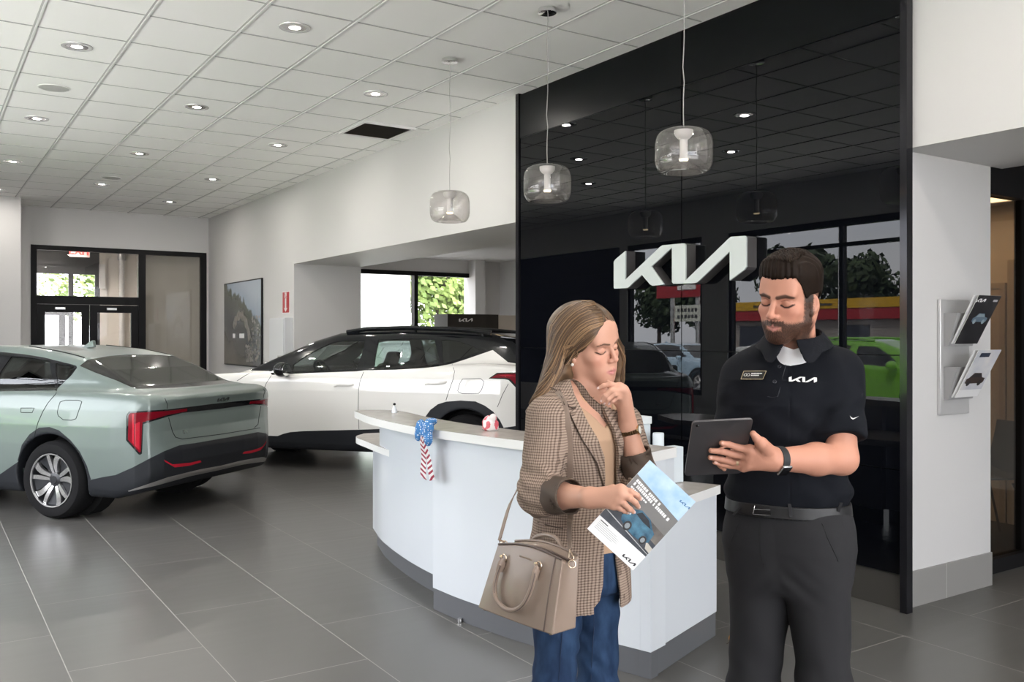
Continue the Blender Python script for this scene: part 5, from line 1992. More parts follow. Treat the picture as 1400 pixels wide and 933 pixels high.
def crossover():
    k = CU
    paint = mat('white_pearl_car_paint', (0.86, 0.85, 0.815), 0.22, coat=1.0)
    t = thing('crossover_car', 'white crossover car with a black roof parked in the wall opening', 'car', tuple(k.o), k.rotz)
    k.start((-1.0, -1.1, 0.1), (3.98, 1.1, 1.75), 0.02)
    S1 = lambda L: [(290 + x / 7.179, 430 + y / 7.179) for x, y in L]
    S2 = lambda L: [(420 + x / 7.179, 430 + y / 7.179) for x, y in L]
    S3 = lambda L: [(540 + x / 7.178, 430 + y / 7.178) for x, y in L]
    S5 = lambda L: [(560 + x / 7.775, 490 + y / 7.775) for x, y in L]
    belt = [(344, 507), (368, 507.6), (371.6, 512.9), (420, 510.5), (488, 508), (498, 506.7), (540, 505.9), (579, 503.6), (598.5, 501.3), (618, 497.6), (637.5, 491.3), (673.7, 478.8), (685, 487.8), (694.6, 495.5), (710, 498)]
    rr = ext(k, [(-0.66, 0.75, 1.17), (-0.70, 0.3, 1.17), (-0.75, 0.0, 1.1)])
    k.carve(belt + [(725, 500), (760, 502), (800, 500), (800, 400), (300, 400), (300, 480)], 2, keep=lambda C: C[:, 2] > 1.02)
    k.carve([(-0.75, 1.19), (-0.60, 1.26), (-0.42, 1.34), (-0.2, 1.6), (2.0, 1.7), (2.95, 1.12), (2.95, 1.10), (2.0, 1.16)], 2, 'side', keep=lambda C: (C[:, 1] < 0.55) & (C[:, 2] > 1.13))
    # glass
    k.carve([(399.3, 509), (401.4, 498.3), (420, 485.6), (436, 477), (454, 468.6), (466, 466.4), (499.5, 466.2), (497, 476), (488, 504.6), (430, 508)], 3, only=(2,))
    k.carve([(510.6, 505), (513, 488), (517.5, 465), (560, 463.5), (594, 463.8), (598, 482), (601, 495.5), (590, 500), (560, 503.6)], 11, only=(2,))
    k.carve([(603.5, 465), (612, 464.6), (625, 466.5), (645, 473), (657, 480), (640, 486.5), (620, 493.6), (606, 497.2)], 12, only=(2,))
    k.carve([(2.10, -0.1), (2.10, 0.60), (2.2, 0.66), (2.68, 0.70), (2.72, 0.4), (2.74, -0.1)], 13, 'top', only=(2, 0), keep=lambda C: C[:, 2] > 1.05)
    k.carve([(-0.05, 1.20), (0.55, 1.22), (0.50, 1.42), (-0.05, 1.44)], 4, 'rear', only=(2,))
    # tail lamp
    k.carve([(667.9, 517.8), (679.3, 510.1), (712, 509), (735, 509.5), (735, 556), (722, 548), (710, 535.2), (695.3, 519.9), (690, 518.8)], 5)
    k.carve([(671, 517), (680.5, 511.6), (712, 510.8), (733, 511), (733, 548), (722, 543), (711, 532.5), (697, 518), (690.5, 516.6)], 6, only=(5,))
    k.carve([(681, 513.2), (695, 512.6), (706, 514.5), (690, 514.8)], 7, only=(6,))
    k.carve([(0.2, 0.98), (0.66, 1.02), (0.66, 1.06), (0.2, 1.03)], 16, 'rear')
    # cladding
    arch = S5([(165, 625), (220, 550), (300, 490), (390, 462), (540, 450), (700, 460), (800, 505), (890, 570), (960, 660), (1000, 740)])
    low = [(330, 596.9), (367, 596.9), (378.6, 596.9), (387, 593.6), (397, 591.1), (415.7, 589.7), (488.6, 587.9), (530, 586.5), (562, 585)]
    k.carve(low + arch + [(706.6, 582.6), (735, 580), (770, 575), (770, 680), (330, 680)], 8)
    k.carve([(3.0 + 0.47 * math.cos(a), 0.345 + 0.47 * math.sin(a)) for a in np.linspace(-0.5, PI + 0.5, 22)], 8, 'side', keep=lambda C: C[:, 1] > 0.6)
    k.carve([(-1.0, 0.02), (3.98, 0.02), (3.98, 0.45), (3.4, 0.45), (2.6, 0.37), (0.5, 0.37), (-0.4, 0.5), (-1.0, 0.5)], 8, 'side', only=(0,))
    k.carve([(-0.2, 0.55), (0.62, 0.5), (0.74, 0.86), (-0.2, 0.92)], 8, 'rear', face='front', keep=lambda C: C[:, 0] > 3.2)
    k.carve([(0.42, 0.98), (0.88, 0.96), (0.86, 0.88), (0.45, 0.90)], 10, 'rear', face='front', keep=lambda C: C[:, 0] > 2.9)
    k.part('body', (0,), paint, t)
    k.part('black_roof', (2,), M_clad_gloss, t)
    k.part('front_door_glass', (3,), M_carglass, t, inset=0.004, mirror='copy')
    k.part('rear_door_glass', (11,), M_carglass_dark, t, inset=0.004, mirror='copy')
    k.part('quarter_glass', (12,), M_carglass_dark, t, inset=0.004, mirror='copy')
    k.part('windscreen', (13,), M_carglass, t, inset=0.004)
    k.part('tailgate_lamp', (16,), M_red, t, mirror='copy')
    k.part('rear_glass', (4,), M_carglass_dark, t, inset=0.004)
    k.part('lamp_bezel', (5,), M_clad_gloss, t, mirror='copy')
    k.part('tail_lamp', (6,), M_red, t, inset=0.001, mirror='copy')
    k.part('lamp_strip', (7,), M_red_bright, t, mirror='copy')
    k.part('cladding', (8,), M_clad, t)
    k.part('headlamp', (10,), mat('headlamp_lens', ()), t, mirror='copy')
    k.lining('headlining', (2,), M_cabin, t, 0.02, 1.12)
    seams = [k.trace([(371, 513.6), (363.8, 524.7), (360.3, 534.5), (359.3, 544.3), (360, 577), (362, 591), (366, 596)]),
             k.trace([(497.3, 508.7), (492.4, 520.5), (490.3, 533), (489.6, 559.5), (490.7, 587)]),
             k.trace([(618, 498.2), (621.5, 508), (619.4, 519), (613.8, 534.5), (609.7, 547.6)]),
             k.trace(S3([(615, 750), (640, 668), (665, 635), (840, 630), (875, 662), (850, 740), (820, 776), (660, 778), (625, 765), (615, 750)])),
             k.trace([(345.5, 508.5), (335, 514), (324, 521)]), k.trace([(695, 525), (687, 540), (680, 557)])]
    k.seams('panel_seam', [s for s in seams if s], M_seam, t)
    for pts in (S2([(265, 706), (300, 690), (380, 686), (440, 690), (460, 684)]), S3([(295, 688), (340, 676), (430, 672), (480, 668), (508, 660)])):
        ln = k.trace(pts)
        if len(ln) > 2:
            for sgn in (1, -1):
                n = len(ln)
                rad = [0.010 + 0.008 * math.sin(PI * i / (n - 1)) for i in range(n)]
                MB().tube([(p[0], sgn * (p[1] + 0.012 + 0.02 * math.sin(PI * i / (n - 1))), p[2]) for i, p in enumerate(ln)], rad, 8, flat=(1.1, 0.6)).build('door_handle', paint, t, smooth=True)
    # roof rails, spoiler, mirrors
    for sgn in (1, -1):
        u = np.linspace(-0.20, 1.55, 15)
        zr = np.interp(u, [-0.2, 0.2, 0.8, 1.3, 1.55], [1.552, 1.590, 1.608, 1.596, 1.560])
        rl = MB().tube([(a, sgn * 0.565, b) for a, b in zip(u, zr)], 0.026, 8, flat=(1.0, 0.8))
        for a in (-0.1, 0.7, 1.42):
            rl.tube([(a, sgn * 0.56, float(np.interp(a, u, zr))), (a, sgn * 0.55, float(np.interp(a, u, zr)) - 0.06)], 0.018, 6)
        rl.build('roof_rail', M_clad_gloss, t, smooth=True)
    sp = MB()
    sp.prism([(-0.28, 0.0), (-0.28, 0.56), (-0.40, 0.60), (-0.555, 0.57), (-0.60, 0.40), (-0.615, 0.0), (-0.60, -0.40), (-0.555, -0.57), (-0.40, -0.60), (-0.28, -0.56)], 0.0, 0.028, Matrix.Translation((0, 0, 1.525)) @ Matrix.Rotation(-0.10, 4, 'Y'))
    sp.build('spoiler', M_clad_gloss, t, bevel=0.01, bseg=3)
    for sd in (1, -1):
        c = (2.16, sd * 0.97, 1.135)

        def mfn(p, c=c, sd=sd):
            d = sd_ell(p, c, (0.085, 0.115, 0.085))
            d = smax(d, (c[0] - 0.055) - p[:, 0], 0.01)
            return smin(d, sd_cone(p, (c[0], sd * 0.90, c[2] - 0.05), (c[0] + 0.02, sd * 0.80, c[2] - 0.075), 0.035, 0.03), 0.03)
        V, Q = sdf_grid(mfn, (c[0] - 0.2, min(sd * 0.75, sd * 1.1), 0.98), (c[0] + 0.2, max(sd * 0.75, sd * 1.1), 1.28), 0.008)
        o = link('wing_mirror', np_mesh('wing_mirror', V, Q), M_clad_gloss, t)
        MB().lathe([(0.0, 0.0), (0.088, 0.0), (0.088, 0.003), (0, 0.003)], 28, frame_matrix((c[0] - 0.0585, c[1], c[2]), (0, 1, 0), (0, 0, 0.78), (-1, 0, 0))).build('mirror_glass', M_mirror, o)
    for su, sd in ((0.0, 1), (0.0, -1), (3.0, 1), (3.0, -1)):
        make_wheel(t, 0.335, 0.225, sd, su, 0.78 * sd, style='plain')
    for su in (0.0, 3.0):
        for sd in (1, -1):
            MB().tube([(su, sd * 0.50, 0.345), (su, sd * 0.64, 0.345)], 0.37, 28).build('wheel_well', M_well, t, smooth=True)
    cabin(t, 2.28, 1.45, 0.42, 0.42, 1.0, 0.70)
    k.bm.free()
    return t


suv_car = crossover()


def recolour(root, swaps):
    for o in root.children_recursive:
        if o.type == 'MESH':
            for i, sl in enumerate(o.material_slots):
                nm = sl.material.name if sl.material else ''
                if nm in swaps:
                    sl.link = 'OBJECT'
                    sl.material = swaps[nm]


P_green = mat('lime_green_car_paint', (0.16, 0.42, 0.03), 0.25, coat=1.0)
P_white = mat('plain_white_car_paint', (0.75, 0.75, 0.75), 0.25, coat=1.0)
P_blue = mat('pale_blue_car_paint', (0.30, 0.42, 0.52), 0.25, coat=1.0)
for (x, y, rz, base, paint, lab) in (
        (-6.0, 11.6, -PI / 2, 'suv', P_green, 'lime green car outside the glazed front, mirrored in the black wall'),
        (-26.5, 28.5, PI / 2, 'suv', P_white, 'white car by the roadside shop, mirrored in the black wall'),
        (-9.8, 20.6, -PI / 2, 'sed', P_blue, 'pale blue car outside, mirrored beside the pylon sign'),
        (-0.4, 30.0, 0.1, 'sed', P_white, 'white car outside beyond the glazed vestibule')):
    r = copy_tree(suv_car if base == 'suv' else sedan_car)
    r.location = (x, y, -0.14)
    r.rotation_euler = (0, 0, rz)
    r['label'] = lab
    recolour(r, {'white_pearl_car_paint': paint, 'pale_green_car_paint': paint, 'gloss_black_trim': paint if paint is P_green else M_clad_gloss})
# ------------------------------------------------------------------ people: shared tools
KPX = 1234.5


def vp(px, py, d):
    """a point given by its bearing and its distance along the view axis, in the frame x right, y away, z up"""
    return np.array([(px - 700) / KPX * d, d, 1.53 + (458 - py) / KPX * d], np.float64)


class Prims:
    """smooth union of simple shapes with bounding-sphere culling"""

    def __init__(self):
        self.L = []

    def cone(self, a, b, r1, r2, k=0.02):
        a, b = np.asarray(a, float), np.asarray(b, float)
        self.L.append((lambda p: sd_cone(p, a, b, r1, r2), (a + b) / 2, np.linalg.norm(b - a) / 2 + max(r1, r2), k))
        return self

    def chain(self, pts, rs, k=0.02):
        for i in range(len(pts) - 1):
            self.cone(pts[i], pts[i + 1], rs[i], rs[i + 1], k)
        return self

    def ell(self, c, r, R=None, k=0.02):
        c = np.asarray(c, float)
        self.L.append((lambda p: sd_ell(p, c, r, R), c, max(r), k))
        return self

    def fn(self, f, c, rad, k=0.02):
        self.L.append((f, np.asarray(c, float), rad, k))
        return self

    def __call__(self, p):
        d = np.full(len(p), 9.0, np.float32)
        for f, c, rad, k in self.L:
            b = np.sqrt(((p - c.astype(np.float32)) ** 2).sum(1)) - rad
            m = b < d + k
            if not m.any():
                continue
            d[m] = smin(d[m], f(p[m]), k)
        return d


def frame_from(F, roll=0.0, pitch=0.0):
    """columns: subject's left, forward, up; F = heading in the xy plane"""
    F = np.array([F[0], F[1], 0.0])
    F /= np.linalg.norm(F)
    A = np.array([-F[1], F[0], 0.0])
    U = np.array([0, 0, 1.0])
    cp, sp = math.cos(pitch), math.sin(pitch)
    F2 = F * cp - U * sp
    U2 = U * cp + F * sp
    cr, sr = math.cos(roll), math.sin(roll)
    A3 = A * cr + U2 * sr
    U3 = U2 * cr - A * sr
    return np.stack([A3, F2, U3], 1)


def stack(p, c, R, table, zb, zt, k=0.03, off=0.0, e=2.0):
    """torso-like solid: elliptical sections (z, half width, half depth, forward shift, side shift)"""
    q = (p - np.asarray(c, np.float32)) @ R.astype(np.float32)
    z = p[:, 2]
    T = np.array(table)
    W = np.interp(z, T[:, 0], T[:, 1]).astype(np.float32) + off
    D = np.interp(z, T[:, 0], T[:, 2]).astype(np.float32) + off
    f0 = np.interp(z, T[:, 0], T[:, 3]).astype(np.float32)
    a0 = np.interp(z, T[:, 0], T[:, 4]).astype(np.float32)
    r = (np.abs((q[:, 0] - a0) / W) ** e + np.abs((q[:, 1] - f0) / D) ** e) ** (1 / e)
    d = (r - 1) * np.minimum(W, D) * 1.08
    return smax(smax(d, z - zt, k), zb - z, min(k, 0.012))


def head_prims(c, R, s, female=False):
    P = Prims()
    EF = -0.004 if female else 0.006

    def w(a, f, u):
        return np.asarray(c) + R @ (np.array([a, f, u]) * s)

    def E(a, f, u, r, k, extra=None):
        Rm = R if extra is None else R @ extra
        P.ell(w(a, f, u), [x * s for x in r], Rm, k * s)

    def C(p1, p2, r1, r2, k):
        P.cone(w(*p1), w(*p2), r1 * s, r2 * s, k * s)
    E(0, -0.016, 0.034, (0.0745, 0.094, 0.083), 0.01)
    E(0, 0.030, -0.030, (0.056, 0.057, 0.078), 0.03)
    jw = 0.046 if female else 0.050
    jr = 0.014 if female else 0.018
    for sg in (-1, 1):
        C((sg * jw, 0.002, -0.055), (sg * 0.017, 0.066, -0.099), jr, 0.015 if female else 0.018, 0.03)
        C((sg * (jw + 0.008), -0.002, -0.01), (sg * jw, 0.002, -0.055), jr, jr, 0.03)
        E(sg * 0.041, 0.058, -0.028, (0.020, 0.020, 0.016), 0.022)
        E(sg * 0.024, 0.064, -0.060, (0.020, 0.016, 0.024), 0.025)
        C((sg * 0.042, 0.070, 0.020), (sg * 0.013, 0.084, 0.014), 0.008, 0.010 if not female else 0.007, 0.015)
    E(0, 0.066, -0.101, (0.021, 0.019, 0.016), 0.022)
    E(0, 0.068, -0.070, (0.028, 0.022, 0.022), 0.022)
    E(0, 0.060, 0.048, (0.052, 0.028, 0.040), 0.03)
    if female:
        C((0, 0.085, 0.010), (0, 0.1035, -0.0275), 0.0062, 0.0075, 0.009)
        E(0, 0.1045, -0.0320, (0.0088, 0.0095, 0.0082), 0.007)
    else:
        C((0, 0.086, 0.012), (0, 0.108, -0.030), 0.0070, 0.0088, 0.009)
        E(0, 0.1095, -0.0345, (0.0100, 0.0105, 0.0090), 0.007)
    for sg in (-1, 1):
        E(sg * (0.0100 if female else 0.0118), 0.0945 if female else 0.0965, -0.0362 if female else -0.0380, (0.0072 if female else 0.0080, 0.010, 0.0070 if female else 0.0078), 0.005)
    base = Prims()
    base.L = P.L

    lid = Prims()
    for sg in (-1, 1):
        lid.ell(w(sg * 0.0315, 0.0705, -0.0035), [0.0165 * s, 0.0135 * s, 0.0128 * s], R, 0.004 * s)
    lips = Prims()
    mw = 0.021 if female else 0.022
    for sg in (-1, 1):
        lips.cone(w(sg * mw, 0.082, -0.0685), w(sg * 0.004, 0.0935, -0.0640), 0.0026 * s, (0.0058 if female else 0.0050) * s, 0.004 * s)
        lips.cone(w(sg * mw, 0.082, -0.0695), w(0, 0.0915, -0.0755), 0.0026 * s, (0.0072 if female else 0.0055) * s, 0.004 * s)
    ears = Prims()
    for sg in (-1, 1):
        tl = np.array([[1, 0, 0], [0, math.cos(0.2), math.sin(0.2)], [0, -math.sin(0.2), math.cos(0.2)]])
        yw = -sg * 0.5
        fl = np.array([[math.cos(yw), math.sin(yw), 0], [-math.sin(yw), math.cos(yw), 0], [0, 0, 1.0]])
        ears.ell(w(sg * 0.0775, EF, -0.012), [0.0065 * s, 0.0165 * s, 0.0285 * s], R @ fl @ tl, 0.006 * s)
        ears.ell(w(sg * 0.0735, EF + 0.008, -0.037), [0.0055 * s, 0.008 * s, 0.009 * s], R, 0.006 * s)
    earcut = Prims()
    for sg in (-1, 1):
        earcut.ell(w(sg * 0.0825, EF + 0.0065, -0.011), [0.0058 * s, 0.0100 * s, 0.0185 * s], R @ np.array([[math.cos(-sg * 0.5), math.sin(-sg * 0.5), 0], [-math.sin(-sg * 0.5), math.cos(-sg * 0.5), 0], [0, 0, 1.0]]), 0.002)

    def f(p):
        d = base(p)
        m = d < 0.03
        if m.any():
            q = p[m]
            dd = d[m]
            for sg in (-1, 1):
                dd = smax(dd, -sd_ell(q, w(sg * 0.0315, 0.0925, -0.001), (0.0205 * s, 0.0150 * s, 0.0125 * s), R), 0.010 * s)
            dd = smin(dd, lid(q), 0.0035 * s)
            # upper lid fold
            dd = smin(dd, lips(q), 0.004 * s)
            dd = smax(dd, -sd_cone(q, w(-mw, 0.0865, -0.0692), w(0, 0.0985, -0.0698), 0.0012 * s, 0.0016 * s), 0.002 * s)
            dd = smax(dd, -sd_cone(q, w(mw, 0.0865, -0.0692), w(0, 0.0985, -0.0698), 0.0012 * s, 0.0016 * s), 0.002 * s)
            for sg in (-1, 1):
                dd = smax(dd, -sd_ell(q, w(sg * 0.006, 0.1005, -0.0445), (0.0035 * s, 0.005 * s, 0.0032 * s), R), 0.002 * s)
            e = smax(ears(q), -earcut(q), 0.005 * s)
            dd = smin(dd, e, 0.0035 * s)
            d[m] = dd
        return d
    return f, w


def head_local(V, c, R, s):
    return ((V - np.asarray(c)) @ R) / s


def seg_dist(L, a, b):
    a, b = np.array(a), np.array(b)
    ba = b - a
    t = np.clip(((L - a) @ ba) / (ba @ ba), 0, 1)
    return np.linalg.norm(L - a - t[:, None] * ba, axis=1)


def sstep(x, a, b):
    t = np.clip((x - a) / (b - a), 0, 1)
    return t * t * (3 - 2 * t)


def vnoise(V, f):
    return (np.sin(V[:, 0] * f + 1.3 * np.sin(V[:, 2] * f * 1.7)) + np.sin(V[:, 1] * f * 1.3 + 0.7) * np.cos(V[:, 2] * f * 0.9 + 2.0 * np.sin(V[:, 0] * f * 0.6))) * 0.5


def face_paint(V, c, R, s, skin, female):
    L = head_local(V, c, R, s)
    C = np.tile(np.array(skin)[None], (len(V), 1))
    hd = np.linalg.norm(L, axis=1) < 0.16
    # warmth on cheeks, nose and ears
    for sg in (-1, 1):
        w_ = np.exp(-(np.linalg.norm(L - np.array([sg * 0.043, 0.07, -0.032]), axis=1) / 0.022) ** 2)
        C *= 1 - w_[:, None] * np.array([0.02, 0.14, 0.14])
    w_ = np.exp(-(np.linalg.norm(L - np.array([0, 0.108, -0.035]), axis=1) / 0.014) ** 2)
    C *= 1 - w_[:, None] * np.array([0.0, 0.10, 0.10])
    mw = 0.021 if female else 0.022

    def lay(mask, col, amt=1.0):
        nonlocal C
        m = np.clip(mask * amt, 0, 1)[:, None]
        C = C * (1 - m) + np.array(col)[None] * m
    dl = np.minimum.reduce([seg_dist(L, (sg * mw, 0.083, -0.069), (0, 0.094, -0.0655)) for sg in (-1, 1)] + [seg_dist(L, (sg * mw, 0.083, -0.069), (0, 0.0935, -0.0755)) for sg in (-1, 1)])
    lip = (0.50, 0.20, 0.19) if female else (0.50, 0.22, 0.185)
    if not female:
        # beard, moustache and stubble
        a, f, u = np.abs(L[:, 0]), L[:, 1], L[:, 2]
        jit = vnoise(V, 900) * 0.0035
        low = sstep(-u + jit, 0.068, 0.085) * sstep(f, -0.02, 0.012)
        side_line = 0.030 + 0.012 * sstep(a, 0.03, 0.06) - (a - 0.055) * 1.4
        jaw = sstep(-u + jit, 0.050, 0.066) * sstep(a, 0.026, 0.040) * sstep(f, 0.0, 0.014)
        sb = sstep(a, 0.056, 0.062) * sstep(f + jit, 0.008, 0.016) * (1 - sstep(f + jit, 0.030, 0.040)) * sstep(-u, -0.045, -0.030)
        mous = sstep(-u + jit, 0.049, 0.054) * (1 - sstep(a, 0.026, 0.031)) * sstep(f, 0.06, 0.07) * (1 - sstep(-u, 0.0655, 0.068))
        gote = sstep(a, 0.018, 0.026) * (1 - sstep(a, 0.034, 0.042)) * sstep(-u + jit, 0.052, 0.06) * sstep(f, 0.03, 0.05)
        soul = (1 - sstep(a, 0.006, 0.012)) * sstep(-u, 0.079, 0.083)
        bd = np.maximum.reduce([low, jaw, sb, mous * 0.9, gote, soul * 0.8])
        under = sstep(-u, 0.10, 0.128)
        bd = bd * (1 - 0.45 * under) * hd
        lay(np.clip(bd * 1.25, 0, 1) * (0.92 + 0.12 * vnoise(V, 1500)), (0.022, 0.0115, 0.007), 1.0)
    lay((1 - sstep(dl, 0.0058 if female else 0.0048, 0.0078 if female else 0.0068)) * (L[:, 1] > 0.075), lip, 0.95)
    dm = np.minimum(seg_dist(L, (-mw, 0.083, -0.0695), (0, 0.0955, -0.0700)), seg_dist(L, (mw, 0.083, -0.0695), (0, 0.0955, -0.0700)))
    lay((1 - sstep(dm, 0.0008, 0.0024)) * (L[:, 1] > 0.078), (0.16, 0.045, 0.04), 0.8)
    for sg in (-1, 1):
        pts = [(sg * 0.0125, 0.088, 0.0150), (sg * 0.032, 0.085, 0.0195), (sg * 0.049, 0.070, 0.0150)]
        db = np.minimum(seg_dist(L[:, [0, 2]], pts[0][::2], pts[1][::2]), seg_dist(L[:, [0, 2]], pts[1][::2], pts[2][::2]))
        th = (0.0030 if female else 0.0062) * (1 - 0.35 * sstep(np.abs(L[:, 0]), 0.03, 0.05))
        lay((1 - sstep(db, th * 0.6, th * 1.2)) * (L[:, 1] > 0.045), (0.10, 0.055, 0.035) if female else (0.035, 0.02, 0.014), 0.9)
        lash = [(sg * 0.0165, -0.0075), (sg * 0.0265, -0.0125), (sg * 0.038, -0.0118), (sg * 0.0475, -0.0060)]
        dla = np.minimum.reduce([seg_dist(L[:, [0, 2]], lash[i], lash[i + 1]) for i in range(3)])
        lay((1 - sstep(dla, 0.0011 if female else 0.0016, 0.0024 if female else 0.0033)) * (L[:, 1] > 0.045), (0.025, 0.014, 0.012), 0.95)
        # crease of the lid
        cr = [(sg * 0.0175, 0.0035), (sg * 0.0305, 0.0085), (sg * 0.046, 0.0025)]
        dc = np.minimum.reduce([seg_dist(L[:, [0, 2]], cr[i], cr[i + 1]) for i in range(2)])
        lay((1 - sstep(dc, 0.0008, 0.0022)) * (L[:, 1] > 0.045), (0.26, 0.11, 0.075), 0.55)
        dn = np.linalg.norm(L - np.array([sg * 0.0062, 0.100, -0.0445]), axis=1)
        lay(1 - sstep(dn, 0.002, 0.0045), (0.12, 0.04, 0.03), 0.7)
    return C, L


def hand_prims(P, wrist, mcps, fingers, thumb, rw=0.020, rf=0.0082, palm_r=0.0135, k=0.010):
    """palm as a fan of bones from the wrist to each knuckle; every finger its own three-bone chain"""
    for i, m in enumerate(mcps):
        P.cone(wrist, m, rw, palm_r * (1.0 if i < 3 else 0.9), k * 1.6)
    for i in range(len(mcps) - 1):
        P.cone(mcps[i], mcps[i + 1], palm_r * 0.85, palm_r * 0.85, k)
    for i, ch in enumerate(fingers):
        sc = (1.0, 1.03, 0.98, 0.86)[i]
        pts = [mcps[i]] + list(ch)
        rs = [rf * 1.18 * sc, rf * 1.06 * sc, rf * 0.95 * sc, rf * 0.80 * sc]
        for j in range(3):
            P.cone(pts[j], pts[j + 1], rs[j], rs[j + 1], 0.0035 if j else 0.006)
    if thumb:
        rs = [rf * 1.9, rf * 1.35, rf * 1.15, rf * 0.95]
        for j in range(len(thumb) - 1):
            P.cone(thumb[j], thumb[j + 1], rs[j], rs[j + 1], 0.006)


def nails(name, tips, m, parent, base):
    for t_, d_, n_ in tips:
        pass


def join_np(parts):
    V, Q, k = [], [], 0
    for v, q in parts:
        V.append(v)
        Q.append(q + k)
        k += len(v)
    return np.vstack(V), np.vstack(Q)


class PxSkin(CarBody):
    """garment surface that can be cut along outlines"""

    def __init__(self, fn, base):
        self.f_ = fn
        self.o = np.array([base[0] * _c + base[1] * _s, -base[0] * _s + base[1] * _c, 0.0])
        self.R = np.array([[_c, -_s, 0], [_s, _c, 0], [0, 0, 1.0]])
        self.rotz = -YAW
        self.b = np.array([base[0], base[1], 0.0])

    def fn(self, p, arches=True):
        return self.f_(p + self.b.astype(np.float32)).astype(np.float32)

    def start(self, lo, hi, cell):
        V, Q = sdf_grid(self.fn, np.asarray(lo) - self.b, np.asarray(hi) - self.b, cell, newton=2)
        self.bm = bmesh.new()
        vs = [self.bm.verts.new(p) for p in V]
        for q in Q:
            try:
                self.bm.faces.new([vs[i] for i in q])
            except ValueError:
                pass
        self.reg = self.bm.faces.layers.int.new('reg')
        self.bm.normal_update()

    def spot(self, px, py, off=0.0):
        """point and frame (right, up, out) on the surface"""
        q = self.hit(px, py)
        n_, _ = sdf_normal(self.fn, np.array([q]), 0.006)
        n_ = Vector(n_[0])
        ez = (Vector((0, 0, 1)) - n_ * n_.z).normalized()
        ex = ez.cross(n_)
        return frame_matrix(Vector(q) + n_ * off, ex, ez, n_)

    def hit(self, px, py):
        D = view_dir(px, py) @ self.R.T
        D = D / np.linalg.norm(D)
        O = self.loc(CAM)[0]
        t = 1.4
        for _ in range(400):
            p = O + D * t
            d = float(self.fn(p[None].astype(np.float32))[0])
            if abs(d) < 0.0004:
                break
            t += min(d * 0.6, 0.08)
            if t > 6:
                return None
        return O + D * t

    def mesh_part(self, name, m, parent, cell, lo, hi, uv=None):
        pass


def garment(name, fn, lo, hi, cell, m, parent, base, newton=2, uvf=None):
    V, Q = sdf_grid(fn, lo, hi, cell, newton=newton)
    me = np_mesh(name, V - np.array([base[0], base[1], 0.0]), Q)
    return link(name, me, m, parent)


def woven(name, base, rough=0.8, sheen=0.2, scale=900, strength=0.25):
    return add_noise_bump(mat(name, base, rough, sheen=sheen, spec=0.25), scale, strength, 0.0006, 2)


def root_mesh(name, V, Q, C, m, base, label):
    me = np_mesh(name, V - np.array([base[0], base[1], 0.0]), Q)
    set_vcol(me, C)
    o = link(name, me, m)
    o.location = (base[0] * _c + base[1] * _s, -base[0] * _s + base[1] * _c, 0.0)
    o.rotation_euler = (0, 0, -YAW)
    return tag(o, label, 'person')


def local(base, p):
    return Vector((p[0] - base[0], p[1] - base[1], p[2]))


def strap_tube(pts, w, th, name, m, parent, base, nrm):
    """flat strap along pts, wide axis across nrm"""
    vs, fs = [], []
    n = len(pts)
    for i in range(n):
        p = local(base, pts[i])
        t = (local(base, pts[min(i + 1, n - 1)]) - local(base, pts[max(i - 1, 0)])).normalized()
        nn = Vector(nrm[i] if isinstance(nrm, list) else nrm).normalized()
        b = t.cross(nn).normalized()
        nn = b.cross(t)
        for su, sv in ((-1, -1), (1, -1), (1, 1), (-1, 1)):
            vs.append(p + b * su * w / 2 + nn * sv * th / 2)
    for i in range(n - 1):
        for k in range(4):
            k2 = (k + 1) % 4
            fs.append((i * 4 + k, i * 4 + k2, i * 4 + 4 + k2, i * 4 + 4 + k))
    fs += [(3, 2, 1, 0), tuple((n - 1) * 4 + k for k in range(4))]
    return MB().add(vs, fs).build(name, m, parent, bevel=0.001)


def shell_project(fn, p, target, it=4):
    p = np.atleast_2d(np.asarray(p, np.float64))
    for _ in range(it):
        n, d = sdf_normal(fn, p, 0.003)
        p = p - n * np.clip(d - target, -0.03, 0.03)[:, None]
    return p


def strand_mesh(name, paths, rads, cols, m, parent, base, seg=5):
    mb = MB()
    colv = []
    for P, r, c in zip(paths, rads, cols):
        k = len(mb.v)
        mb.tube([local(base, q) for q in P], r, seg)
        colv += [c] * (len(mb.v) - k)
    me = bpy.data.meshes.new(name)
    me.from_pydata(mb.v, [], mb.f)
    me.polygons.foreach_set('use_smooth', [True] * len(me.polygons))
    set_vcol(me, np.array(colv))
    return link(name, me, m, parent)


def catmull(P, n):
    P = np.asarray(P, float)
    P = np.vstack([2 * P[0] - P[1], P, 2 * P[-1] - P[-2]])
    t = np.linspace(0, len(P) - 3 - 1e-6, n)
    i = t.astype(int)
    u = (t - i)[:, None]
    a, b, c, d = P[i], P[i + 1], P[i + 2], P[i + 3]
    return 0.5 * (2 * b + (c - a) * u + (2 * a - 5 * b + 4 * c - d) * u * u + (-a + 3 * b - 3 * c + d) * u ** 3)
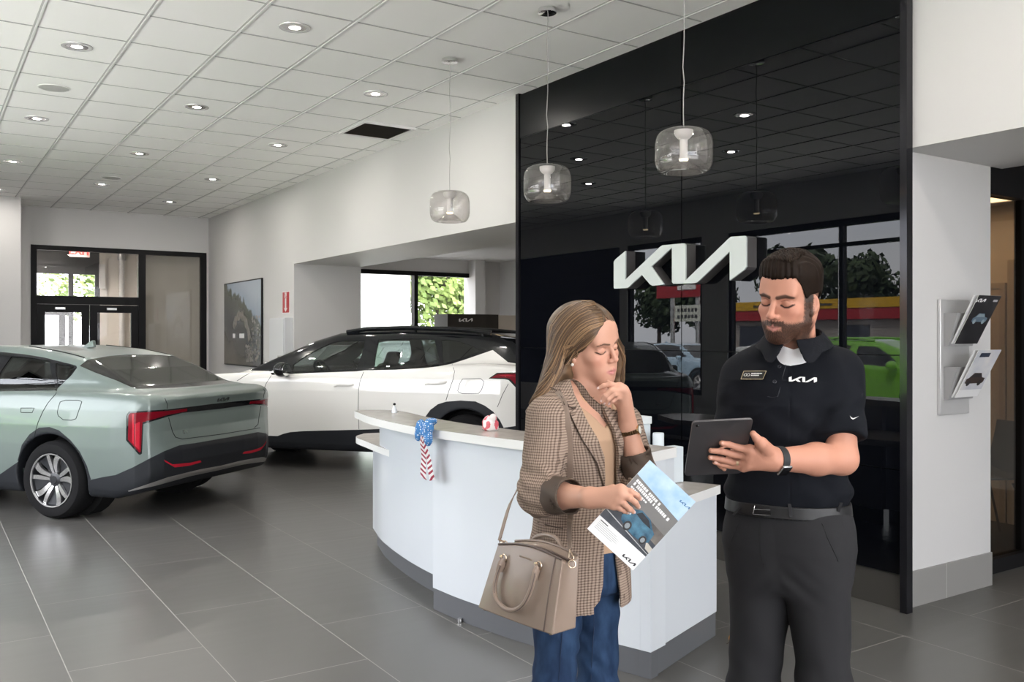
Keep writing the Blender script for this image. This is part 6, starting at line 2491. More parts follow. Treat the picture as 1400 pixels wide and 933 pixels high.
# ------------------------------------------------------------------ the man with the tablet
def build_man():
    D0 = 2.60
    base = (0.80, 2.62)
    M_skin = attr_color(mat('man_skin', (0.6, 0.35, 0.25), 0.48, spec=0.35, sss=0.0))
    skin = (0.52, 0.25, 0.172)
    TR = frame_from((-0.36, -0.93))
    hc = vp(1079, 407, 2.56)
    HR = frame_from((-math.sin(math.radians(44)), -math.cos(math.radians(44))), roll=math.radians(-6), pitch=math.radians(11))
    hs = 1.0
    headf, hw = head_prims(hc, HR, hs)
    neck_b = vp(1086, 471, 2.61)
    shL, elL, wrL = vp(1145, 510, 2.57), vp(1151, 628, 2.48), vp(1057, 628.5, 2.385)
    shR, elR, wrR = vp(1018, 516, 2.69), vp(1000, 622, 2.62), vp(978, 603, 2.52)
    tc = (0.80, 2.625, 0)
    shirt_t = [(1.00, 0.168, 0.122, 0.0, 0.0), (1.05, 0.168, 0.122, 0.0, 0.0), (1.12, 0.164, 0.122, 0.0, 0.0), (1.22, 0.168, 0.120, 0.0, 0.0), (1.33, 0.178, 0.124, 0.004, 0.0), (1.40, 0.172, 0.118, 0.0, 0.0),
               (1.45, 0.145, 0.098, -0.01, 0.0), (1.52, 0.10, 0.08, -0.02, 0.0)]

    # ---- skin
    arms = Prims()
    arms.cone(shL, elL, 0.050, 0.041, 0.02)
    mid = elL * 0.62 + wrL * 0.38
    arms.chain([elL, mid, wrL], [0.041, 0.042, 0.0285], 0.02)
    arms.cone(shR, elR, 0.050, 0.042, 0.02)
    arms.chain([elR, wrR], [0.042, 0.028], 0.02)
    hd = 2.30
    fing = lambda L, ds: [vp(960 + x / 11.667, 580 + y / 11.667, d) for (x, y), d in zip(L, ds)]
    mc = fing([(760, 410), (745, 520), (725, 620), (660, 690)], [2.356, 2.370, 2.382, 2.392])
    F = [fing([(560, 375), (420, 325), (310, 306)], [2.360, 2.357, 2.348]),
         fing([(520, 490), (310, 435), (145, 425)], [2.378, 2.368, 2.366]),
         fing([(480, 605), (290, 560), (130, 536)], [2.394, 2.390, 2.385]),
         fing([(450, 668), (310, 640), (200, 614)], [2.405, 2.404, 2.399])]
    TH = fing([(1040, 450), (945, 310), (872, 235), (812, 155)], [2.365, 2.335, 2.322, 2.318])
    hand_prims(arms, wrL, mc, F, TH, rw=0.023, rf=0.0088, palm_r=0.0128)
    arms.cone(fing([(1130, 500)], [2.38])[0], TH[1], 0.020, 0.0145, 0.012)
    # right hand behind the tablet, fingertips on the screen
    m2 = [vp(966 + 4 * i, 600 + 3 * i, 2.47 - 0.004 * i) for i in range(4)]
    F2 = [[m + np.array([0.012, -0.018, -0.018]) * 1, m + np.array([0.018, -0.030, -0.040]), m + np.array([0.016, -0.036, -0.060])] for m in m2]
    hand_prims(arms, wrR, m2, F2, [wrR + np.array([0.01, -0.01, -0.01]), wrR + np.array([0.04, -0.03, -0.02]), wrR + np.array([0.055, -0.05, -0.035]), wrR + np.array([0.06, -0.065, -0.05])], rw=0.022)
    neck = Prims()
    neck.cone(hw(0, -0.028, -0.055), neck_b + np.array([0, 0.0, -0.05]), 0.056, 0.061, 0.03)
    neck.cone(hw(0, -0.01, -0.075), neck_b + np.array([-0.01, -0.02, -0.03]), 0.046, 0.05, 0.03)
    neck.cone(hw(0.060, -0.02, -0.04), neck_b + np.array([-0.035, -0.055, -0.04]), 0.012, 0.012, 0.02)
    hipL, hipR = vp(1112, 762, 2.58), vp(1046, 762, 2.66)
    knL, knR = vp(1127, 940, 2.56), vp(1030, 942, 2.66)
    anL, anR = np.array([knL[0] + 0.012, 2.60, 0.09]), np.array([knR[0] - 0.005, 2.70, 0.09])
    core = Prims()
    core.fn(lambda p: stack(p, tc, TR, shirt_t, 1.0, 1.50, 0.03, -0.022), (0.80, 2.62, 1.25), 0.35, 0.02)
    core.cone(shL, vp(1092, 495, 2.63), 0.045, 0.05, 0.03)
    core.cone(shR, vp(1080, 495, 2.65), 0.045, 0.05, 0.03)
    for h_, k_, a_ in ((hipL, knL, anL), (hipR, knR, anR)):
        core.chain([h_ + np.array([0, 0, 0.06]), h_, k_, a_], [0.075, 0.072, 0.046, 0.034], 0.03)
        core.ell(a_ + np.array([-0.02, -0.07, -0.05]), (0.042, 0.12, 0.035), None, 0.03)

    def body(p):
        d = headf(p)
        d = smin(d, neck(p), 0.02)
        d = smin(d, arms(p), 0.015)
        return smin(d, core(p), 0.02)
    parts = []
    lo, hi = hc - np.array([0.135, 0.15, 0.185]), hc + np.array([0.135, 0.15, 0.14])
    parts.append(sdf_grid(body, lo, hi, 0.0022))
    hb = np.array(mc + [q for c_ in F for q in c_] + TH + [wrL])
    parts.append(sdf_grid(body, hb.min(0) - 0.02, hb.max(0) + np.array([0.02, 0.03, 0.03]), 0.0018))
    parts.append(sdf_grid(body, np.array([wrL[0] - 0.005, 2.2, 1.08]), np.array([shL[0] + 0.10, 2.75, 1.46]), 0.004))
    h2 = np.array(m2 + [wrR, elR])
    parts.append(sdf_grid(body, h2.min(0) - 0.075, h2.max(0) + 0.05, 0.004))
    parts.append(sdf_grid(body, (0.45, 2.3, 0.0), (1.15, 3.0, 1.50), 0.011))
    V, Q = join_np(parts)
    C, L = face_paint(V, hc, HR, hs, skin, False)
    # close-cropped sides fade into the skin; ears and hands a little warmer
    a, f, u = np.abs(L[:, 0]), L[:, 1], L[:, 2]
    hair_line = (f < 0.040 - 0.25 * np.clip(0.03 - u, 0, 1)) & (u > -0.005 - 0.9 * np.clip(-f - 0.01, 0, 1)) & (np.linalg.norm(L, axis=1) < 0.15) & (a < 0.0775)
    C[hair_line] = C[hair_line] * 0.25 + np.array([0.03, 0.018, 0.012]) * 0.75
    man = root_mesh('person', V, Q, C, M_skin, base, 'bearded man in a dark navy polo shirt and black trousers holding a tablet')

    # ---- hair
    cran_c = hw(0, -0.016, 0.034)

    def hairf(p):
        l = ((p - hc.astype(np.float32)) @ HR.astype(np.float32)) / hs
        a_, f_, u_ = l[:, 0], l[:, 1], l[:, 2]
        q = l - np.array([0.0, -0.016, 0.034], np.float32)
        top = sstep(u_, 0.03, 0.10)
        th = 0.006 + 0.020 * top * (0.8 + 0.25 * np.clip(f_ / 0.08, -1, 1)) + 0.005 * np.exp(-((f_ - 0.062) / 0.02) ** 2 - ((u_ - 0.115) / 0.02) ** 2)
        k0 = np.sqrt((q[:, 0] / 0.0745) ** 2 + (q[:, 1] / 0.094) ** 2 + (q[:, 2] / 0.083) ** 2)
        d = (k0 - 1) * 0.083 - th
        uh = np.interp(np.abs(a_), [0, 0.03, 0.048, 0.058, 0.064, 0.069], [0.064, 0.067, 0.068, 0.056, 0.015, -0.02]).astype(np.float32)
        uh = uh + 0.0030 * np.sin(a_ * 900 + 2 * np.sin(a_ * 310)) * (np.abs(a_) < 0.058)
        lim_front = np.minimum(uh - u_, (f_ - 0.030) * 0.8)
        lim_low = (0.000 + 0.014 * sstep(-f_, -0.034, -0.014) - 0.075 * sstep(-f_, 0.03, 0.09)) - u_
        d = smax(smax(d, lim_front, 0.006), lim_low, 0.008)
        st = np.sin((a_ * 0.9 + f_ * 0.25) * 520 + 3 * np.sin(f_ * 45) + 2 * np.sin(u_ * 60))
        part_l = np.exp(-((a_ - 0.043) / 0.0022) ** 2) * sstep(u_, 0.07, 0.085) * sstep(-f_, -0.06, -0.03)
        d = d + 0.0013 * st * top + 0.010 * part_l
        return d * hs
    V2, Q2 = sdf_grid(hairf, hc - 0.14, hc + 0.16, 0.0028, newton=1)
    me = np_mesh('hair', V2 - np.array([base[0], base[1], 0.0]), Q2)
    n = vnoise(V2, 260)
    set_vcol(me, np.array([0.012, 0.0068, 0.0042]) * (1 + 0.25 * n[:, None]))
    M_hair = attr_color(mat('dark_brown_hair', (0.02, 0.012, 0.01), 0.55, spec=0.12))
    hair = link('hair', me, M_hair, man)
    rs_ = np.random.RandomState(4)
    paths, rads, cols = [], [], []
    for i in range(520):
        a0 = rs_.uniform(-0.062, 0.048)
        f0 = rs_.uniform(-0.075, 0.082)
        l0 = np.array([a0, f0, 0.115])
        P = []
        for j in range(6):
            s_ = j / 5
            l = np.array([a0 - 0.010 * s_ - 0.012 * s_ * (a0 < 0.043), f0 - 0.034 * s_, 0.12])
            P.append(hw(*l))
        P = shell_project(hairf, P, 0.0004 + rs_.uniform(0, 0.0016), 5)
        lz = head_local(P, hc, HR, hs)
        if lz[:, 2].min() < 0.06:
            continue
        paths.append(P)
        rads.append([0.0007, 0.0012, 0.0013, 0.0013, 0.0011, 0.0004])
        v = rs_.uniform(0.4, 2.3)
        cols.append((0.016 * v, 0.010 * v, 0.007 * v))
    strand_mesh('hair_strand', paths, rads, cols, M_hair, hair, base, 4)

    # ---- white undershirt, polo, collar
    M_polo = woven('navy_polo_knit', (0.0036, 0.0048, 0.0082), 0.85, 0.0, 1400, 0.3)
    M_tee = woven('white_undershirt', (0.78, 0.78, 0.80), 0.8)

    def sleeve(p, a, b, r1, r2, t_end):
        e = a + (b - a) * t_end
        ax = (b - a) / np.linalg.norm(b - a)
        d = sd_cone(p, a, e + ax * 0.05, r1, r2)
        # folds running round and across the sleeve
        s_ = (p - a.astype(np.float32)) @ ax.astype(np.float32)
        d = d + 0.0034 * np.sin(s_ * 80 + p[:, 0] * 70) * sstep(s_, 0.03, 0.12)
        return smax(d, s_ - np.linalg.norm(b - a) * t_end, 0.008)
    trap = Prims()
    trap.cone(shL + np.array([-0.01, 0, -0.012]), neck_b + np.array([0.02, 0.02, -0.050]), 0.060, 0.062, 0.03)
    trap.cone(shR + np.array([0.01, 0, -0.012]), neck_b + np.array([-0.04, 0.03, -0.050]), 0.058, 0.060, 0.03)

    def polo(p):
        d = stack(p, tc, TR, shirt_t, 1.035, 1.50, 0.035)
        d = smin(d, trap(p), 0.035)
        d = smin(d, sleeve(p, shL, elL, 0.073, 0.064, 0.76), 0.028)
        d = smin(d, sleeve(p, shR, elR, 0.070, 0.062, 0.80), 0.028)
        z = p[:, 2]
        wv = np.sin(z * 60 + p[:, 0] * 34 + 1.5 * np.sin(p[:, 0] * 22)) * np.exp(-((z - 1.09) / 0.05) ** 2)
        dg = np.sin((z * 0.75 + p[:, 0] * 0.9) * 62 + 1.2 * np.sin(z * 19)) * np.exp(-((z - 1.25) / 0.11) ** 2) * 0.8
        ridge = np.abs(np.sin((p[:, 0] * 0.8 - z * 0.55) * 24 + 1.1 * np.sin(z * 15 + 2.0 * p[:, 0])))
        amp = np.exp(-((z - 1.22) / 0.13) ** 2)
        d = d + 0.0036 * wv + 0.0030 * dg - 0.0060 * (1 - ridge) ** 3 * amp - 0.009 * np.exp(-((z - 1.085) / 0.028) ** 2) * (np.abs(p[:, 0] - 0.80) < 0.22)
        # neck opening: round, with a short placket slit
        nc = neck_b + np.array([-0.012, -0.02, 0.0])
        q = (p - nc.astype(np.float32)) @ TR.astype(np.float32)
        hole = np.sqrt((q[:, 0] / 0.070) ** 2 + ((q[:, 1] - 0.004) / 0.074) ** 2) - 1
        hole = np.maximum(hole * 0.07, -(p[:, 2] - (nc[2] - 0.014)))
        slit = np.abs(q[:, 0]) - np.clip((q[:, 2] + 0.046) * 0.8, 0, 0.04)
        slit = np.maximum(slit, 0.02 - q[:, 1])
        return smax(smax(d, -hole, 0.006), -slit, 0.004)
    PO = PxSkin(polo, base)
    o = garment('polo_shirt', polo, (0.50, 2.25, 1.0), (1.12, 2.95, 1.56), 0.0045, M_polo, man, base)
    smooth_angle(o.data, 180)

    def tee(p):
        d = smin(stack(p, tc, TR, shirt_t, 1.2, 1.50, 0.035, -0.013), neck(p) - 0.006, 0.03)
        nc = neck_b + np.array([-0.012, -0.04, -0.002])
        q = (p - nc.astype(np.float32)) @ TR.astype(np.float32)
        cut = q[:, 2] + 0.012 - 0.35 * np.abs(q[:, 0]) + 0.25 * np.clip(-q[:, 1], 0, 0.2) * 0
        return smax(d, cut, 0.004)
    garment('undershirt', tee, (0.66, 2.45, 1.36), (0.98, 2.72, 1.54), 0.004, M_tee, man, base)

    # collar: a folded band with two points
    nc = neck_b + np.array([-0.004, -0.012, 0.0])

    def collar(p):
        q = (p - nc.astype(np.float32)) @ TR.astype(np.float32)
        a_, f_, u_ = q[:, 0], q[:, 1], q[:, 2]
        ang = np.arctan2(np.abs(a_ + 0.004), f_ - 0.0)
        rad = np.sqrt((a_ / 1.0) ** 2 + ((f_) / 1.06) ** 2)
        u0 = u_ - 0.020 * (1 - np.cos(ang)) + 0.012
        r_out = 0.0735 + np.clip(0.028 - u0, 0, 0.1) * 0.78 + 0.006 * np.exp(-(ang / 0.7) ** 2)
        sh = np.abs(rad - r_out) - 0.0026
        topz = u0 - 0.026
        fr = np.exp(-((ang - 0.42) / 0.26) ** 2)
        botz = (-0.014 - 0.026 * fr) - u0
        gap = (0.16 + np.clip(-u0 + 0.02, 0, 0.1) * 2.6) - ang
        return smax(smax(smax(sh, topz, 0.004), botz, 0.004), gap * 0.07, 0.004)
    garment('collar', collar, nc - np.array([0.17, 0.17, 0.12]), nc + np.array([0.17, 0.17, 0.12]), 0.003, M_polo, man, base)

    # buttons, badge, chest letters, sleeve mark, placket edge
    M_btn = mat('dark_button', (0.02, 0.022, 0.028), 0.25)
    for px, py in ((1066, 501.5), (1059, 522.5)):
        MB().lathe([(0.0058, 0.0), (0.0058, 0.0016), (0.0045, 0.0024), (0.0036, 0.0016), (0, 0.0016)], 16, PO.spot(px, py, 0.0006)).build('button', M_btn, man, smooth=True)
    ln = [PO.hit(x, y) for x, y in ((1075, 497), (1070, 515), (1066, 533), (1063, 543))]
    MB().tube([Vector(q) for q in ln], 0.0011, 5).build('placket_seam', M_btn, man)
    ln = [PO.hit(x, y) for x, y in ((1063, 543), (1056, 544), (1049, 543))]
    MB().tube([Vector(q) for q in ln], 0.0011, 5).build('placket_seam', M_btn, man)
    Mb = PO.spot(1030.5, 514.5, 0.003)
    Mb = Mb @ Matrix.Rotation(math.radians(2), 4, 'Z')
    badge = MB().prism([(-0.0345, -0.0125), (0.0325, -0.0125), (0.0375, 0.0135), (-0.0315, 0.0135)], 0, 0.0022, Mb).build('name_badge', mat('badge_black', (0.012, 0.011, 0.01), 0.3), man)
    tag(badge, label='black name badge with gold rim and white lettering')
    M_gold = mat('badge_gold', (0.62, 0.50, 0.32), 0.3, metal=0.8)
    M_wh = mat('badge_white', (0.8, 0.8, 0.78), 0.5)
    rim = MB()
    P4 = [(-0.0345, -0.0125), (0.0325, -0.0125), (0.0375, 0.0135), (-0.0315, 0.0135)]
    for i in range(4):
        a_, b_ = P4[i], P4[(i + 1) % 4]
        rim.tube([Mb @ Vector((*a_, 0.002)), Mb @ Vector((*b_, 0.002))], 0.0009, 5)
    rim.build('badge_rim', M_gold, badge)
    em = MB()
    for cx_ in (-0.0235, -0.0145):
        em.tube([Mb @ Vector((cx_ + 0.0045 * math.cos(t_), 0.001 + 0.004 * math.sin(t_), 0.0026)) for t_ in np.linspace(0, 2 * PI, 15)], 0.0007, 5)
    em.build('badge_emblem', M_wh, badge)
    rs = random.Random(2)
    for rowz, n_ in ((0.0055, 8), (-0.0005, 6)):
        for q in range(n_):
            x0 = -0.006 + q * 0.0042
            MB().box((x0, rowz - 0.0016, 0.0023), (x0 + 0.0032, rowz + 0.0016, 0.0027), Mb).build('badge_letter', M_wh, badge)
    logo_mesh('chest_letters', 0.0165, M_wh, man, PO.spot(1097.5, 519.5, 0.0012) @ Matrix.Rotation(math.radians(-3), 4, 'Z'), 0.001)
    Ms = PO.spot(1168, 572, 0.0015)
    sw = [(-0.0125, 0.006), (-0.0115, -0.001), (-0.007, -0.0045), (0.000, -0.002), (0.0145, 0.0045), (0.002, 0.0005), (-0.0055, -0.0012), (-0.0095, 0.001)]
    MB().prism(sw, 0, 0.0008, Ms).build('sleeve_mark', M_wh, man)

    # ---- trousers, belt, shoes
    M_trs = woven('black_trouser_twill', (0.023, 0.023, 0.025), 0.9, 0.0, 1200, 0.2)
    pel = [(0.76, 0.10, 0.08, 0, 0), (0.83, 0.155, 0.112, -0.004, 0), (0.92, 0.182, 0.128, -0.004, 0), (1.00, 0.170, 0.122, 0, 0), (1.06, 0.164, 0.119, 0, 0)]
    PR = frame_from((-0.44, -0.90))
    pc = (0.80, 2.625, 0)

    def trousers(p):
        d = stack(p, pc, PR, pel, 0.80, 1.056, 0.05)
        d = smax(d, p[:, 2] - 1.055, 0.004)
        legs = None
        for h_, k_, a_ in ((hipL, knL, anL), (hipR, knR, anR)):
            hk = np.asarray(h_)
            x = smin(sd_cone(p, hk + np.array([0, 0, 0.07]), k_, 0.102, 0.070), sd_cone(p, k_, a_ + np.array([0, 0, -0.04]), 0.070, 0.058), 0.04)
            legs = x if legs is None else np.minimum(legs, x)
        legs = smax(legs, 0.035 - p[:, 2], 0.006)
        d = smin(d, legs, 0.05)
        z = p[:, 2]
        q = (p - np.array(pc, np.float32)) @ PR.astype(np.float32)
        cr = np.exp(-(q[:, 0] / 0.10) ** 2) * np.exp(-((z - 0.82) / 0.06) ** 2)
        d = d + 0.002 * np.sin((np.abs(q[:, 0]) * 0.8 + z) * 110) * cr * (q[:, 1] > 0)
        d = d + 0.0018 * np.sin(z * 46 + p[:, 0] * 50 + 2 * np.sin(z * 13)) * (1 - sstep(z, 0.70, 0.95))
        return d
    garment('trousers', trousers, (0.55, 2.38, 0.0), (1.10, 2.90, 1.09), 0.0055, M_trs, man, base)
    TS = PxSkin(trousers, base)
    M_belt = mat('black_belt_leather', (0.010, 0.010, 0.011), 0.42)

    def belt(p):
        d = np.abs(stack(p, pc, PR, pel, 0.5, 1.5, 0.01, 0.0085)) - 0.0024
        return smax(smax(d, p[:, 2] - 1.052, 0.002), 1.016 - p[:, 2], 0.002)
    garment('belt', belt, (0.58, 2.42, 1.0), (1.04, 2.84, 1.07), 0.0032, M_belt, man, base)
    BS = PxSkin(belt, base)
    Mk = BS.spot(1043, 699, 0.003)
    bk = MB()
    bk.tube([Mk @ Vector(q) for q in ((-0.024, -0.018, 0), (0.022, -0.018, 0), (0.022, 0.018, 0), (-0.024, 0.018, 0), (-0.024, -0.018, 0))], 0.0026, 8)
    bk.tube([Mk @ Vector(q) for q in ((-0.024, 0, 0.002), (0.02, 0, 0.003))], 0.002, 6)
    bk.build('belt_buckle', mat('gunmetal_buckle', (0.18, 0.18, 0.19), 0.25, metal=1.0), man, smooth=True)
    for px in (1011, 1080, 1146):
        Ml = BS.spot(px, 697, 0.001)
        MB().box((-0.005, -0.026, 0), (0.005, 0.026, 0.0025), Ml).build('belt_loop', M_trs, man, bevel=0.0008)
    for pts in (((1124, 716), (1131, 735), (1141, 756), (1146, 768)), ((1010, 716), (1002, 735), (996, 752))):
        ln = [TS.hit(*q) for q in pts]
        MB().tube([Vector(q) for q in ln if q is not None], 0.0014, 5).build('pocket_seam', M_seam, man)
    ln = [TS.hit(*q) for q in ((1040, 712), (1038, 735), (1040, 758), (1046, 778))]
    MB().tube([Vector(q) for q in ln if q is not None], 0.0012, 5).build('fly_seam', M_seam, man)
    for k_, a_ in ((knL, anL), (knR, anR)):
        def shoe(p, a_=a_):
            d = sd_ell(p, a_ + np.array([-0.030, -0.075, -0.048]), (0.048, 0.140, 0.042), frame_from((-0.3, -0.95)))
            return smax(d, 0.003 - p[:, 2], 0.004)
        garment('shoe', shoe, a_ + np.array([-0.2, -0.3, -0.09]), a_ + np.array([0.12, 0.12, 0.03]), 0.006, mat('black_shoe_leather', (0.012, 0.011, 0.011), 0.3), man, base)

    # ---- watch and ring
    ax = Vector(wrL - elL).normalized()
    wc = wrL + (elL - wrL) * 0.075
    upv = Vector((0, 0, 1))
    e1 = (upv - ax * ax.dot(upv)).normalized()
    e2 = ax.cross(e1)
    band = MB()
    Mwt = frame_matrix(local(base, wc), e1, e2, ax)
    band.lathe([(0.0335, -0.0105), (0.0355, -0.0105), (0.0355, 0.0105), (0.0335, 0.0105)], 40, Mwt, closed=True)
    wb = band.build('wrist_watch', mat('dark_watch_band', (0.02, 0.022, 0.024), 0.55), man, smooth=True, angle=50)
    nw = (Vector((0.10, -0.72, -0.68))).normalized()
    nw = (nw - ax * nw.dot(ax)).normalized()
    Mf = frame_matrix(local(base, wc) + nw * 0.0325, nw.cross(ax) * -1, ax, nw)
    cs = MB().cbox((0, 0, 0.004), (0.036, 0.030, 0.008), Mf).build('watch_case', mat('watch_case_steel', (0.45, 0.46, 0.47), 0.25, metal=0.9), wb, bevel=0.003, bseg=3)
    MB().cbox((0, 0, 0.0086), (0.031, 0.0255, 0.001), Mf).build('watch_screen', mat('watch_screen_black', (0.004, 0.004, 0.005), 0.05), wb, bevel=0.0004)
    rp_ = mc[2] * 0.35 + F[2][0] * 0.65
    ra = Vector(F[2][0] - mc[2]).normalized()
    ro = ra.orthogonal().normalized()
    MB().lathe([(0.0088, -0.0028), (0.0100, -0.0026), (0.0100, 0.0026), (0.0088, 0.0028)], 24, frame_matrix(local(base, rp_), ro, ra.cross(ro), ra), closed=True).build('ring', M_gold, man, smooth=True, angle=50)
    # finger nails
    M_nail = mat('finger_nail', (0.66, 0.40, 0.32), 0.25)
    for ch in F:
        t_, dd = ch[2], Vector(ch[2] - ch[1]).normalized()
        nn = Vector((0.0, -1.0, 0.25))
        nn = (nn - dd * nn.dot(dd)).normalized()
        c_ = local(base, ch[2]) + nn * 0.0058 - dd * 0.001
        MB().lathe([(0.0, 0.0012), (0.6, 0.001), (1.0, 0.0)], 14, frame_matrix(c_, dd * 0.0052, nn.cross(dd) * 0.0042, nn)).build('nail', M_nail, man, smooth=True)

    # ---- tablet
    TLp, TRp, BLp = vp(947, 577.5, 2.30), vp(1030, 573.5, 2.30), vp(940, 651, 2.45)
    ex_ = TRp - TLp
    ey_ = TLp - BLp
    wx, hy_ = np.linalg.norm(ex_), np.linalg.norm(ey_)
    exn = ex_ / wx
    eyn = ey_ - exn * (ey_ @ exn)
    eyn /= np.linalg.norm(eyn)
    nb = np.cross(exn, eyn)          # towards the viewer side
    if nb[1] > 0:
        nb = -nb
    org = TLp
    tb_ = thing('tablet', 'dark grey tablet computer held by the man in the polo shirt', 'tablet', man.location, 0)
    tb_.rotation_euler = (0, 0, -YAW)
    Mt = frame_matrix(local(base, org - eyn * hy_), exn, eyn, -nb)
    ctr = (wx / 2, hy_ / 2)

    def rrect(w_, h_, r_, n_=5):
        P = []
        for cx_, cy_, a0 in ((w_ - r_, r_, -PI / 2), (w_ - r_, h_ - r_, 0), (r_, h_ - r_, PI / 2), (r_, r_, PI)):
            for i in range(n_ + 1):
                P.append((cx_ + r_ * math.cos(a0 + i * PI / 2 / n_), cy_ + r_ * math.sin(a0 + i * PI / 2 / n_)))
        return P
    MB().prism(rrect(wx, hy_, 0.011), 0.0, 0.0062, Mt).build('back_shell', mat('space_grey_aluminium', (0.10, 0.095, 0.10), 0.36, metal=0.6), tb_, bevel=0.0012, bseg=3)
    MB().prism([(x + 0.003, y + 0.003) for x, y in rrect(wx - 0.006, hy_ - 0.006, 0.009)], 0.0063, 0.0068, Mt).build('screen', mat('tablet_screen', (0.01, 0.01, 0.012), 0.05, emit=(0.6, 0.7, 0.8), estr=0.25), tb_)
    Mc = Mt @ Matrix.Translation((0.014, hy_ - 0.015, 0.0))
    MB().lathe([(0.0, -0.0006), (0.0030, -0.0006), (0.0042, -0.0008), (0.0048, -0.0002)], 20, Mc).build('camera_lens', mat('lens_black', (0.01, 0.01, 0.011), 0.1), tb_, smooth=True)
    return man


build_man()
# ------------------------------------------------------------------ the woman with the brochure and the bag
def build_woman():
    base = (0.19, 2.62)
    M_skin = attr_color(mat('woman_skin', (0.6, 0.35, 0.25), 0.45, spec=0.35, sss=0.0))
    skin = (0.58, 0.315, 0.225)
    F = np.array([0.60, -0.80])
    TR = frame_from(F)
    hs = 0.945
    hc = vp(804, 470, 2.60)
    HR = frame_from((math.sin(math.radians(46)), -math.cos(math.radians(46))), roll=math.radians(12), pitch=math.radians(9))
    headf, hw = head_prims(hc, HR, hs, True)
    neck_b = vp(808, 556, 2.625)
    shR, elR, wrR = vp(750, 572, 2.50), vp(737, 676, 2.46), vp(806.8, 681, 2.285)
    shL, elL, wrL = vp(852, 580, 2.70), vp(880, 668, 2.57), vp(858, 582, 2.545)
    tc = (0.195, 2.62, 0)
    tor = [(0.72, 0.172, 0.128, 0.0, 0.0), (0.80, 0.170, 0.126, 0.0, 0.0), (0.90, 0.165, 0.122, 0.0, 0.0), (1.05, 0.142, 0.106, 0.004, 0.0), (1.15, 0.146, 0.112, 0.010, 0.0), (1.235, 0.156, 0.124, 0.018, 0.0),
           (1.31, 0.152, 0.110, 0.008, 0.0), (1.36, 0.128, 0.088, -0.005, 0.0), (1.42, 0.085, 0.066, -0.012, 0.0)]

    arms = Prims()
    arms.cone(shR, elR, 0.042, 0.037, 0.02)
    arms.chain([elR, elR * 0.6 + wrR * 0.4, wrR], [0.037, 0.036, 0.0245], 0.02)
    arms.cone(shL, elL, 0.042, 0.037, 0.02)
    arms.chain([elL, elL * 0.6 + wrL * 0.4, wrL], [0.036, 0.034, 0.0235], 0.02)
    z2 = lambda L, ds: [vp(780 + x / 9.333, 640 + y / 9.333, d) for (x, y), d in zip(L, ds)]
    mR = z2([(640, 268), (650, 330), (610, 405), (550, 478)], [2.232, 2.226, 2.230, 2.238])
    FR_ = [z2([(770, 303), (848, 350), (884, 392)], [2.226, 2.230, 2.238]), z2([(762, 392), (828, 442), (864, 494)], [2.218, 2.224, 2.234]),
           z2([(692, 468), (760, 528), (800, 562)], [2.222, 2.226, 2.236]), z2([(630, 520), (690, 552), (724, 570)], [2.230, 2.234, 2.240])]
    thR = [vp(815, 676, 2.275), vp(838, 668, 2.262), vp(852, 672, 2.275), vp(863, 680, 2.283)]
    hand_prims(arms, wrR, mR, FR_, thR, rw=0.0185, rf=0.0070, palm_r=0.0115)
    z1 = lambda L, ds: [vp(800 + x / 6.66, 503 + y / 6.66, d) for (x, y), d in zip(L, ds)]
    mL = z1([(312, 175), (352, 205), (368, 245), (368, 290)], [2.478, 2.482, 2.492, 2.502])
    FL_ = [z1([(232, 150), (170, 165), (128, 188)], [2.468, 2.470, 2.474]), z1([(235, 208), (185, 255), (157, 298)], [2.456, 2.456, 2.462]),
           z1([(262, 242), (210, 288), (187, 322)], [2.462, 2.460, 2.466]), z1([(292, 272), (250, 305), (228, 328)], [2.474, 2.472, 2.476])]
    thL = [vp(853, 562, 2.525), vp(842, 548, 2.505), vp(836, 535, 2.50), vp(831, 523, 2.50)]
    hand_prims(arms, wrL, mL, FL_, thL, rw=0.0185, rf=0.0070, palm_r=0.0115)
    neck = Prims()
    neck.cone(hw(0, -0.030, -0.05), neck_b + np.array([0, 0, -0.03]), 0.047, 0.051, 0.03)
    neck.cone(hw(0, -0.005, -0.075), neck_b + np.array([0.012, -0.012, -0.02]), 0.036, 0.042, 0.03)
    neck.cone(hw(-0.058, -0.02, -0.045), neck_b + np.array([0.045, -0.055, -0.035]), 0.009, 0.010, 0.02)
    hipR, hipL = vp(766, 800, 2.56), vp(812, 800, 2.66)
    knR, knL = vp(757, 946, 2.50), vp(818, 948, 2.62)
    anR, anL = np.array([knR[0] - 0.005, 2.58, 0.08]), np.array([knL[0] + 0.005, 2.68, 0.08])
    core = Prims()
    core.fn(lambda p: stack(p, tc, TR, tor, 0.80, 1.40, 0.03, -0.020), (0.195, 2.62, 1.1), 0.38, 0.02)
    core.cone(shR, neck_b + np.array([-0.02, 0.0, -0.05]), 0.036, 0.045, 0.03)
    core.cone(shL, neck_b + np.array([0.02, 0.0, -0.05]), 0.036, 0.045, 0.03)
    for h_, k_, a_ in ((hipR, knR, anR), (hipL, knL, anL)):
        core.chain([h_ + np.array([0, 0, 0.06]), h_, k_, a_], [0.07, 0.066, 0.042, 0.030], 0.03)
        core.ell(a_ + np.array([0.03, -0.05, -0.045]), (0.05, 0.085, 0.030), None, 0.03)

    def body(p):
        d = headf(p)
        d = smin(d, neck(p), 0.018)
        d = smin(d, arms(p), 0.010) if True else d
        return smin(d, core(p), 0.018)

    def body_nohand(p):
        return smin(smin(headf(p), neck(p), 0.018), core(p), 0.018)

    def armonly(p):
        return arms(p)
    parts = [sdf_grid(body_nohand, hc - np.array([0.12, 0.14, 0.20]), hc + np.array([0.13, 0.14, 0.13]), 0.0021)]
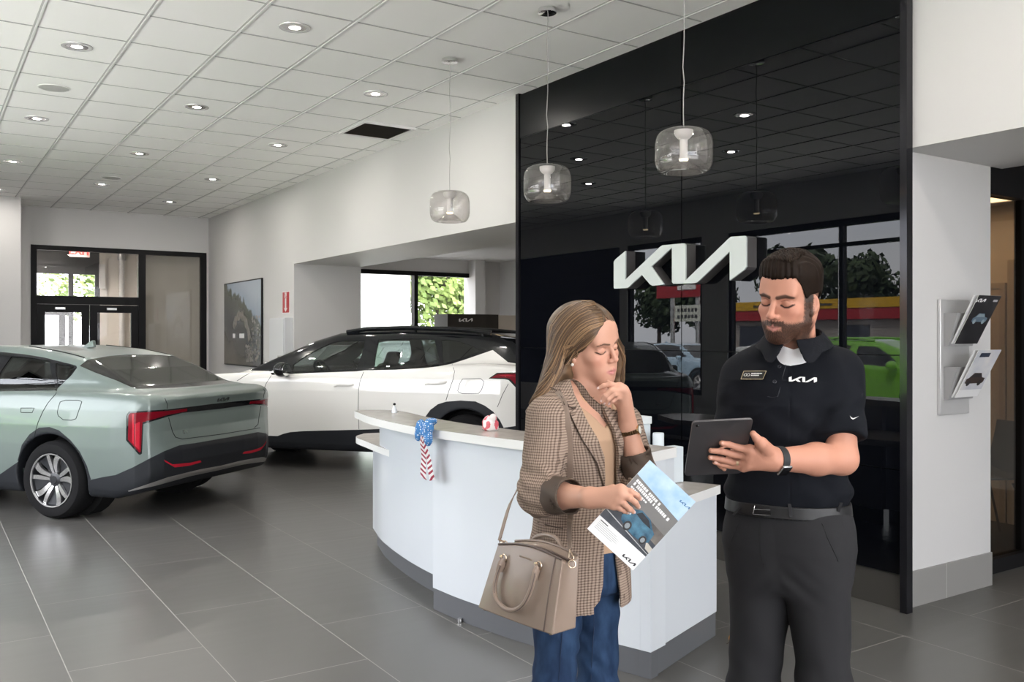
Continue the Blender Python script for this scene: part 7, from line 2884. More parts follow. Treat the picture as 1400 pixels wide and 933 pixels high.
    for pts in (mR + [q for c_ in FR_ for q in c_] + thR + [wrR], mL + [q for c_ in FL_ for q in c_] + thL + [wrL]):
        P_ = np.array(pts)
        parts.append(sdf_grid(armonly, P_.min(0) - 0.028, P_.max(0) + 0.03, 0.0017))
    for pts in ((shR, elR, wrR), (shL, elL, wrL)):
        P_ = np.array(pts)
        parts.append(sdf_grid(armonly, P_.min(0) - 0.055, P_.max(0) + 0.055, 0.005))
    parts.append(sdf_grid(body_nohand, (0.02, 2.42, 1.22), (0.36, 2.80, 1.46), 0.0045))
    parts.append(sdf_grid(body_nohand, (-0.05, 2.35, 0.0), (0.50, 2.85, 1.30), 0.011))
    V, Q = join_np(parts)
    C, L = face_paint(V, hc, HR, hs, skin, True)
    wo = root_mesh('person', V, Q, C, M_skin, base, 'long haired woman in a checked blazer and jeans resting her hand on her chin')
    M_nail = mat('pale_nail', (0.72, 0.52, 0.47), 0.2)
    for FF, up in ((FR_, Vector((-0.1, -1.0, 0.45))), (FL_, Vector((-0.35, -0.9, 0.5)))):
        for ch in FF:
            dd = Vector(ch[2] - ch[1]).normalized()
            nn = (up - dd * up.dot(dd)).normalized()
            c_ = local(base, ch[2]) + nn * 0.0046 + dd * 0.0005
            MB().lathe([(0.0, 0.0013), (0.6, 0.0011), (1.0, 0.0)], 14, frame_matrix(c_, dd * 0.0050, nn.cross(dd) * 0.0036, nn)).build('nail', M_nail, wo, smooth=True)

    # ---- hair
    back = [hw(0, -0.075, 0.02), vp(772, 500, 2.64), vp(752, 535, 2.63)]

    def hairf(p):
        l = ((p - hc.astype(np.float32)) @ HR.astype(np.float32)) / hs
        a_, f_, u_ = l[:, 0], l[:, 1], l[:, 2]
        q = l - np.array([0.0, -0.016, 0.034], np.float32)
        k0 = np.sqrt((q[:, 0] / 0.0745) ** 2 + (q[:, 1] / 0.094) ** 2 + (q[:, 2] / 0.083) ** 2)
        cap = (k0 - 1) * 0.083 - 0.0145
        # hairline: parted in the middle, sweeping back over the ears
        uh = np.interp(np.abs(a_), [0, 0.02, 0.04, 0.053, 0.063, 0.071], [0.083, 0.077, 0.064, 0.042, 0.014, -0.022]).astype(np.float32)
        cap = smax(cap, np.minimum(uh - u_, (f_ - 0.014) * 0.8), 0.008)
        cap = smax(cap, -0.05 - u_, 0.01) * hs
        part = np.exp(-(a_ / 0.0025) ** 2) * sstep(u_, 0.07, 0.09) * sstep(f_, -0.05, 0.0)
        d = cap + 0.006 * part
        c1 = sd_cone(p, hw(0, -0.055, 0.02), vp(768, 512, 2.64), 0.080, 0.052)
        c2 = sd_cone(p, vp(768, 512, 2.64), vp(744, 548, 2.60), 0.052, 0.030)
        c3 = sd_cone(p, hw(-0.072, -0.035, 0.02), vp(763, 508, 2.585), 0.026, 0.030)
        c4 = sd_cone(p, vp(763, 508, 2.585), vp(735, 552, 2.555), 0.030, 0.018)
        c5 = sd_cone(p, vp(735, 552, 2.555), vp(722, 563, 2.55), 0.018, 0.008)
        r1 = sd_cone(p, hw(0.078, 0.01, 0.05), vp(846, 480, 2.685), 0.014, 0.013)
        r2 = smin(sd_cone(p, vp(846, 482, 2.685), vp(844, 522, 2.71), 0.017, 0.017), sd_cone(p, vp(844, 522, 2.71), vp(838, 556, 2.735), 0.017, 0.012), 0.01)
        r2 = smin(r2, smin(sd_cone(p, hw(0.06, -0.05, 0.02), vp(832, 520, 2.735), 0.030, 0.026), sd_cone(p, vp(832, 520, 2.735), vp(826, 560, 2.745), 0.026, 0.014), 0.02), 0.02)
        d = smin(d, smin(c1, c2, 0.03), 0.03)
        d = smin(d, smin(smin(c3, c4, 0.02), c5, 0.01), 0.02)
        d = smin(d, smin(r1, r2, 0.012), 0.015)
        # keep clear of the face and the ear
        face = sd_ell(p, hw(0, 0.055, -0.025), (0.062 * hs, 0.062 * hs, 0.095 * hs), HR)
        d = smax(d, -face, 0.010)
        ear = sd_ell(p, hw(-0.085, 0.002, -0.018), (0.022, 0.017, 0.026), HR)
        d = smax(d, -ear, 0.008)
        return d.astype(np.float32)
    lo = np.array([-0.03, 2.42, 1.30])
    V2, Q2 = sdf_grid(hairf, (-0.02, 2.40, 1.28), (0.40, 2.85, 1.68), 0.0035, newton=1)
    me = np_mesh('hair', V2 - np.array([base[0], base[1], 0.0]), Q2)
    sh = 0.75 + 0.35 * vnoise(V2, 120)[:, None]
    low = 1 - sstep(V2[:, 2], 1.36, 1.56)[:, None]
    set_vcol(me, (np.array([0.135, 0.081, 0.045]) * (1 - low) + np.array([0.17, 0.105, 0.058]) * low) * sh)
    M_hair = attr_color(mat('light_brown_hair', (0.1, 0.06, 0.03), 0.38, spec=0.5))
    hair = link('hair', me, M_hair, wo)
    rs_ = np.random.RandomState(11)
    # guides from the parting down, front one first
    G = [[(829, 449, 2.50), (819, 458, 2.49), (809, 469, 2.49), (799, 478, 2.50), (789, 484, 2.52), (774, 504, 2.54), (757, 532, 2.55), (741, 550, 2.54)],
         [(829, 447, 2.50), (815, 454, 2.49), (800, 464, 2.49), (788, 474, 2.51), (777, 486, 2.53), (768, 507, 2.55), (754, 532, 2.55), (740, 550, 2.54)],
         [(827, 440, 2.51), (804, 446, 2.49), (785, 461, 2.50), (773, 482, 2.52), (765, 505, 2.54), (753, 528, 2.55), (738, 546, 2.55), (727, 556, 2.54)],
         [(822, 432, 2.53), (796, 437, 2.51), (775, 456, 2.52), (764, 480, 2.54), (756, 505, 2.56), (745, 528, 2.57), (733, 546, 2.56), (722, 560, 2.55)],
         [(814, 424, 2.56), (788, 430, 2.54), (768, 450, 2.55), (756, 478, 2.57), (748, 505, 2.59), (739, 528, 2.59), (728, 546, 2.58), (720, 558, 2.56)],
         [(806, 418, 2.60), (780, 428, 2.58), (761, 452, 2.60), (750, 480, 2.61), (742, 508, 2.62), (734, 530, 2.61), (725, 548, 2.60), (716, 564, 2.57)]]
    GL = [catmull([vp(*q) for q in g], 16) for g in G]
    H = [[(832, 447, 2.53), (839, 451, 2.56), (845, 460, 2.60), (848, 474, 2.65), (849, 490, 2.68), (848, 505, 2.69), (846, 524, 2.70), (840, 550, 2.72)],
         [(828, 439, 2.54), (836, 443, 2.57), (843, 454, 2.62), (848, 472, 2.66), (851, 492, 2.70), (851, 508, 2.70), (848, 526, 2.71), (842, 554, 2.73)],
         [(818, 428, 2.57), (829, 434, 2.60), (838, 450, 2.65), (846, 474, 2.69), (849, 496, 2.71), (850, 512, 2.71), (847, 528, 2.72), (840, 556, 2.74)]]
    HL = [catmull([vp(*q) for q in g], 16) for g in H]
    paths, rads, cols = [], [], []
    for grp, n_ in ((GL, 760), (HL, 240)):
        for i in range(n_):
            t_ = rs_.uniform(0, len(grp) - 1.001)
            k, u = int(t_), t_ - int(t_)
            P = grp[k] * (1 - u) + grp[k + 1] * u
            e_ = rs_.uniform(0.86, 1.0)
            P = P[:max(10, int(16 * e_))]
            n_p = len(P)
            depth = rs_.uniform(-0.0015, 0.0026)
            P = shell_project(hairf, P, depth, 5)
            ph, am = rs_.uniform(0, 6.3), rs_.uniform(0.0005, 0.0022)
            w_ = np.linspace(0, 1, n_p)
            P = P + (np.sin(w_ * 9 + ph) * am * w_)[:, None] * np.array([1.0, 0.3, 0.4])
            paths.append(P)
            r0 = rs_.uniform(0.0010, 0.0020)
            rads.append([r0 * (0.45 + 0.55 * min(1, 6 * s_)) * (1 - 0.75 * max(0, (s_ - 0.75) / 0.25)) for s_ in w_])
            v = rs_.uniform(0.55, 1.25)
            gold = rs_.rand() < 0.38
            c_ = np.array([0.27, 0.165, 0.088]) if gold else np.array([0.095, 0.054, 0.030])
            cols.append(tuple(c_ * v))
    strand_mesh('hair_lock', paths, rads, cols, M_hair, hair, base, 5)

    # ---- beige top
    def topf(p):
        d = stack(p, tc, TR, tor, 0.86, 1.40, 0.03, -0.013)
        nb = neck_b + np.array([0.03, -0.07, 0.0])
        q = (p - np.array(tc, np.float32)) @ TR.astype(np.float32)
        # V neckline
        cut = p[:, 2] - (1.268 + 1.05 * np.abs(q[:, 0] + 0.004))
        cut = np.maximum(cut, -q[:, 1] - 0.02) if False else cut
        return smax(d, cut, 0.004)
    M_top_ = woven('camel_knit_top', (0.47, 0.31, 0.205), 0.75, 0.0, 1500, 0.2)
    garment('top', topf, (0.0, 2.40, 0.84), (0.40, 2.82, 1.46), 0.005, M_top_, wo, base)

    # ---- blazer
    m = mat('checked_blazer_cloth', (0.3, 0.24, 0.2), 0.85, spec=0.2)
    n, l, b = nodes_of(m)
    tcn = n.new('ShaderNodeTexCoord')
    sp = n.new('ShaderNodeSeparateXYZ')
    l.new(tcn.outputs['Object'], sp.inputs[0])

    def mth(op, a, bb=None):
        k = n.new('ShaderNodeMath')
        k.operation = op
        for i_, q_ in enumerate((a, bb)):
            if q_ is None:
                continue
            if isinstance(q_, (int, float)):
                k.inputs[i_].default_value = q_
            else:
                l.new(q_, k.inputs[i_])
        return k.outputs[0]
    diag = mth('ADD', sp.outputs['X'], mth('MULTIPLY', sp.outputs['Y'], -0.75))
    wv = n.new('ShaderNodeTexNoise')
    wv.inputs['Scale'].default_value = 30
    l.new(tcn.outputs['Object'], wv.inputs['Vector'])
    wob = mth('MULTIPLY', wv.outputs['Fac'], 0.004)
    CELL = 0.0074

    def band(v, duty):
        return mth('LESS_THAN', mth('FRACT', mth('DIVIDE', mth('ADD', v, wob), CELL)), duty)
    h1 = band(sp.outputs['Z'], 0.42)
    v1 = band(diag, 0.42)
    s1 = mth('ADD', h1, v1)
    rp = n.new('ShaderNodeValToRGB')
    rp.color_ramp.interpolation = 'CONSTANT'
    rp.color_ramp.elements[0].position = 0.0
    rp.color_ramp.elements[0].color = (0.36, 0.275, 0.22, 1)
    rp.color_ramp.elements[1].position = 0.8
    rp.color_ramp.elements[1].color = (0.105, 0.074, 0.058, 1)
    e = rp.color_ramp.elements.new(0.3)
    e.color = (0.225, 0.165, 0.13, 1)
    l.new(mth('DIVIDE', s1, 2.0), rp.inputs['Fac'])
    l.new(rp.outputs['Color'], b.inputs['Base Color'])
    nb_ = n.new('ShaderNodeTexNoise')
    nb_.inputs['Scale'].default_value = 900
    bp_ = n.new('ShaderNodeBump')
    bp_.inputs['Strength'].default_value = 0.25
    bp_.inputs['Distance'].default_value = 0.0006
    l.new(tcn.outputs['Object'], nb_.inputs['Vector'])
    l.new(nb_.outputs['Fac'], bp_.inputs['Height'])
    l.new(bp_.outputs[0], b.inputs['Normal'])
    M_blz = m
    M_cuff = woven('brown_satin_lining', (0.085, 0.062, 0.048), 0.6, 0.0, 700, 0.15)
    shs = Prims()
    shs.cone(shR + np.array([0.0, 0, 0.004]), neck_b + np.array([-0.03, 0.02, -0.040]), 0.052, 0.058, 0.03)
    shs.cone(shL + np.array([0.0, 0, 0.004]), neck_b + np.array([0.03, 0.02, -0.040]), 0.050, 0.056, 0.03)
    cR0 = elR + (wrR - elR) * 0.36
    cR1 = elR + (wrR - elR) * 0.63
    cL0 = elL + (wrL - elL) * 0.26
    cL1 = elL + (wrL - elL) * 0.60

    def sleevef(p, a, e_, c0, r):
        d1 = sd_cone(p, a, e_, r[0], r[1])
        ax = (c0 - e_) / np.linalg.norm(c0 - e_)
        d2 = sd_cone(p, e_, c0 + ax * 0.02, r[1], r[2])
        s_ = (p - c0.astype(np.float32)) @ ax.astype(np.float32)
        d2 = smax(d2, s_, 0.006)
        d = smin(d1, d2, 0.025)
        de = np.sqrt(((p - e_.astype(np.float32)) ** 2).sum(1))
        fold = np.sin((p[:, 2] * 0.9 + p[:, 0] * 0.5 - p[:, 1] * 0.3) * 170 + 2.0 * np.sin(p[:, 0] * 60)) * np.exp(-(de / 0.085) ** 2)
        return d + 0.0042 * fold

    def blazer(p):
        d = stack(p, tc, TR, tor, 0.752, 1.405, 0.03)
        q = (p - np.array(tc, np.float32)) @ TR.astype(np.float32)
        d = smin(d, shs(p), 0.03)
        d = smin(d, sleevef(p, shR, elR, cR0, (0.062, 0.056, 0.047)), 0.022)
        d = smin(d, sleevef(p, shL, elL, cL0, (0.056, 0.050, 0.046)), 0.020)
        z = p[:, 2]
        d = d + 0.0022 * np.sin((z * 1.0 + p[:, 0] * 1.4) * 48 + 1.3 * np.sin(z * 21)) * np.exp(-((z - 1.06) / 0.12) ** 2)
        nc = neck_b + np.array([0.012, -0.015, 0.0])
        k = (p - nc.astype(np.float32)) @ TR.astype(np.float32)
        hole = (np.sqrt((k[:, 0] / 0.072) ** 2 + (k[:, 1] / 0.070) ** 2) - 1) * 0.07
        hole = np.maximum(hole, (nc[2] - 0.09) - z)
        return smax(d, -hole, 0.008)
    BZ = PxSkin(blazer, base)
    BZ.start((-0.10, 2.28, 0.72), (0.46, 2.88, 1.46), 0.0050)
    opening = [(779, 520), (785, 541), (792, 556), (804, 580), (816.5, 601), (825, 624), (826, 650), (826.5, 700), (826, 744), (824.5, 800), (820, 822), (812, 832), (812, 850), (849.5, 850), (849, 812), (843, 765),
               (843, 700), (844, 640), (843.5, 612), (838.8, 590), (828, 568), (818, 545), (811, 528), (806, 505), (785, 505)]
    fr = lambda C_: ((C_ @ TR)[:, 1] > 0.0)
    BZ.carve(opening, 9, keep=fr)
    lapR = [(765.6, 534.5), (770, 527), (779, 520), (785, 541), (792, 556), (804, 580), (816.5, 601), (825, 624), (826, 650), (825, 668), (819, 650), (815.7, 633), (807, 617), (797.7, 604.8), (786, 583), (777, 566), (786.5, 559), (776, 557.3), (770, 545)]
    lapL = [(811, 528), (818, 545), (828, 568), (838.8, 590), (843.5, 612), (844, 640), (849, 628), (851, 606), (846, 580), (838, 560), (826, 538), (818, 526)]
    for f_ in BZ.bm.faces:
        c_ = f_.calc_center_median()
        if c_.z < 0.775 and f_.normal.z < -0.55:
            f_[BZ.reg] = 9
    BZ.carve(lapR, 1, keep=fr)
    BZ.carve(lapL, 2, keep=fr)
    BZ.part('blazer', (0, 1, 2), M_blz, wo, mirror='none', thick=0.005)
    # the lapels lie on top of the fronts
    for code in (1, 2):
        BZ.part('lapel', (code,), M_blz, wo, mirror='none', inset=-0.0055, thick=0.0045)
    BZ.bm.free()
    for pts in ([(765.6, 534.5), (767, 540), (770, 546), (773, 552), (776, 557.3), (781, 558.2), (786.5, 558.8)], [(777, 566), (781, 574), (786, 583), (792, 594), (797.7, 604.8), (807, 618), (815.7, 633), (820, 650), (824.5, 666)],
                [(752, 531), (758, 533), (763, 538), (767, 546), (770, 555)]):
        ln = []
        for q_ in pts:
            h_ = BZ.hit(*q_)
            if h_ is not None:
                n_, _ = sdf_normal(BZ.fn, np.array([h_]), 0.006)
                ln.append(Vector(h_ + n_[0] * 0.0052))
        MB().tube(ln, 0.0015, 6).build('piping', M_cuff, wo, smooth=True)

    def dark_line(pts, r=0.0012, name='seam', off=True):
        ln = [BZ.hit(*q) for q in pts]
        ln = [Vector(q) for q in ln if q is not None]
        if len(ln) > 1:
            MB().tube(ln, r, 5).build(name, M_cuff, wo)
    dark_line([(735, 714), (747, 718), (759, 721), (770, 723)], 0.0016, 'pocket_welt')

    def cufff(p, c0, c1, r0, r1):
        ax = (c1 - c0) / np.linalg.norm(c1 - c0)
        L_ = np.linalg.norm(c1 - c0)
        s_ = (p - c0.astype(np.float32)) @ ax.astype(np.float32)
        d = sd_cone(p, c0 - ax * 0.03, c1 + ax * 0.03, r0, r1)
        d = d + 0.0015 * np.sin(p[:, 2] * 120 + p[:, 0] * 90)
        inner = sd_cone(p, c0 - ax * 0.03, c1 + ax * 0.03, r0 - 0.005, r1 - 0.006)
        inner = np.maximum(inner, (L_ - 0.03) - s_)
        d = smax(d, -inner, 0.003)
        return smax(smax(d, s_ - L_, 0.004), -0.012 - s_, 0.004)
    for c0, c1, r0, r1 in ((cR0, cR1, 0.0505, 0.0475), (cL0, cL1, 0.0500, 0.0440)):
        lo = np.minimum(c0, c1) - 0.075
        hi = np.maximum(c0, c1) + 0.075
        garment('cuff', lambda p, c0=c0, c1=c1, r0=r0, r1=r1: cufff(p, c0, c1, r0, r1), lo, hi, 0.0038, M_cuff, wo, base)

    # ---- jeans and shoes
    M_jean = add_noise_color(woven('blue_denim', (0.03, 0.07, 0.16), 0.85, 0.0, 1600, 0.35), (0.010, 0.024, 0.060), (0.026, 0.056, 0.118), 26, 6, (1, 1, 0.35))
    jt = [(0.74, 0.11, 0.09, 0, 0), (0.82, 0.150, 0.112, 0, 0), (0.90, 0.150, 0.110, 0, 0), (1.00, 0.130, 0.095, 0, 0)]

    def jeans(p):
        d = stack(p, tc, TR, jt, 0.79, 1.0, 0.03)
        legs = None
        for h_, k_, a_ in ((hipR, knR, anR), (hipL, knL, anL)):
            x = smin(sd_cone(p, h_ + np.array([0, 0, 0.04]), k_, 0.078, 0.055), sd_cone(p, k_, a_, 0.056, 0.042), 0.04)
            legs = x if legs is None else np.minimum(legs, x)
        legs = smax(legs, 0.07 - p[:, 2], 0.006)
        d = smin(d, legs, 0.022)
        z = p[:, 2]
        return d + 0.0026 * np.sin((z + 0.4 * p[:, 0]) * 75 + 2 * np.sin(z * 20 + p[:, 0] * 30)) * (1 - sstep(z, 0.72, 0.84))
    garment('jeans', jeans, (-0.04, 2.38, 0.0), (0.46, 2.84, 1.02), 0.0055, M_jean, wo, base)
    JS = PxSkin(jeans, base)
    M_stitch = mat('denim_seam', (0.012, 0.025, 0.06), 0.8)
    for pts in (((770, 850), (768, 875), (766, 900), (764, 930)), ((812, 838), (812, 860), (810, 890), (808, 930))):
        ln = [JS.hit(*q) for q in pts]
        MB().tube([Vector(q) for q in ln if q is not None], 0.0012, 5).build('leg_seam', M_stitch, wo)
    for a_ in (anR, anL):
        def shoe(p, a_=a_):
            d = sd_ell(p, a_ + np.array([0.035, -0.055, -0.042]), (0.040, 0.122, 0.036), frame_from((0.55, -0.83)))
            return smax(d, 0.003 - p[:, 2], 0.004)
        garment('shoe', shoe, a_ + np.array([-0.13, -0.24, -0.08]), a_ + np.array([0.22, 0.12, 0.04]), 0.006, mat('tan_shoe_leather', (0.25, 0.15, 0.09), 0.4), wo, base)

    # ---- earring, necklace, watch
    M_gold = mat('jewellery_gold', (0.75, 0.56, 0.32), 0.22, metal=1.0)
    ep = local(base, vp(785, 497, 2.505))
    lobe = local(base, shell_project(body_nohand, hw(-0.079, 0.006, -0.040), 0.0012)[0])
    er = MB().lathe([(0, -0.0052), (0.0036, -0.0036), (0.0052, 0), (0.0036, 0.0036), (0, 0.0052)], 20, Matrix.Translation(lobe + Vector((-0.001, -0.003, -0.006)))).build('earring', mat('pearl', (0.8, 0.74, 0.66), 0.15, coat=0.6), wo, smooth=True)
    MB().tube([lobe + Vector((0, -0.003, -0.001)), lobe + Vector((0, 0.0, 0.004))], 0.0012, 6).build('hook', M_gold, er)
    NS = PxSkin(body_nohand, base)
    ln = [NS.hit(x, y) for x, y in ((793, 538), (797, 546), (803, 550.5), (808, 549), (812, 543))]
    MB().tube([Vector(q) for q in ln if q is not None], 0.0009, 6).build('necklace', M_gold, wo)
    ax = Vector(wrL - elL).normalized()
    wc = wrL + (elL - wrL) * 0.09
    e1 = ax.orthogonal().normalized()
    Mw_ = frame_matrix(local(base, wc), e1, ax.cross(e1), ax)
    bnd = MB()
    for i in range(26):
        a_ = 2 * PI * i / 26
        bnd.cbox((0.0272 * math.cos(a_), 0.0272 * math.sin(a_), 0), (0.0036, 0.0056, 0.0105), Mw_ @ Matrix.Identity(4))
    bnd.lathe([(0.0262, -0.004), (0.0276, -0.004), (0.0276, 0.004), (0.0262, 0.004)], 30, Mw_, closed=True)
    wb = bnd.build('wrist_watch', mat('brown_gold_links', (0.16, 0.10, 0.05), 0.3, metal=0.9), wo, bevel=0.0006)
    nw = Vector((0.80, -0.45, 0.25))
    nw = (nw - ax * nw.dot(ax)).normalized()
    Mf = frame_matrix(local(base, wc) + nw * 0.0265, ax, nw.cross(ax), nw)
    MB().lathe([(0.0, 0.0), (0.013, 0.0), (0.0138, 0.002), (0.0132, 0.0055), (0.011, 0.0062), (0.0, 0.0062)], 28, Mf).build('watch_case', M_gold, wb, smooth=True, angle=40)
    MB().lathe([(0.0, 0.0066), (0.0108, 0.0065), (0.0108, 0.0063)], 24, Mf).build('watch_dial', mat('watch_dial', (0.7, 0.68, 0.62), 0.15), wb, smooth=True)

    # ---- brochure in her hand
    TOP, RGT, LFT = vp(888.5, 629.5, 2.262), vp(951, 686.5, 2.262), vp(802, 722.5, 2.262)
    ex_ = RGT - TOP
    w_, h_ = np.linalg.norm(ex_), np.linalg.norm(TOP - LFT)
    exn = ex_ / w_
    eyn = (TOP - LFT) / h_
    eyn = eyn - exn * (eyn @ exn)
    eyn /= np.linalg.norm(eyn)
    nz = np.cross(exn, eyn)
    if nz[1] > 0:
        nz = -nz
    g = thing('brochure', 'car brochure showing a blue car, held by the woman in the blazer', 'brochure', wo.location, 0)
    g.rotation_euler = (0, 0, -YAW)
    Mg = frame_matrix(local(base, TOP - eyn * h_), exn, eyn, nz)
    W, H_ = w_, h_
    MB().box((0, 0, -0.003), (W, H_, -0.0004), Mg).build('pages', mat('paper_white', ()), g)

    def strip(name, poly, m_, z0=0.0):
        return MB().prism([(x * W, y * H_) for x, y in poly], z0 - 0.0003 if z0 == 0 else z0, z0 + 0.0004, Mg).build(name, m_, g)
    M_sky = add_noise_color(mat('print_sky', (0.3, 0.5, 0.75), 0.3), (0.26, 0.45, 0.72), (0.52, 0.67, 0.84), 14)
    M_hill = add_noise_color(mat('print_hill', (0.15, 0.13, 0.12), 0.3), (0.045, 0.040, 0.038), (0.25, 0.22, 0.19), 16, 5, (1, 1, 1), 0.3, 0.75)
    M_road = add_noise_color(mat('print_road', (0.04, 0.05, 0.06), 0.3), (0.030, 0.036, 0.05), (0.075, 0.08, 0.09), 18)
    M_grey = mat('print_cloud_grey', (0.16, 0.155, 0.15), 0.3)
    strip('sky', [(0, 0.80), (1, 0.72), (1, 1), (0, 1)], M_sky)
    strip('cloud_band', [(0, 0.56), (1, 0.50), (1, 0.72), (0, 0.80)], M_grey)
    strip('hills', [(0, 0.43), (1, 0.36), (1, 0.50), (0.6, 0.53), (0, 0.56)], M_hill)
    strip('road', [(0, 0.20), (1, 0.20), (1, 0.36), (0, 0.43)], M_road)
    strip('white_band', [(0, 0.0), (1, 0.0), (1, 0.20), (0, 0.20)], mat('paper_white', ()))
    strip('road_line', [(0.0, 0.295), (1.0, 0.225), (1.0, 0.232), (0.0, 0.306)], mat('print_line', (0.45, 0.46, 0.47), 0.4), 0.0005)
    strip('pavement', [(0.84, 0.33), (1.0, 0.31), (1.0, 0.25), (0.90, 0.26)], mat('print_pavement', (0.5, 0.47, 0.42), 0.4), 0.0005)
    M_blue = add_noise_color(mat('print_blue_car', (0.03, 0.12, 0.2), 0.25), (0.02, 0.07, 0.12), (0.07, 0.20, 0.30), 40)
    strip('car_body', [(0.26, 0.36), (0.28, 0.45), (0.36, 0.50), (0.46, 0.545), (0.66, 0.53), (0.80, 0.46), (0.86, 0.44), (0.88, 0.33), (0.80, 0.285), (0.62, 0.275), (0.42, 0.29), (0.30, 0.32)], M_blue, 0.0007)
    strip('car_glass', [(0.42, 0.475), (0.48, 0.53), (0.64, 0.515), (0.76, 0.455), (0.60, 0.455)], mat('print_dark_glass', (0.012, 0.016, 0.024), 0.2), 0.0013)
    for cx, cy, r_ in ((0.44, 0.315, 0.055), (0.78, 0.31, 0.048)):
        strip('car_tyre', [(cx + r_ * math.cos(a) * 1.25, cy + r_ * math.sin(a)) for a in np.linspace(0, 2 * PI, 21)[:-1]], mat('print_black', (0.012, 0.012, 0.014), 0.3), 0.0013)
        strip('car_rim', [(cx + r_ * 0.6 * math.cos(a) * 1.25, cy + r_ * 0.6 * math.sin(a)) for a in np.linspace(0, 2 * PI, 21)[:-1]], mat('print_silver', (0.25, 0.28, 0.30), 0.3), 0.0019)
    strip('car_lamp', [(0.285, 0.41), (0.36, 0.425), (0.36, 0.445), (0.295, 0.43)], mat('print_lamp', (0.6, 0.75, 0.8), 0.3), 0.0013)
    M_pw = mat('print_white', (0.8, 0.8, 0.8), 0.4)
    rs = random.Random(5)
    for row, (y, x0, x1, hh) in enumerate(((0.735, 0.06, 0.60, 0.032), (0.690, 0.06, 0.86, 0.036), (0.650, 0.06, 0.40, 0.020))):
        x = x0
        while x < x1:
            lw = rs.uniform(0.022, 0.040)
            MB().prism([(x * W, (y - 0.06 * x) * H_), ((x + lw) * W, (y - 0.06 * x) * H_), ((x + lw) * W, (y - 0.06 * x + hh) * H_), (x * W, (y - 0.06 * x + hh) * H_)], 0.0005, 0.0009, Mg).build('title_letter', M_pw, g)
            x += lw + (0.035 if rs.random() < 0.2 else 0.010)
    M_txt = mat('print_grey_text', (0.35, 0.36, 0.38), 0.5)
    for k in range(6):
        y = 0.165 - 0.019 * k
        strip('text_line', [(0.06, y), (0.06 + (0.16 if k == 0 else rs.uniform(0.35, 0.52)), y), (0.06 + (0.16 if k == 0 else 0.4), y + (0.010 if k == 0 else 0.004)), (0.06, y + (0.010 if k == 0 else 0.004))], M_ink_d if k == 0 else M_txt, 0.0005)
    logo_mesh('cover_logo', 0.009, M_ink_d, g, Mg @ Matrix.Translation((W * 0.84, H_ * 0.055, 0.0005)), 0.0005)
    logo_mesh('cover_logo', 0.007, mat('print_blue_ink', (0.05, 0.15, 0.3), 0.4), g, Mg @ Matrix.Translation((W * 0.90, H_ * 0.90, 0.0005)), 0.0005)

    # ---- handbag on its strap
    M_lea = add_noise_bump(mat('taupe_leather', (0.255, 0.190, 0.150), 0.42, coat=0.1), 420, 0.15, 0.0006)
    M_lea2 = mat('dark_taupe_edge', (0.10, 0.070, 0.058), 0.5)
    BL, BR, TLb, TRb = vp(653, 831.5, 2.40), vp(755, 869.5, 2.185), vp(675.5, 746, 2.40), vp(765, 768, 2.20)
    e1 = BR - BL
    e1 /= np.linalg.norm(e1)
    back_v = np.array([-e1[1], e1[0], 0.0])
    back_v /= np.linalg.norm(back_v)
    if back_v[1] < 0:
        back_v = -back_v
    TH = 0.082
    bag = thing('handbag', 'taupe leather handbag with two handles hanging from the woman\'s shoulder', 'handbag', wo.location, 0)
    bag.rotation_euler = (0, 0, -YAW)
    tk = 0.72                                            # the gusset narrows towards the top
    mid_top = back_v * (TH * (1 - tk) / 2)
    c8 = [BL, BR, BR + back_v * TH, BL + back_v * TH, TLb + mid_top, TRb + mid_top, TRb + mid_top + back_v * TH * tk, TLb + mid_top + back_v * TH * tk]
    nx_, nz_ = 12, 9
    vs, fs = [], []

    def face_pt(u, v, w):
        """u along the front, v up, w front to back; sides bulge, top edge arches"""
        b0 = c8[0] * (1 - u) + c8[1] * u
        b1 = c8[3] * (1 - u) + c8[2] * u
        t0 = c8[4] * (1 - u) + c8[5] * u
        t1 = c8[7] * (1 - u) + c8[6] * u
        lo_ = b0 * (1 - w) + b1 * w
        hi_ = t0 * (1 - w) + t1 * w
        p = lo_ * (1 - v) + hi_ * v
        p = p + np.array([0, 0, 0.016 * math.sin(PI * u) * v])
        bul = math.sin(PI * u) * math.sin(PI * min(1, v * 0.9 + 0.1)) * 0.012
        p = p + back_v * (bul if w > 0.5 else -bul) * abs(2 * w - 1)
        if 0.01 < w < 0.99 and v > 0.5:
            p = p
        return p
    NU, NV, NW = 14, 10, 6
    idx = {}
    grid_faces = []

    def vid_(i, j, k):
        key = (i, j, k)
        if key not in idx:
            u, v, w = i / NU, j / NV, k / NW
            q = face_pt(u, v, w)
            if j == NV:
                q = q + np.array([0, 0, -0.012 * math.sin(PI * w)])
            if i in (0, NU):
                q = q + e1 * (1 if i == 0 else -1) * 0.012 * math.sin(PI * w) * v
            idx[key] = len(vs)
            vs.append(local(base, q))
        return idx[key]
    for i in range(NU):
        for j in range(NV):
            for k in (0, NW):
                grid_faces.append((vid_(i, j, k), vid_(i + 1, j, k), vid_(i + 1, j + 1, k), vid_(i, j + 1, k)))
        for k in range(NW):
            for j in (0, NV):
                grid_faces.append((vid_(i, j, k), vid_(i + 1, j, k), vid_(i + 1, j, k + 1), vid_(i, j, k + 1)))
    for j in range(NV):
        for k in range(NW):
            for i in (0, NU):
                grid_faces.append((vid_(i, j, k), vid_(i, j + 1, k), vid_(i, j + 1, k + 1), vid_(i, j, k + 1)))
    o = MB().add(vs, grid_faces).build('body', M_lea, bag, bevel=0.004, bseg=3)
    smooth_angle(o.data, 50)
    fp = lambda u, v, off=0.0: local(base, face_pt(u, v, 0.0) - back_v * off)
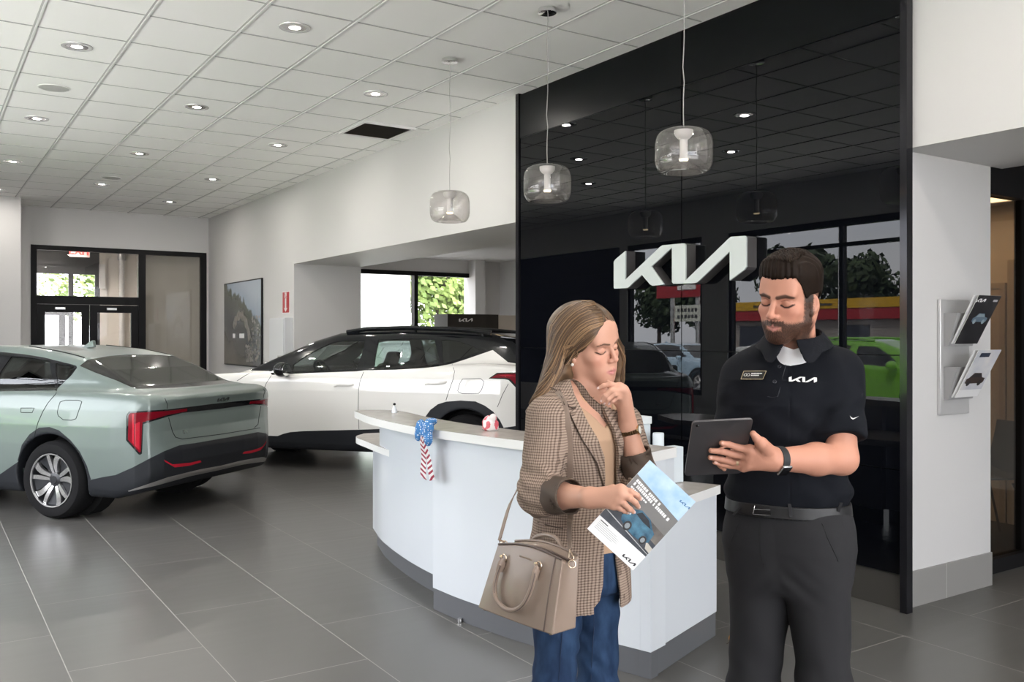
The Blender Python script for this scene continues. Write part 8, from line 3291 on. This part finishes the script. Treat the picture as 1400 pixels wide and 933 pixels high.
    MB().tube([fp(0.90 + 0.0 * s_, s_, 0.0012) for s_ in np.linspace(0.02, 0.99, 14)], 0.0013, 6).build('side_seam', M_lea2, bag)
    for wv_ in (0.0, 1.0):
        pts = [local(base, face_pt(u, 1.0, wv_) + np.array([0, 0, 0.001])) for u in np.linspace(0.02, 0.98, 20)]
        MB().tube(pts, 0.0028, 8).build('top_piping', M_lea2 if wv_ == 0 else M_lea, bag, smooth=True)
    MB().tube([local(base, face_pt(u, 1.0, 0.5) + np.array([0, 0, -0.008])) for u in np.linspace(0.03, 0.97, 20)], 0.003, 8).build('zip', M_lea2, bag, smooth=True)
    M_rg = mat('pale_gold_hardware', (0.78, 0.62, 0.48), 0.2, metal=1.0)
    # handles: front one hangs down, back one folded behind
    import itertools
    ring_uv = [(0.215, 0.80), (0.735, 0.82)]
    for wside in (0, 1):
        out = -1 if wside == 0 else 1

        def hp(u, v, off):
            return local(base, face_pt(u, v, float(wside)) + back_v * out * off)
        path = [(0.225, 0.72), (0.215, 0.55), (0.235, 0.38), (0.30, 0.25), (0.40, 0.185), (0.50, 0.17), (0.60, 0.215), (0.68, 0.33), (0.725, 0.50), (0.735, 0.66), (0.732, 0.74)]
        pts = catmull([np.array(hp(u, v, 0.014)) for u, v in path], 34)
        if wside == 1:
            pts = catmull([np.array(hp(u, v, 0.010)) for u, v in [(0.225, 0.80), (0.22, 0.92), (0.30, 1.04), (0.45, 1.09), (0.60, 1.08), (0.70, 0.98), (0.735, 0.80)]], 30)
        hd = MB().tube([Vector(q) for q in pts], 0.0062, 10).build('handle', M_lea, bag, smooth=True)
        MB().tube([Vector(q) + Vector((0, -0.0058, -0.001)) * (1 if wside == 0 else 0) for q in pts], 0.0016, 6).build('handle_edge', M_lea2, hd, smooth=True)
        if wside == 0:
            for (u, v) in ((0.225, 0.72), (0.732, 0.74)):
                tabp = [hp(u, v - 0.10, 0.011), hp(u, v + 0.02, 0.010), hp(u, v + 0.075, 0.008)]
                MB().tube(tabp, [0.010, 0.0115, 0.008], 8, flat=(1.0, 0.45)).build('handle_tab', M_lea, hd, smooth=True)
        for (u, v) in ring_uv:
            c_ = hp(u, v, 0.006)
            ring = [Vector(c_) + Vector(e1) * 0.0085 * math.cos(t_) + Vector((0, 0, 1)) * 0.0105 * math.sin(t_) for t_ in np.linspace(0, 2 * PI, 25)]
            MB().tube(ring, 0.0021, 8, caps=False).build('handle_ring', M_rg, bag, smooth=True)
            MB().lathe([(0, 0.004), (0.0055, 0.003), (0.0062, 0.0), (0.0, 0.0)], 18, frame_matrix(Vector(c_) - Vector(e1) * 0.010 + Vector((0, 0, 0.002)), Vector(e1), Vector((0, 0, 1)), -Vector(back_v))).build('stud', M_rg, bag, smooth=True)
    # small foil letters on the front
    rs = random.Random(8)
    for k in range(10):
        u = 0.425 + 0.019 * k
        p0, p1 = fp(u, 0.845 - 0.001 * k, 0.0016), fp(u + 0.012, 0.845 - 0.001 * k, 0.0016)
        up_ = Vector((0, 0, 0.0042))
        MB().add([p0, p1, p1 + up_, p0 + up_, p0 - Vector(back_v) * 0.0006, p1 - Vector(back_v) * 0.0006, p1 + up_ - Vector(back_v) * 0.0006, p0 + up_ - Vector(back_v) * 0.0006],
                 [(0, 1, 2, 3), (7, 6, 5, 4), (0, 4, 5, 1), (2, 6, 7, 3), (1, 5, 6, 2), (3, 7, 4, 0)]).build('foil_letter', M_rg, bag)
    for u in (0.06, 0.94):
        for w in (0.15, 0.85):
            q = local(base, face_pt(u, 0, w))
            MB().lathe([(0, -0.006), (0.004, -0.005), (0.0055, 0.001), (0, 0.001)], 14, Matrix.Translation(q)).build('foot_stud', M_rg, bag, smooth=True)
    # strap with its clips
    rgR = local(base, face_pt(1.0, 0.93, 0.5)) + Vector(e1) * 0.004
    rgL = local(base, face_pt(0.0, 0.97, 0.5)) - Vector(e1) * 0.004
    bb = np.array([base[0], base[1], 0.0])
    clipR = np.array(vp(779, 752, 2.255))
    clipL = np.array(vp(683, 738, 2.425))
    for rg_, cl in ((rgR, clipR), (rgL, clipL)):
        c_ = local(base, cl)
        MB().tube([Vector(rg_) + Vector((0.0085 * math.cos(t_), 0.002 * math.sin(t_), 0.0095 * math.sin(t_))) for t_ in np.linspace(0, 2 * PI, 23)], 0.0018, 7, caps=False).build('side_ring', M_rg, bag, smooth=True)
        hk = MB()
        hk.tube([Vector(rg_) + Vector((0, 0, 0.008)), Vector(rg_) * 0.6 + c_ * 0.4 + Vector((0.006, 0, 0)), Vector(rg_) * 0.3 + c_ * 0.7 + Vector((0.003, 0, 0)), c_], 0.0022, 7)
        hk.tube([Vector(rg_) + Vector((0, 0, 0.008)), Vector(rg_) * 0.6 + c_ * 0.4 - Vector((0.006, 0, 0)), Vector(rg_) * 0.3 + c_ * 0.7 - Vector((0.003, 0, 0)), c_], 0.0022, 7)
        hk.build('clip', M_rg, bag, smooth=True)
    front = [clipR]
    for x, y in ((779, 735), (779, 715), (779.5, 690), (779.5, 660), (779, 630), (777.5, 600), (774.5, 575), (769.5, 552), (763, 540)):
        q = BZ.hit(x, y)
        if q is not None:
            n_, _ = sdf_normal(BZ.fn, np.array([q]), 0.006)
            front.append(q + n_[0] * 0.004 + bb)
    q = front[-1]
    front = catmull(np.array([front[0]] + front[2:]), 40)
    topq = [front[-1], shR + np.array([0.012, 0.035, 0.060]), shR + np.array([0.01, 0.085, 0.04]), np.array(vp(735, 600, 2.66)), np.array(vp(712, 660, 2.58)), np.array(vp(697, 690, 2.50)), clipL]
    rear = catmull(np.array(topq), 30)
    allp = np.vstack([front, rear[1:]])
    nr = []
    for i, q in enumerate(allp):
        w_ = min(1.0, max(0.0, (i - 34) / 14))
        nr.append(Vector((-0.25, -0.95, 0.1)) * (1 - w_) + Vector((-0.6, 0.2, 0.8)) * (w_ if i < 50 else max(0.0, 1 - (i - 50) / 10)) + Vector((-0.8, -0.6, 0)) * (0 if i < 50 else min(1, (i - 50) / 10)))
    strap_tube(allp, 0.0165, 0.003, 'strap', M_lea, bag, base, nr)
    return wo


build_woman()
